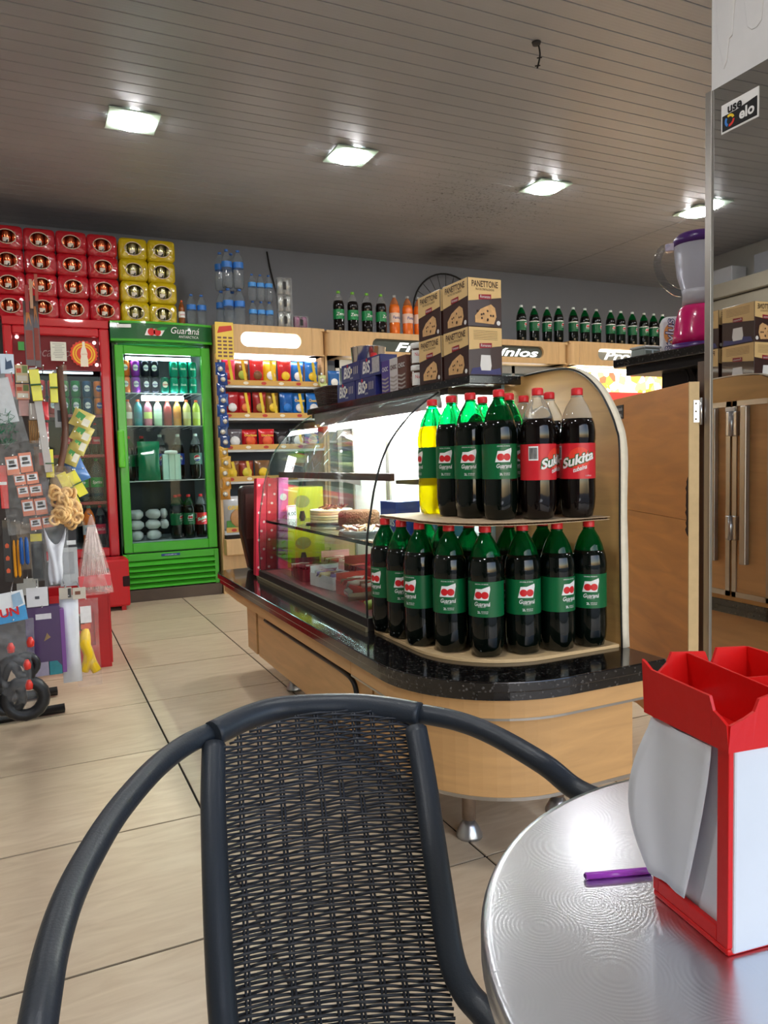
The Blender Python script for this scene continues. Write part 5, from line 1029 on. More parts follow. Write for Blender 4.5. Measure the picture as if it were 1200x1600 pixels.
# ================================================================ INSIDE AND BEHIND THE SHOWCASE
S2 = BZ+.271; DK = BZ+.0405
ck1 = thing('layer_cake', 'pale layered cake topped with chocolate curls on the glass shelf', 'cake', (1.13, 2.93, S2)); MB().lathe([(0, 0), (.105, 0), (.11, .004), (0, .006)], 28).build('plate', m_dmetal, ck1)
for k in range(5): MB().lathe([(0, .006+.0105*k), (.088, .006+.0105*k), (.089, .0065+.0105*k), (.089, .015+.0105*k), (.0875, .0165+.0105*k), (0, .0165+.0105*k)], 28).build('cake_layer', M('cake_%d' % (k % 2), ((232, 214, 170), (214, 186, 132))[k % 2], .7), ck1)
rr = random.Random(4)
for k in range(16): a = rr.uniform(0, 6.3); r_ = rr.uniform(0, .07); MB().obox((r_*math.cos(a), r_*math.sin(a), .066+rr.uniform(0, .006)), (.016*math.cos(a*3), .016*math.sin(a*3), .006), (-.006*math.sin(a*3), .006*math.cos(a*3), 0), (0, 0, .003)).build('chocolate_curl', M('curl_%d' % (k % 3), ((86, 50, 36), (170, 110, 84), (56, 34, 28))[k % 3], .5), ck1)
ck2 = thing('crumb_cake', 'brown crumb coated cake on the glass shelf', 'cake', (1.14, 2.66, S2)); MB().lathe([(0, 0), (.088, 0), (.092, .004), (0, .005)], 24).build('plate', m_dmetal, ck2); MB().lathe([(0, .005), (.076, .006), (.08, .02), (.079, .055), (.07, .066), (0, .068)], 26, mod=lambda i, t: 1+.025*math.sin(9*t)).build('cake_body', M('crumb', (110, 74, 48), .9, noise=.5, ns=90, bump=1, bs=120), ck2)
pn = thing('nut_plate', 'glass plate of broken nut brittle on the glass shelf', 'plate', (1.06, 2.44, S2)); MB().lathe([(0, 0), (.07, 0), (.085, .01), (.084, .013), (.068, .004), (0, .004)], 24).build('plate', M('plate_glass', (210, 214, 214), .1, trans=.6, ior=1.2), pn)
for k in range(22): a = rr.uniform(0, 6.3); r_ = .062*math.sqrt(rr.random()); c_ = rr.uniform(0, 3); MB().obox((r_*math.cos(a), r_*math.sin(a), .012+.012*rr.random()), (.013*math.cos(c_), .013*math.sin(c_), .004), (-.008*math.sin(c_), .008*math.cos(c_), 0), (0, 0, .004)).build('brittle_piece', M('brittle_%d' % (k % 3), ((200, 150, 100), (120, 60, 50), (226, 206, 180))[k % 3], .5), pn)
GK = 'candy boxes on the showcase deck'
def candybox(label, x, y, w_, d, h, col, rz, fill, n):
    t = thing('candy_box', label, 'box', (x, y, DK+.0005), rz, GK); cm = M('candy_%d_%d_%d' % col, col, .4)
    for nm, a in (('base', (-w_/2, w_/2, -d/2, d/2, 0, .003)), ('side', (-w_/2, -w_/2+.002, -d/2, d/2, .003, h)), ('side', (w_/2-.002, w_/2, -d/2, d/2, .003, h)), ('side', (-w_/2+.002, w_/2-.002, -d/2, -d/2+.002, .003, h)), ('side', (-w_/2+.002, w_/2-.002, d/2-.002, d/2, .003, h*1.5))): bx(t, nm, cm, *a)
    q = random.Random(n)
    for k in range(n):
        c = fill[k % len(fill)]; o = thing('candy_bar', '%s wrapped candy in the %s' % (ORD[k], label), 'candy', (x+q.uniform(-.3, .3)*w_, y+(-.38+.76*k/max(1, n-1))*d, DK+.006+.036), rz+q.uniform(-.2, .2), 'wrapped candies in the '+label)
        pillow(min(w_*.8, .075), .022, .018, 9, 5).xf(Matrix.Rotation(.5, 4, 'X')).build('wrapper', M('wrap_%d_%d_%d' % c, c, .25, coat=.5, noise=.2), o)
candybox('white candy box with purple stripe', 1.06, 2.72, .13, .19, .05, (226, 222, 226), .12, [(150, 130, 190), (220, 214, 206), (120, 60, 90), (226, 200, 150)], 7)
candybox('red and white candy box', 1.07, 2.46, .13, .22, .05, (196, 60, 50), .05, [(220, 210, 200), (170, 40, 44), (150, 130, 110)], 7)
candybox('dark red candy box at the back', 1.24, 2.78, .14, .24, .06, (130, 24, 36), 0, [(150, 30, 40), (110, 20, 40), (190, 90, 80)], 7)
candybox('orange brown candy box at the back', 1.25, 2.42, .14, .22, .055, (190, 96, 66), 0, [(210, 130, 90), (230, 170, 120), (160, 70, 50)], 7)
candybox('small maroon candy box beside the white one', 1.05, 2.97, .13, .2, .05, (110, 20, 40), -.08, [(130, 24, 44), (190, 60, 70), (226, 210, 200)], 7)
candybox('pale pink candy box near the yellow cartons', 1.24, 3.08, .14, .2, .055, (214, 150, 150), 0, [(226, 190, 180), (170, 40, 60)], 7)
for k, (x, y, c, n_) in enumerate(((1.0, 2.33, (150, 120, 96), 'brown'), (1.03, 2.27, (196, 190, 186), 'silver'), (.985, 2.42, (120, 110, 104), 'grey'), (1.12, 2.21, (30, 60, 150), 'blue'), (1.20, 2.22, (36, 70, 160), 'bright blue'), (.99, 2.18, (180, 190, 90), 'yellow green'))):
    t = thing('candy_bar', 'loose %s wrapped bar on the showcase deck near the bottles' % n_, 'candy', (x, y, DK+.012), .7*k, 'loose bars on the showcase deck'); pillow(.1, .03, .022, 9, 5).xf(Matrix.Rotation(.3, 4, 'X')).build('wrapper', M('loose_%d' % k, c, .25, coat=.5, noise=.25), t)
bb = thing('wafer_box', 'blue wafer multipack on the glass shelf inside the showcase', 'box', (1.07, 2.25, S2+.0005), 0, 'blue wafer boxes on the showcase'); MB().box(0, .09, -.06, .06, 0, .12).build('carton', M('bis_blue', (40, 70, 160), .3, coat=.4, noise=.2), bb, bev=.002); textmb('BISBIS', .034, (0, 0, .05), (0, -1, 0), (0, 0, 1), bold=.03, width=.1, off=.001).build('lettering', whitem, bb)
tq = bx(None, 'chocolate_carton', M('turquoise', (70, 150, 180), .4), 0, .15, 0, .05, 0, .075, .001); tq.location = (1.18, 2.125, S2+.0005); tag(tq, 'flat turquoise carton on the glass shelf inside the showcase', 'box')
# yellow cartons, slim pink boxes and a brown casing on the far end of the bench
for k in range(2):
    t = thing('yellow_carton', '%s yellow carton behind the far showcase glass' % ('lower', 'upper')[k], 'box', (1.05, 3.42, BZ+.0095+.2*k), 0, 'yellow cartons behind the showcase'); MB().box(0, .23, 0, .17, 0, .199).build('carton', M('carton_yellow', (206, 196, 20), .3, coat=.3, noise=.08), t, bev=.002)
    mb = MB(); flatpoly(mb, circle(.12, .13, .04, 18, .75), (0, 0, 0), (1, 0, 0), (0, 0, 1), .001); mb.build('oval_print', M('print_olive', (150, 140, 70), .5), t); mb = MB(); flatpoly(mb, [(.10, .04), (.14, .04), (.13, .085), (.11, .085)], (0, 0, 0), (1, 0, 0), (0, 0, 1), .001); mb.build('dark_print', m_dk, t)
for k, (x, y, c, n_) in enumerate(((.935, 3.345, (206, 40, 66), 'red'), (.985, 3.348, (196, 30, 50), 'dark red dotted'), (1.04, 3.348, (236, 110, 180), 'pink'))):
    t = thing('slim_carton', 'tall slim %s carton leaning at the far end of the showcase' % n_, 'box', (x, y, BZ+.0095), 0, 'slim cartons at the far end of the showcase'); t.rotation_euler = (-.02, .05, 0); MB().box(-.024, .024, 0, .045, 0.002, .45).build('carton', M('slim_%d' % k, c, .35, coat=.3, noise=.08), t, bev=.0015)
    if k == 2:
        mb = MB(); flatpoly(mb, circle(0, .36, .017, 12), (0, 0, 0), (1, 0, 0), (0, 0, 1), .001); mb.build('white_badge', whitem, t)
        mb = MB()
        for j in range(8): flatpoly(mb, [(-.008+.001*j, .08+j*.03), (.012, .092+j*.03), (.012, .1+j*.03), (-.008+.001*j, .088+j*.03)], (0, 0, 0), (1, 0, 0), (0, 0, 1), .001)
        mb.build('twist_print', M('print_salmon', (206, 90, 80), .5), t, kind='stuff')
    else:
        mb = MB()
        for j in range(10): flatpoly(mb, circle(-.012+.012*(j % 3), .04+.042*j, .006, 8), (0, 0, 0), (1, 0, 0), (0, 0, 1), .001)
        mb.build('dot_print', M('print_palepink', (236, 190, 190), .5), t, kind='stuff')
bc = thing('brown_casing', 'dark brown plastic casing standing behind the slim red cartons', 'casing', (.985, 3.60, BZ+.0)); MB().prism([(-.03, 0, .002), (.05, 0, .002), (.06, 0, .3), (.05, 0, .42), (-.05, 0, .42), (-.065, 0, .40), (-.068, 0, .2)], (0, .07, 0)).build('shell', M('brown_plastic', (44, 28, 26), .3), bc, bev=.012); MB().prism([(-.045, -.004, .16), (.03, -.004, .16), (.035, -.004, .38), (-.045, -.004, .38)], (0, .004, 0)).build('face_panel', M('brown_panel', (66, 42, 40), .3), bc, bev=.002)
# ================================================================ HANGING GOODS RACK
rk = thing('display_rack', 'black floor rack with wire hooks carrying hanging goods', 'rack', (-.16, 3.32, 0)); m_rack = M('rack_black', (20, 18, 20), .4); m_hook = M('hook_chrome', (190, 190, 194), .25, metal=.9)
RO = Vector((-.16, 3.32, 0))
fe = atz(101, 1103, .03)-RO
MB().tube([(fe.x, fe.y, .022), (-.45, fe.y-.05, .022)], .02, 4).build('base_bar', m_rack, rk); MB().tube([(fe.x-.02, fe.y+.28, .022), (-.45, fe.y+.24, .022)], .02, 4).build('base_bar', m_rack, rk); MB().box(-.04, .0, fe.y-.02, fe.y+.28, .01, .04).build('base_bar', m_rack, rk)
MB().box(-.035, -.005, .02, .05, .04, 1.62).build('pole', m_rack, rk); MB().box(-.3, .2, .055, .065, .25, 1.32).build('backboard', M('pegboard', (70, 62, 60), .7), rk)
HG = 'goods hanging on the floor rack'
def px_rect(x0, y0, x1, y1, Y):
    a, b = aty(x0, (y0+y1)/2, Y), aty(x1, (y0+y1)/2, Y); c, d = aty((x0+x1)/2, y0, Y), aty((x0+x1)/2, y1, Y); return (a.x+b.x)/2, d.z, abs(b.x-a.x), c.z-d.z
def hook(x, z, Y):
    if Y < 3.37: MB().tube([(x-RO.x, Y-RO.y-.03, z+.004), (x-RO.x, .055, z)], .0022, 5).build('hook', m_hook, rk)
def hang(kind, r, Y, col, label, cat, name, tilt=0, rz=0, extra=None, depth=.02, hk=True, film=None):
    x, z, w_, h = px_rect(*r, Y); t = thing(name, label, cat, (x, Y, z), rz, HG); t.rotation_euler = (0, tilt, rz)
    cm = M('hg_%d_%d_%d' % col, col, .35, coat=.3, noise=.12, ns=22)
    if kind == 'card': MB().box(-w_/2, w_/2, 0, .003, 0, h).build('card', cm, t, bev=.001)
    elif kind == 'box': MB().box(-w_/2, w_/2, 0, depth, 0, h).build('carton', cm, t, bev=.0015)
    elif kind == 'bag': pillow(w_, h, depth, 9, 11).build('bag_body', cm, t)
    elif kind == 'film': pillow(w_, h, depth, 9, 11).build('film_bag', filmmat(film or 'bag_film_%d' % col[1], col, .06 if film else .11), t)
    if extra: extra(t, w_, h)
    if hk: hook(x, z+h, Y)
    return t
def dec(col, pts, y=-.0015, nm='print'):
    def f(t, w_, h): mb = MB(); flatpoly(mb, [((x-.5)*w_, z*h) for x, z in pts], (0, y, 0), (1, 0, 0), (0, 0, 1), .0); mb.build(nm, M('dec_%d_%d_%d' % col, col, .45, noise=.2, ns=50), t)
    return f
def multi(*fs):
    def f(t, w_, h):
        for g in fs: g(t, w_, h)
    return f
R4 = lambda a, b, c, d: [(a, b), (c, b), (c, d), (a, d)]
# tall dark picture boards sticking out of the top
for k, (r, lab) in enumerate((((38, 470, 53, 572), 'tall dark picture board with red top, left of the pair above the rack'), ((52, 462, 62, 574), 'narrow dark picture board above the rack'))):
    hang('card', r, 3.30+.03*k, (74, 46, 44), lab, 'board', 'picture_board', hk=False, extra=multi(dec((150, 60, 50), R4(.1, .1, .85, .55)), dec((196, 120, 60), [(.2, .6), (.5, .75), (.8, .6), (.6, .85), (.3, .85)])))
for k, (r, c) in enumerate((((39, 445, 45, 488), (150, 40, 40)), ((46, 436, 51, 482), (196, 150, 120)), ((54, 428, 59, 470), (170, 80, 60)))): hang('card', r, 3.29, c, '%s upright skewer ticket above the dark picture boards' % ORD[k], 'ticket', 'paper_ticket', hk=False)
hang('card', (0, 553, 22, 584), 3.12, (200, 214, 232), 'blue and white header card at the rack top', 'card', 'header_card', extra=dec((60, 80, 110), [(.35, .2), (.9, .3), (.8, .7), (.5, .6), (.4, .85)]))
def tinsel(t, w_, h):
    rr = random.Random(2); mb = MB()
    for k in range(90): a = Vector((rr.uniform(-.5, .1)*w_, rr.uniform(-.02, .0), rr.uniform(.0, .45)*h)); b = a+Vector((rr.uniform(-.02, .02), rr.uniform(-.01, .01), rr.uniform(-.02, .02))); mb.tube([a, b], .0012, 3)
    mb.build('green_tinsel', M('tinsel_green', (30, 130, 90), .25, metal=.5), t, kind='stuff')
hang('film', (0, 584, 42, 692), 3.10, (222, 226, 230), 'clear bag with white card and green tinsel on the rack', 'bag', 'tinsel_bag', tilt=-.18, depth=.05, extra=multi(dec((206, 208, 214), R4(.1, .3, .85, .95), .01, 'white_card'), tinsel))
for k, (r, c, l_) in enumerate([((24, 570, 44, 598), (196, 170, 120), 'upper'), ((25, 600, 46, 624), (206, 130, 90), 'lower')]): hang('card', r, 3.2, c, '%s patterned orange sachet card beside the yellow sponges' % l_, 'card', 'sachet_card', extra=multi(dec((110, 130, 70), R4(.55, .55, .95, .95)), dec((226, 220, 206), R4(.1, .1, .9, .4)), dec((200, 80, 50), R4(.08, .55, .45, .8))))
def band(t, w_, h): MB().box(-w_*.52, w_*.52, -.024, .012, h*.48, h*.52).build('green_band', M('band_green', (40, 90, 50), .5), t)
SY = (222, 214, 40)
for r, Y, tl, lab in (((50, 577, 66, 626), 3.14, -.08, 'yellow sponge pair hanging beside the grey blister strip'), ((78, 583, 90, 629), 3.19, 0, 'yellow sponge pair hanging in front of the grey card'), ((71, 702, 84, 746), 3.18, 0, 'yellow sponge pair beside the dark red packet'), ((110, 735, 125, 788), 3.22, -.38, 'slanting yellow sponge pair above the biscuit bags'), ((122, 733, 138, 774), 3.26, -.45, 'outermost slanting yellow sponge pair beside the blue bag')):
    hang('box', r, Y, SY, lab, 'sponge', 'sponge_pack', tilt=tl, depth=.022, extra=band)
hang('box', (66, 574, 78, 738), 3.16, (168, 164, 166), 'long grey blister strip hanging beside yellow sponges', 'strip', 'blister_strip', tilt=-.09, depth=.012)
hang('card', (84, 578, 98, 668), 3.26, (128, 132, 142), 'grey blister card behind the yellow sponges', 'card', 'blister_card', extra=dec((50, 52, 60), R4(.3, .1, .75, .3)))
pts_ = [aty(x, y, 3.24) for x, y in ((93, 572), (97, 620), (102, 660), (100, 700), (92, 738))]
sb_ = thing('brown_strap', 'brown leather strap hanging on the rack', 'strap', pts_[-1], 0, HG); g = [[p-pts_[-1]+Vector((-.012, 0, 0)), p-pts_[-1]+Vector((.012, .006, 0))] for p in crspline(pts_, 5)]; MB().sheet(g).build('strap', M('strap_brown', (84, 46, 30), .5), sb_, solid=.005)
hang('film', (96, 570, 105, 612), 3.25, (214, 190, 160), 'small clear packet at the top of the brown strap', 'packet', 'clear_packet', depth=.02)
hang('box', (29, 622, 46, 650), 3.22, (190, 130, 130), 'dusty pink box on the rack', 'box', 'small_box', depth=.03); hang('card', (45, 630, 65, 656), 3.2, (150, 138, 136), 'grey toothpick packet on the rack', 'packet', 'toothpick_packet', extra=dec((226, 224, 220), R4(.15, .3, .22, 1)))
sk = hang('film', (44, 655, 62, 694), 3.2, (176, 140, 90), 'packet of wooden skewers on the rack', 'packet', 'skewer_packet', depth=.02)
xx, zz2, ww_, hh_ = px_rect(44, 655, 62, 694, 3.2)
for k in range(6): MB().tube([((k-2.5)*ww_*.15, .0, .004), ((k-2.5)*ww_*.14, .0, hh_*.95)], .0022, 5).build('skewer', M('skewer_wood', (176, 130, 76), .6), sk)
hang('bag', (64, 628, 76, 656), 3.21, (200, 40, 50), 'small bright red packet on the rack', 'packet', 'red_packet', depth=.015); hang('bag', (62, 660, 76, 690), 3.22, (150, 40, 50), 'small dark red packet with grey header on the rack', 'packet', 'red_packet', depth=.015); hang('card', (61, 684, 76, 702), 3.17, (212, 210, 212), 'white bar-coded tag above the lower sponge', 'tag', 'price_tag', extra=dec((60, 60, 64), R4(.2, .3, .8, .6)))
hang('bag', (54, 698, 72, 746), 3.2, (110, 84, 64), 'brown packet with red print beside the lower sponge', 'packet', 'brown_packet', depth=.03, extra=dec((170, 60, 50), R4(.4, .4, .9, .8), -.018))
hang('bag', (58, 744, 78, 800), 3.24, (52, 32, 40), 'dark maroon packet below the lower sponge', 'packet', 'maroon_packet', depth=.02)
for k, r in enumerate(((105, 640, 138, 668), (106, 662, 137, 690), (104, 676, 130, 708), (94, 692, 118, 726), (110, 655, 126, 680))):
    hang('bag', r, 3.24+.012*k, (206, 190, 110), '%s yellow and green sachet beside the brown strap, counted downward' % ORD[k], 'sachet', 'snack_sachet', tilt=.45, depth=.028, extra=multi(dec((60, 140, 70), [(.15, .5), (.5, .4), (.6, .75), (.2, .85)], -.0165), dec((226, 222, 206), R4(.55, .2, .9, .6), -.0165)))
hang('bag', (114, 712, 142, 752), 3.30, (70, 110, 170), 'crinkled blue bag at the edge of the rack', 'bag', 'blue_bag', tilt=-.4, depth=.04)
hang('box', (0, 727, 12, 795), 3.08, (206, 24, 44), 'red carton at the left edge of the rack', 'box', 'red_carton', depth=.06, extra=dec((236, 236, 236), R4(0, .55, .9, .62), -.001))
gum = [((11, 713, 31, 742), 0), ((32, 707, 52, 738), 0), ((23, 741, 41, 758), 1), ((42, 738, 61, 756), 1), ((28, 759, 46, 777), 1), ((47, 757, 67, 775), 1), ((36, 780, 55, 806), 0), ((56, 778, 75, 804), 0), ((48, 809, 66, 828), 1), ((67, 806, 85, 824), 1)]
for k, (r, q) in enumerate(gum): hang('box', r, 3.06+.012*(k//2), (212, 104, 66), '%s small box in the %s row of orange and white matchbox strips' % (('left', 'right')[k % 2], ORD[k//2]), 'box', 'match_box', tilt=-.1, depth=.03, extra=multi(dec((226, 226, 232), R4(.08, .3, .92, .85)), dec((90, 70, 130), R4(.2, .42, .8, .55)), dec((220, 190, 80), R4(.25, .6, .7, .78))), hk=(k % 2 == 0))
hang('film', (10, 690, 84, 832), 3.03, (230, 232, 232), 'long clear sleeve holding the orange matchboxes', 'sleeve', 'clear_sleeve', tilt=-.1, depth=.012, film='thin_film', hk=False)
def rings(seed, n=34):
    def f(t, w_, h):
        rr = random.Random(seed)
        for k in range(n):
            u = rr.uniform(.05, .62); c = Vector((rr.uniform(-.34, .34)*w_*(1-.3*abs(u-.3)), rr.uniform(-.022, .004), u*h)); n_ = Vector((rr.uniform(-1, 1), rr.uniform(-1.6, -.4), rr.uniform(-1, 1))).normalized(); a = n_.orthogonal().normalized(); b = n_.cross(a)
            MB().tube([c+(a*math.cos(q)+b*math.sin(q))*.017 for q in [2*PI*j/9 for j in range(9)]], .0062, 6, closed=True).build('ring_biscuit', M('biscuit_tan', (222, 178, 118), .6, noise=.12), t)
    return f
hang('film', (76, 728, 108, 818), 3.06, (226, 200, 170), 'clear bag of ring biscuits hanging beside the sponges', 'bag', 'biscuit_bag', tilt=.05, depth=.075, extra=rings(1)); hang('film', (100, 735, 131, 824), 3.10, (226, 200, 170), 'clear bag of ring biscuits hanging on the outer hook', 'bag', 'biscuit_bag', tilt=-.18, depth=.075, extra=rings(2))
# lower goods
def mask(t, w_, h): MB().sheet([[((u-.5)*w_*(.42+.38*v+.08*math.sin(9*v))-.10*w_*(1-v), -.02-.018*math.sin(PI*u)*math.sin(PI*v)-.004*math.sin(14*u+6*v), (.06+(.62+.26*(2*u-1)**2)*v)*h) for u in [i/12 for i in range(13)]] for v in [j/10 for j in range(11)]]).build('white_garment', M('white_cloth', (206, 206, 214), .7), t, solid=.003)
hang('card', (92, 818, 121, 916), 3.18, (176, 176, 178), 'grey and black backing card behind the white garment pack', 'card', 'backing_card', extra=multi(dec((34, 32, 38), R4(.0, .62, 1, 1)), dec((220, 220, 222), R4(.45, .66, .95, .73), -.003), dec((150, 150, 154), R4(.2, .2, .8, .55), -.0025)))
hang('film', (68, 818, 108, 918), 3.12, (220, 222, 226), 'clear pack with a folded white garment', 'packet', 'garment_pack', depth=.05, extra=mask)
def straws(t, w_, h):
    for k in range(14): MB().tube([((-.42+.84*k/13)*w_, .004*(k % 3), .06*h), ((-.1+.2*k/13)*w_, 0, .86*h)], .0028, 5).build('bristle', M('bristle_pale', (214, 200, 196), .5), t)
    MB().obox((0, 0, .17*h), (w_*.44, 0, 0), (0, .02, 0), (0, 0, .022)).build('red_binding', M('binding_red', (206, 80, 84), .4), t)
def brush(r, Y):
    x, z, w_, h = px_rect(*r, Y); t = thing('whisk_brush', 'pale whisk brush in a clear cone bag with red binding', 'brush', (x, Y, z), 0, HG); straws(t, w_, h)
    MB().sheet([[(w_*.52*q*math.cos(a), .03*math.sin(a)*q, v*h) for a in [2*PI*i/16 for i in range(17)]] for v, q in ((0, 1), (.3, .82), (.6, .52), (.9, .2), (1, .08))]).build('film_cone', filmmat('pink_film', (226, 196, 190), .25), t); hook(x, z+h, Y)
brush((116, 806, 174, 928), 3.2)
def rod(c2):
    def f(t, w_, h):
        for k in range(2): MB().lathe([(0, 0), (w_*.16, .01), (w_*.16, h*.5), (w_*.1, h*.6), (0, h*.62)], 10, ((k-.5)*w_*.4, -.02, h*.1)).build('tool_handle', M('tool_%d_%d_%d' % c2, c2, .35), t)
    return f
hang('card', (5, 812, 18, 910), 3.10, (40, 34, 32), 'dark card with orange knobs at the left of the rack', 'card', 'tool_card', extra=multi(*[dec((214, 90, 50), [(.3, a), (.7, a), (.75, a+.05), (.5, a+.08), (.25, a+.05)], -.003) for a in (.15, .35, .55)])); hang('card', (18, 815, 34, 912), 3.12, (60, 46, 34), 'dark card with yellow orange tool', 'card', 'tool_card', extra=rod((226, 150, 30)))
hang('film', (27, 818, 48, 890), 3.1, (190, 200, 214), 'clear pack with a blue tool', 'packet', 'tool_pack', depth=.04, extra=rod((30, 80, 150))); hang('film', (48, 830, 68, 908), 3.12, (200, 204, 204), 'clear pack with black socks and yellow header', 'packet', 'sock_pack', depth=.03, extra=multi(dec((28, 28, 32), R4(.1, .05, .9, .75), 0), dec((206, 190, 60), R4(.05, .8, .95, .95), 0)))
hang('card', (26, 904, 60, 930), 3.16, (190, 186, 176), 'pale tag card above the purple box', 'tag', 'price_tag')
def skate(t, w_, h):
    for k, (a, b, r_) in enumerate(((-.25, .16, .045), (.18, .14, .06), (-.05, .42, .05), (.25, .5, .035))): MB().tube([(a*w_+r_*math.cos(q), -.01, b*h+r_*math.sin(q)) for q in [2*PI*j/16 for j in range(16)]], r_*.36, 8, closed=True).build('black_wheel', M('rubber_black', (26, 26, 30), .45), t)
    for k, (a, b) in enumerate(((.30, .24), (.28, .46), (-.1, .66), (.4, .7))): MB().lathe([(0, 0), (.011, .004), (.013, .02), (.006, .036), (0, .037)], 10, (a*w_, -.03, b*h)).build('red_part', M('part_red', (206, 50, 40), .35), t)
    MB().tube(crspline([(-.4*w_, 0, .3*h), (-.1*w_, -.02, .55*h), (.2*w_, 0, .3*h), (.35*w_, 0, .6*h)], 5), .014, 6).build('black_cord', M('rubber_black', (26, 26, 30)), t)
hang('film', (-6, 968, 56, 1112), 2.86, (206, 208, 214), 'clear bag with black wheels and red parts hanging low', 'bag', 'toy_bag', depth=.09, extra=skate)
hc = hang('card', (-6, 925, 43, 972), 2.85, (228, 230, 234), 'white and blue header card of the wheel toy bag', 'card', 'header_card', tilt=-.12, extra=multi(dec((70, 150, 206), [(.0, .0), (1, .0), (1, .5), (.6, .42), (.3, .3), (0, .2)]), dec((150, 180, 206), [(.6, .45), (.95, .55), (.9, .95), (.62, .9)], -.002)))
textmb('NUN', .04, (-.02, -.004, .035), (1, 0, 0), (0, 0, 1), bold=.03, width=.09).build('lettering', REDP, hc)
def purple(t, w_, h):
    u = (0, -.0015, 0)
    for c, p in (((150, 140, 160), R4(.02, .0, .62, .2)), ((40, 120, 130), [(.6, 0), (.98, 0), (.98, .12), (.85, .2), (.6, .2)]), ((206, 200, 206), R4(.3, .82, .75, .9)), ((150, 120, 80), [(.5, .5), (.7, .55), (.6, .62)])): dec(c, p)(t, w_, h)
    MB().box(w_*.5, w_*.62, .004, .05, h*.01, h*.93).build('side_panel', M('purple_light', (120, 70, 140), .4), t)
hang('box', (41, 948, 96, 1056), 2.98, (66, 38, 84), 'purple toy carton with white hanging tag', 'box', 'purple_carton', depth=.05, extra=purple); hang('card', (41, 918, 75, 948), 2.975, (206, 204, 208), 'white printed tag on the purple carton', 'tag', 'price_tag', extra=dec((70, 70, 76), R4(.4, .4, .6, .55)))
hang('bag', (96, 930, 125, 1066), 3.04, (206, 206, 212), 'puffy white padded pack beside the purple carton', 'packet', 'white_pack', depth=.05); hang('card', (92, 918, 112, 936), 3.02, (190, 180, 166), 'beige bar-coded tag above the white pack', 'tag', 'price_tag', extra=dec((60, 56, 54), R4(.7, .1, .95, .9))); hang('card', (113, 918, 134, 936), 3.02, (196, 184, 168), 'beige bar-coded tag above the yellow toy', 'tag', 'price_tag', extra=dec((120, 70, 50), R4(.2, .4, .6, .7)))
def toy(t, w_, h):
    MB().tube(crspline([(-.05*w_, 0, .66*h), (-.12*w_, -.015, .5*h), (.0*w_, -.015, .36*h), (-.2*w_, -.01, .18*h)], 5), [.010, .014, .018, .02, .021, .021, .02, .02, .02, .02, .019, .019, .018, .017, .016, .014], 10).build('yellow_limb', M('toy_yellow', (232, 190, 30), .35), t)
    MB().tube(crspline([(.0*w_, 0, .4*h), (.12*w_, -.01, .28*h), (.3*w_, -.01, .17*h)], 5), .018, 10).build('yellow_limb', M('toy_yellow', (232, 190, 30)), t); dec((206, 90, 60), R4(.25, .66, .65, .72), -.01)(t, w_, h); dec((226, 222, 222), R4(.25, .73, .7, .92), -.01)(t, w_, h)
hang('film', (118, 935, 156, 1072), 3.06, (226, 210, 206), 'clear bag with a bent yellow toy', 'bag', 'toy_bag', depth=.06, extra=toy)
# ================================================================ RED BOTTLE CRATES
m_crate = M('crate_red', (196, 22, 30), .35, noise=.05)
def crate(loc, rz, label, w_=.30, d=.36, h=.39):
    t = thing('bottle_crate', label, 'crate', loc, rz, 'red bottle crates')
    bx(t, 'base', m_crate, -w_/2, w_/2, -d/2, d/2, 0, .02)
    for s_ in (-1, 1):
        bx(t, 'side_wall', m_crate, s_*w_/2-.006, s_*w_/2+.006, -d/2, d/2, .02, h, .002)
        y = s_*(d/2-.006)
        for a in ((-w_/2+.006, -.075, .02, h), (.075, w_/2-.006, .02, h), (-.075, .075, .02, .12), (-.075, .075, h-.10, h)): bx(t, 'end_wall', m_crate, a[0], a[1], y-.006, y+.006, a[2], a[3])
        for zf in (.14, .26): bx(t, 'rib', m_crate, s_*(w_/2+.006)-.003, s_*(w_/2+.006)+.003, -d/2+.03, d/2-.03, zf, zf+.02)
    for k in (-1, 1): bx(t, 'divider', m_crate, k*.05-.002, k*.075+.002, -d/2+.02, d/2-.02, .02, h-.06)
    return t
c0 = atz(179, 1041, 0); crate((c0.x-.16, c0.y+.19, 0), 0, 'red plastic bottle crate standing on the floor beside the rack')
for k, (dx, dy) in enumerate(((-.1, -.12), (.0, -.12), (.1, -.12))): q = dup(ck, (c0.x-.16+dx*1.0, c0.y+.19+dy, .021), .3, '%s empty cola bottle in the red floor crate' % ORD[k], 'bottles in the red crate'); q.scale = (.68, .68, .88)
cb_ = thing('bottle_crate', 'red crate stood on end in front of the red fridge', 'crate', (.43, 5.72, 0), 0, 'red bottle crates')
MB().box(-.17, .17, -.12, .1, .03, .37).build('shell', m_crate, cb_, bev=.015)
for k in range(3): MB().lathe([(0, 0), (.017, 0), (.017, .004), (0, .004)], 12).xf(Matrix.Translation((.02, -.1205, .19+.055*k)) @ Matrix.Rotation(PI/2, 4, 'X')).build('hole', M('hole_dark', (40, 4, 6), .8), cb_)
MB().box(.12, .172, -.124, -.1, .17, .25).build('hand_grip', M('hole_dark', (40, 4, 6)), cb_, bev=.01)
for x in (-.13, .11): MB().box(x, x+.03, -.1, .08, 0, .03).build('runner', m_crate, cb_)
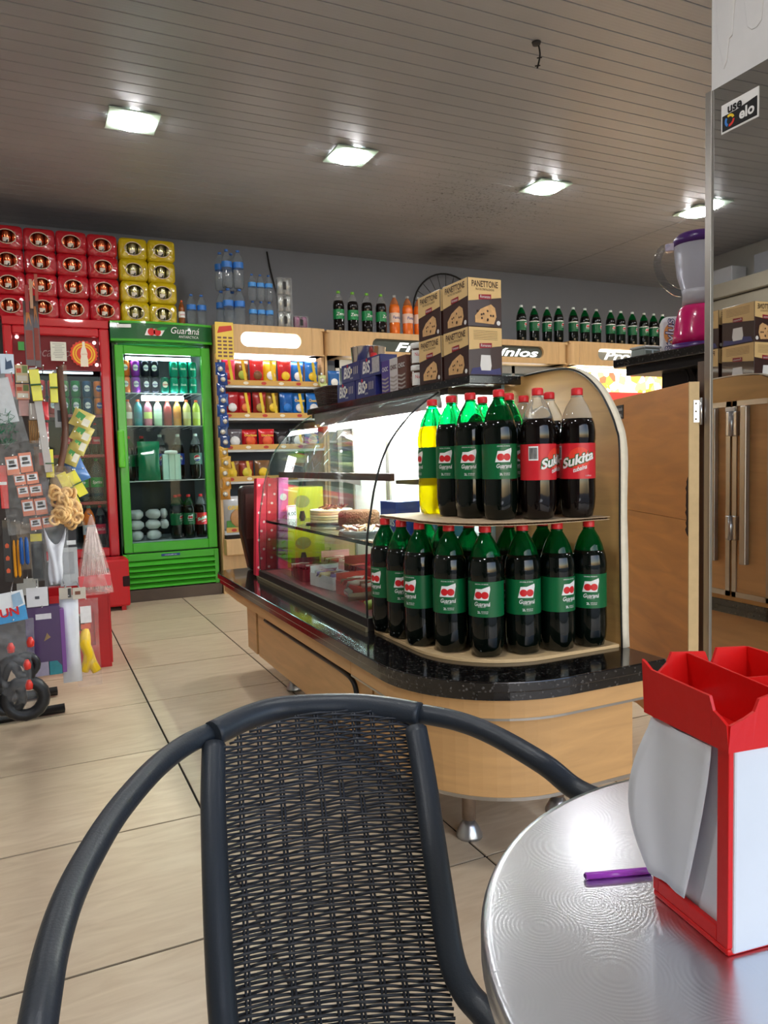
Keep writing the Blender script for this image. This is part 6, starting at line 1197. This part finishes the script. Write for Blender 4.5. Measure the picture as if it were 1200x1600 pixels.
# ================================================================ CHAIR
TZT = .65
m_chair = M('chair_charcoal', (46, 52, 60), .42, noise=.06, bump=.06, bs=300); m_weave = M('chair_weave', (40, 44, 52), .42)
ch = thing('bistro_chair', 'charcoal bistro chair with woven plastic back and tube arms', 'chair', (.33, .75, 0)); CO_ = Vector((.33, .75, 0))
def cl(p): return Vector(p)-CO_
def zpath(L): return [cl(atz(*q)) for q in L]
Lp = zpath([(340, 1140, .652), (290, 1164, .650), (240, 1203, .648), (182, 1270, .644), (137, 1342, .640), (105, 1408, .637), (82, 1480, .634), (66, 1560, .630)])
d = (Lp[-1]-Lp[-2]).normalized(); e = Lp[-1]+d*.05
Lp = crspline(Lp+[e+Vector((0, 0, -.012)), e+d*.05+Vector((0, 0, -.06)), e+d*.06+Vector((0, 0, -.2)), Vector((e.x-.012, e.y-.03, 0.0))], 6)
MB().tube(Lp, .0145, 14).build('arm_and_leg', m_chair, ch)
Rp = zpath([(650, 1114, .652), (712, 1126, .650), (770, 1148, .642), (850, 1194, .624), (905, 1236, .600)])
d = (Rp[-1]-Rp[-2]).normalized(); e = Rp[-1]+Vector((d.x*.3, d.y, 0)).normalized()*.17
Rp = crspline(Rp+[(Rp[-1]+e)/2+Vector((.008, 0, -.002)), e, e+Vector((-.01, -.05, -.05)), e+Vector((-.01, -.055, -.2)), Vector((e.x, e.y-.08, 0))], 6)
MB().tube(Rp, .0145, 14).build('arm_and_leg', m_chair, ch)
# back panel as a surface: v from rim to seat, u from left to right
TL, TR, BLp, BR = atz(352, 1178, .632), atz(634, 1146, .632), atz(362, 1590, .408), atz(694, 1548, .408)
midt = atz(490, 1118, .645)
def srf(u, v):
    p = (TL*(1-u)+TR*u)*(1-v)+(BLp*(1-u)+BR*u)*v; return p+Vector((.004, .012, 0))*4*u*(1-u)-CO_
nb = ((TR-TL).cross(BLp-TL)).normalized()
if nb.y > 0: nb = -nb
# rim sleeve and side rails
rim = [cl(atz(*q)) for q in ((332, 1147, .653), (380, 1124, .657), (430, 1109, .660), (490, 1104, .661), (550, 1103, .660), (605, 1108, .657), (656, 1117, .653))]
MB().tube(crspline(rim, 5), .0185, 14).build('top_rail', m_chair, ch)
lr = [cl(atz(*q)) for q in ((334, 1165, .640), (333, 1250, .590), (336, 1350, .535), (340, 1450, .482), (345, 1540, .438), (349, 1592, .414), (353, 1650, .392))]
rr_ = [cl(atz(*q)) for q in ((650, 1140, .640), (664, 1220, .590), (678, 1320, .535), (692, 1415, .482), (706, 1500, .438), (728, 1550, .414), (762, 1590, .403))]
sl_ = lr[-1]; sr_ = rr_[-1]
fw = Vector((-.13, -.99, 0))
lr += [sl_+fw*.05+Vector((-.012, 0, -.010)), sl_+fw*.2+Vector((-.02, 0, -.012)), sl_+fw*.38+Vector((-.01, 0, -.01))]
rr_ += [sr_+fw*.06+Vector((.008, 0, -.006)), sr_+fw*.2+Vector((.008, 0, -.012)), sr_+fw*.36+Vector((0, 0, -.01))]
MB().tube(crspline(lr, 5), .0165, 12).build('side_rail', m_chair, ch); MB().tube(crspline(rr_, 5), .0165, 12).build('side_rail', m_chair, ch)
MB().tube([lr[-1], rr_[-1]], .014, 10).build('front_rail', m_chair, ch)
NR, NS = 88, 9
V0, V1 = -.175, 1.10
def vmin(u): u = min(1, max(0, u)); return -.03-.095*(4*u*(1-u))**.6-.022*u
VR = lambda i: V0+(V1-V0)*i/(NR-1)
def over(i, j):
    rb = (i-31)//5; m = abs(j-4)
    if abs(rb)+m <= 3 and i > 10: return 1 if (rb+m) % 2 == 0 else -1
    return 1 if (i+j) % 2 == 0 else -1
wm = MB()
for i in range(NR):
    v = VR(i); pts = []
    for q in range(NS*4+5):
        u = q/(NS*4+4)
        if v < vmin(-.03+1.06*u): continue
        s_ = u*(NS+1)-1; j0 = math.floor(s_+.5); f = s_-j0; a = over(i, j0)
        nx = over(i, j0+(1 if f > 0 else -1)); t_ = abs(f); o_ = a*(1-t_)+((a+nx)/2)*t_ if a == nx else a*math.cos(PI*t_)
        pts.append(srf(-.03+1.06*u, v)+nb*(-o_*.0032)+Vector((0, 0, .0006*math.sin(q*.9+i*2))))
    if len(pts) > 3: wm.tube(pts, .0019, 5)
wm.build('weave_strands', m_weave, ch, kind='stuff')
for j in range(NS):
    u = -.03+1.06*(j+1)/(NS+1)
    for s_ in (-.0022, .0022):
        pts = []
        for i in range(NR):
            v = VR(i)
            if v < vmin(u): continue
            a = over(i, j); pts.append(srf(u, v)+(TR-TL).normalized()*s_+nb*(a*.0012))
        MB().tube(pts, .0017, 5).build('stake', m_weave, ch)
# woven seat
S0, S1, S2_, S3 = sl_+Vector((.0, 0, -.012)), sr_+Vector((-.0, 0, -.012)), rr_[-1], lr[-1]
sm_ = MB()
for i in range(70):
    v = (i+.5)/70; a = S0*(1-v)+S3*v; b = S1*(1-v)+S2_*v; sm_.tube([a*(1-q)+b*q+Vector((0, 0, -.012*math.sin(PI*q)+.0022*(1 if (k+i) % 2 else -1))) for k, q in enumerate([k_/20 for k_ in range(21)])], .0016, 4)
for k in range(12): q = (k+.5)/12; sm_.tube([S0*(1-q)+S1*q+Vector((0, 0, -.012*math.sin(PI*q))), S3*(1-q)+S2_*q+Vector((0, 0, -.012*math.sin(PI*q)))], .0022, 4)
sm_.build('seat_weave', m_weave, ch, kind='stuff')
for s_, p in ((-1, sl_), (1, sr_)): MB().tube(crspline([p+Vector((0, .0, 0)), p+Vector((s_*.012, .05, -.16)), Vector((p.x+s_*.03, p.y+.11, 0))], 6), .0135, 10).build('rear_leg', m_chair, ch)
# ================================================================ TABLE
sc_ = .38/.341; TC = Vector((.5325*1.03, .2891*1.03))*0+Vector((.4386*(.38/.28), .238*(.38/.28))); TRd = .2462*(.38/.28)
tb = thing('bistro_table', 'round brushed stainless steel bistro table', 'table', (TC.x, TC.y, 0))
def brushed():
    m = bpy.data.materials.new('brushed_swirl'); m.use_nodes = True; N = m.node_tree.nodes; L = m.node_tree.links; b = N['Principled BSDF']; b.inputs['Metallic'].default_value = 1; b.inputs['Base Color'].default_value = lin((212, 215, 222))
    tc = N.new('ShaderNodeTexCoord'); v = N.new('ShaderNodeTexVoronoi'); v.inputs['Scale'].default_value = 13; L.new(tc.outputs['Object'], v.inputs[0])
    mu = N.new('ShaderNodeMath'); mu.operation = 'MULTIPLY'; mu.inputs[1].default_value = 150; L.new(v.outputs['Distance'], mu.inputs[0]); sn_ = N.new('ShaderNodeMath'); sn_.operation = 'SINE'; L.new(mu.outputs[0], sn_.inputs[0])
    n = N.new('ShaderNodeTexNoise'); n.inputs['Scale'].default_value = 26; n.inputs['Distortion'].default_value = 2.5; n.inputs['Detail'].default_value = 3; L.new(tc.outputs['Object'], n.inputs[0])
    mr = N.new('ShaderNodeMapRange'); mr.inputs[1].default_value = .2; mr.inputs[2].default_value = .8; mr.inputs[3].default_value = .25; mr.inputs[4].default_value = .33; L.new(n.outputs[0], mr.inputs[0]); b.inputs['Roughness'].default_value = .29
    bp = N.new('ShaderNodeBump'); bp.inputs['Strength'].default_value = .19; bp.inputs['Distance'].default_value = .0001; L.new(sn_.outputs[0], bp.inputs['Height']); L.new(bp.outputs[0], b.inputs['Normal']); return m
MB().lathe([(0, TZT-.02), (TRd-.012, TZT-.02), (TRd-.002, TZT-.030), (TRd, TZT-.022), (TRd, TZT-.006), (TRd-.003, TZT-.001), (TRd-.009, TZT), (0, TZT)], 96).build('table_top', brushed(), tb)
MB().lathe([(.03, .03), (.03, TZT-.02)], 24).build('column', m_steel, tb); MB().lathe([(0, 0), (.2, 0), (.2, .012), (.05, .03), (0, .032)], 40).build('base', M('cast_black', (28, 28, 30), .5), tb)
MB().lathe([(0, TZT-.035), (.1, TZT-.035), (.1, TZT-.02), (0, TZT-.02)], 24).build('mount_plate', m_dmetal, tb)
# ================================================================ NAPKIN HOLDER
A = atz(1137, 1497, TZT); Bc = atz(1020, 1398, TZT); Cc = atz(1200, 1483, TZT)
vv = (Bc-A); vl = vv.length; vv = vv.normalized(); uu = Vector((vv.y, -vv.x, 0)); ul = .098; zz3 = Vector((0, 0, 1))
nh = thing('napkin_holder', 'red and white plastic napkin holder with open top compartments on the table', 'napkin holder', A)
m_red = M('holder_red', (222, 22, 20), .38, noise=.05, bump=.05, bs=90); m_hw = M('holder_white', (222, 228, 236), .4)
def q3(u, v, z): return uu*u+vv*v+zz3*z
HB = .172; fl = .010
def wall4(mb, u0, v0, u1, v1, z0, z1): mb.obox(q3((u0+u1)/2, (v0+v1)/2, (z0+z1)/2), uu*(u1-u0)/2, vv*(v1-v0)/2, zz3*(z1-z0)/2); return mb
wall4(MB(), 0, 0, ul, vl, 0.0002, .006).build('base', m_red, nh, bev=.002)
# napkin side: red frame round the window
for nm, a in (('frame_post', (0, 0, .005, .012, .006, HB)), ('frame_post', (0, vl-.007, .005, vl, .006, HB)), ('frame_rail', (0, .012, .005, vl-.007, .006, .018)), ('frame_rail', (0, .012, .005, vl-.007, HB-.012, HB))): wall4(MB(), *a).build(nm, m_red, nh, bev=.001)
for nm, a in (('frame_post', (ul-.005, 0, ul, .012, .006, HB)), ('frame_post', (ul-.005, vl-.007, ul, vl, .006, HB)), ('frame_rail', (ul-.005, .012, ul, vl-.007, .006, .018)), ('frame_rail', (ul-.005, .012, ul, vl-.007, HB-.012, HB))): wall4(MB(), *a).build(nm, m_red, nh, bev=.001)
wall4(MB(), .004, -.0015, ul-.004, .003, .002, HB+.004).build('white_panel', m_hw, nh, bev=.002); wall4(MB(), .005, vl-.004, ul-.005, vl, .006, HB).build('white_panel', m_hw, nh, bev=.002)
# top tray: flared shell with stepped rim and two dividers
HT = HB+.034
def rimwall(p0, p1, prof_, th, nm='tray_wall'):
    """upright wall from p0 to p1 (u, v); prof_ lists (t, height) along it; leans outward"""
    a, b = Vector(p0), Vector(p1); dd = (b-a).normalized(); nn = Vector((dd.y, -dd.x)); mb = MB(); vs = []
    for t_, h_ in prof_:
        p = a+(b-a)*t_
        vs += [q3(p.x, p.y, HB-.010), q3(p.x+nn.x*.002, p.y+nn.y*.002, h_), q3(p.x-nn.x*th, p.y-nn.y*th, HB-.010), q3(p.x-nn.x*(th-.002), p.y-nn.y*(th-.002), h_)]
    n = len(prof_); fs = []
    for i in range(n-1): k = 4*i; fs += [(k, k+4, k+5, k+1), (k+2, k+3, k+7, k+6), (k+1, k+5, k+7, k+3), (k, k+2, k+6, k+4)]
    fs += [(0, 1, 3, 2), (4*n-4, 4*n-2, 4*n-1, 4*n-3)]; mb.add(vs, fs); return mb.build(nm, m_red, nh)
o = fl*.5; f0, f1, g0, g1_ = -o, ul+o, -o, vl+o
step = lambda lo, hi: [(0, lo), (.07, lo+.004), (.11, hi-.008), (.15, hi), (.83, hi), (.90, hi-.003), (.93, hi-.012), (1, lo+.004)]
low_, high_ = HB+.013, HT
rimwall((f0, g1_), (f0, g0), [(0, high_-.0), (.05, high_-.002), (.12, high_-.006), (.82, high_-.008), (.86, high_-.018), (.93, low_), (1, low_-.004)], .0025)
rimwall((f0, g0), (f1, g0), [(0, low_-.004), (.12, low_), (.20, low_+.004), (.24, high_-.008), (.5, high_-.003), (.78, high_-.004), (.82, low_+.006), (1, low_)], .0025)
rimwall((f1, g0), (f1, g1_), [(0, low_), (.12, low_+.004), (.18, high_-.004), (.8, high_), (1, high_)], .0025)
rimwall((f1, g1_), (f0, g1_), [(0, high_), (.30, high_+.002), (.36, low_+.006), (.42, high_), (.74, high_+.003), (.78, high_-.006), (.9, low_+.004), (.96, high_-.004), (1, high_)], .0025)
wall4(MB(), f0, g0, f1, g1_, HB-.012, HB-.008).build('tray_floor', m_red, nh)
rimwall((.040, g1_-.001), (.040, g0+.001), [(0, high_+.001), (1, high_-.004)], .002, 'divider'); rimwall((.042, .045), (f1-.001, .045), [(0, high_-.006), (.3, high_-.010), (1, high_-.012)], .002, 'divider')
# napkins inside, the first one pulled out
np_ = thing('napkin_stack', 'stack of white paper napkins inside the napkin holder', 'napkins', A); m_np = M('napkin_paper', (234, 236, 242), .85, noise=.04, bump=.15, bs=40)
for k in range(5): wall4(MB(), .0062+.0016*k, .010, .0074+.0016*k, vl-.006, .0064, HB-.014).build('napkin', m_np, np_)
pn_ = thing('pulled_napkin', 'loose paper napkin hanging out of the napkin holder window', 'napkin', A+uu*0)
g = []
for j in range(15):
    s_ = j/14; r = []
    for i in range(11):
        t_ = i/10; v_ = vl*.97-(vl*.80)*t_*(1-.42*(1-s_)**1.3) ; out = -.003-.011*math.sin(PI*min(1, s_*1.05))*(1-t_)**1.4-.003*math.sin(9*t_+3*s_)*(1-t_); r.append(q3(out, v_+.006*(1-s_)*(1-t_)+.01*math.sin(PI*s_)*(1-t_), .022+(HB-.036)*s_))
    g.append(r)
MB().sheet(g).build('sheet', m_np, pn_, solid=.0006)
# purple straw on the table
s0, s1v = atz(915, 1369, TZT+.003), atz(1016, 1360, TZT+.003)
stw = thing('drinking_straw', 'purple plastic drinking straw lying beside the napkin holder', 'straw', s0); MB().tube([(0, 0, 0), s1v-s0], .0031, 12).build('tube', M('straw_purple', (172, 70, 204), .3, coat=.3), stw); MB().tube([(-.0004, 0, 0), (-.00045, 0, 0)], .0024, 12).build('bore', M('straw_inside', (90, 24, 120), .6), stw)
# ================================================================ SERVICE GATE, SHELF AND BLENDER
gd = Vector((math.sin(math.radians(23)), math.cos(math.radians(23)), 0)); gn = Vector((-gd.y, gd.x, 0)); G0 = Vector((1.803, 1.643, 0))
gt = thing('service_gate', 'open wooden service gate with chipped edge hinged at the pillar', 'gate', G0)
m_gate = woodmat('gate_wood', (212, 144, 72), .42, (1, 1, 7), .82)
def gq(a, b, z): return gd*a+gn*b+Vector((0, 0, z))
for z0, z1 in ((.12, .822), (.8235, 1.237)): MB().obox(gq(.335, 0, (z0+z1)/2), gd*.333, gn*.014, Vector((0, 0, (z1-z0)/2))).build('panel', m_gate, gt)
MB().obox(gq(-.001, 0, .68), gd*.0025, gn*.0155, Vector((0, 0, .558))).build('edge_band', M('gate_edge', (206, 180, 134), .5, noise=.12, ns=40), gt)
rr = random.Random(8); cp = [gq(.0045, .0143, .775)]
for k in range(16): cp.append(gq(.004+.008+rr.uniform(0, .010), .0143, .775+.008+k*.0105))
cp += [gq(.0045, .0143, .955)]
MB().prism(cp, gn*.0012).build('chipped_patch', M('chip_dark', (46, 22, 14), .8), gt); MB().lathe([(0, 0), (.008, 0), (.007, .004), (0, .005)], 10).xf(Matrix.Translation(gq(.004, -.003, .85)) @ Matrix.Rotation(PI/2, 4, 'X')).build('knot', M('chip_dark', (46, 22, 14)), gt)
hg_ = MB().obox(gq(-.005, -.006, 1.15), gn*.009, gd*.0015, Vector((0, 0, .033))).build('hinge_leaf', m_steel, gt); MB().lathe([(.0045, 1.11), (.0045, 1.19)], 10, gq(-.006, -.019, 0)).build('hinge_pin', m_steel, hg_)
for z in (1.127, 1.15, 1.173): MB().lathe([(0, 0), (.0028, 0), (.0026, .001), (0, .0015)], 8).xf(Matrix.Translation(gq(-.0068, -.004, z)) @ Matrix.Rotation(PI/2, 4, 'X')).build('screw', m_dmetal, hg_)
nsg = thing('gate_sign', 'small black plate with white script on the service gate', 'sign', G0+gq(.60, .0152, 1.185)); MB().obox((0, 0, 0), gd*.055, gn*.001, Vector((0, 0, .026))).build('plate', blackm, nsg); textmb('já profetizando', .018, gn*.0012+Vector((0, 0, .011)), -gd, (0, 0, 1), shear=.2, width=.095, off=.0006).build('lettering', whitem, nsg); textmb('vitória é minha...', .018, gn*.0012+Vector((0, 0, -.011)), -gd, (0, 0, 1), shear=.2, width=.095, off=.0006).build('lettering', whitem, nsg)
jb = struct(MB().box(1.838, 1.868, 1.628, 1.66, 0, 1.30).build('trim_2', M('jamb_metal', (122, 108, 98), .4, metal=.4, noise=.15), None))
# black shelf
SHT = 1.366
bs_ = thing('black_shelf', 'black stone shelf on brackets behind the pillar', 'shelf', (2.13, 1.87, SHT-.03)); MB().box(-.215, .35, -.225, .24, 0, .03).build('slab', m_gran, bs_, bev=.004); MB().box(-.19, .35, -.2, .2, -.03, 0).build('under_frame', m_blackpl, bs_); MB().box(-.10, .35, -.2, .12, -.088, -.03).build('under_frame', m_blackpl, bs_)
for x in (-.14, -.11): MB().tube(crspline([(x, -.02, -.03), (x+.012, -.025, -.06), (x+.004, -.02, -.10)], 4), .0035, 5).build('loose_strap', m_blackpl, bs_)
for x in (.25, .31): MB().box(x, x+.03, -.2, .2, -(SHT-.03), -.088).build('upright', m_dmetal, bs_)
# blender
bn = thing('blender', 'pink kitchen blender with clear jug and purple lid on the black shelf', 'blender', (2.045, 1.845, SHT+.0005), facing(2.045, 1.845, -10)); m_pink = M('blender_pink', (206, 16, 104), .22, coat=.5); m_pur = M('blender_purple', (74, 36, 110), .3)
MB().lathe([(0, 0), (.088, 0), (.09, .006), (.088, .022)], 36).build('base_ring', m_pur, bn); MB().lathe([(.0875, .022), (.084, .05), (.076, .10), (.066, .135), (.055, .148), (0, .15)], 36, mod=lambda i, t: 1-.06*max(0, math.cos(2*t))**2).build('motor_body', m_pink, bn)
m_jug = glassmat('jug_clear', (236, 238, 242), 1.5); m_jugi = M('jug_frosted', (206, 208, 220), .3, trans=.35, ior=1.1)
MB().lathe([(.052, .1505), (.05, .185), (.054, .20)], 28).build('jug_collar', M('collar_grey', (188, 188, 196), .35), bn); MB().lathe([(.053, .20), (.068, .25), (.076, .32), (.078, .345)], 28, cap=False).build('jug', m_jugi, bn)
ln = MB().lathe([(.079, .345), (.079, .368), (.066, .382), (.03, .388), (0, .389)], 28).build('lid', m_pur, bn); MB().lathe([(0, .3892), (.024, .3892), (.022, .391), (0, .392)], 16).build('lid_plug', M('plug_orange', (214, 90, 60), .4), ln)
MB().tube(crspline([(-.074, -.02, .352), (-.11, -.03, .345), (-.125, -.034, .30), (-.11, -.03, .245), (-.075, -.02, .205), (-.05, -.012, .195)], 6), .0125, 10).build('handle', m_jug, bn); MB().box(-.10, -.07, -.035, -.005, .335, .36).build('lid_tab', M('tab_clear', (200, 190, 210), .2), bn, bev=.004)
# paper towel pack and clear tub
py = thing('paper_towel_pack', 'upright white paper pack wrapped in film beside the blender', 'paper pack', (2.122, 2.03, SHT+.0005), facing(1.985, 1.945, 8)); m_tow = M('towel_white', (222, 222, 228), .5, coat=.2, bump=.1)
MB().box(-.042, .06, -.04, .04, 0, .148).build('wrapped_roll', m_tow, py, bev=.02); mb = MB(); flatpoly(mb, circle(-.012, .085, .024, 18, 1.5), (0, -.0402, 0), (1, 0, 0), (0, 0, 1), .0006); mb.build('orange_oval', M('print_orange2', (232, 160, 90), .5), py)
vs_, fs_ = textmesh('Stylus', 1.0, .15, .05); w0 = max(v.x for v in vs_)-min(v.x for v in vs_)
for sc2, col_, of in ((1.0, (30, 50, 110), .0012), (.9, (40, 70, 140), .0018)):
    v2, f2 = textmesh('Stylus', 1.0, .15, .05 if sc2 == 1.0 else .0); mb = MB(); mb.add([(-.014-v.y*.042, -.0402-of, .075+v.x*.125/w0) for v in v2], f2); mb.build('lettering', M('stylus_%d' % col_[0], col_ if sc2 == 1.0 else (236, 238, 244), .4), py)
tu = thing('clear_tub', 'small clear plastic tub with grey lid beside the paper pack', 'tub', (2.035, 2.068, SHT+.0005)); MB().box(-.043, .033, -.035, .035, 0, .035).build('tub', M('tub_clear', (150, 160, 156), .2, coat=.4), tu, bev=.004); MB().box(-.046, .036, -.038, .038, .035, .045).build('lid', M('tub_lid', (170, 174, 172), .3), tu, bev=.004)
for x in (-.024, .012): mb = MB(); flatpoly(mb, [(x-.014, .008), (x+.014, .008), (x+.014, .028), (x-.014, .028)], (0, -.0352, 0), (1, 0, 0), (0, 0, 1), .0006); mb.build('printed_panel', M('tub_print', (90, 100, 92), .5), tu)
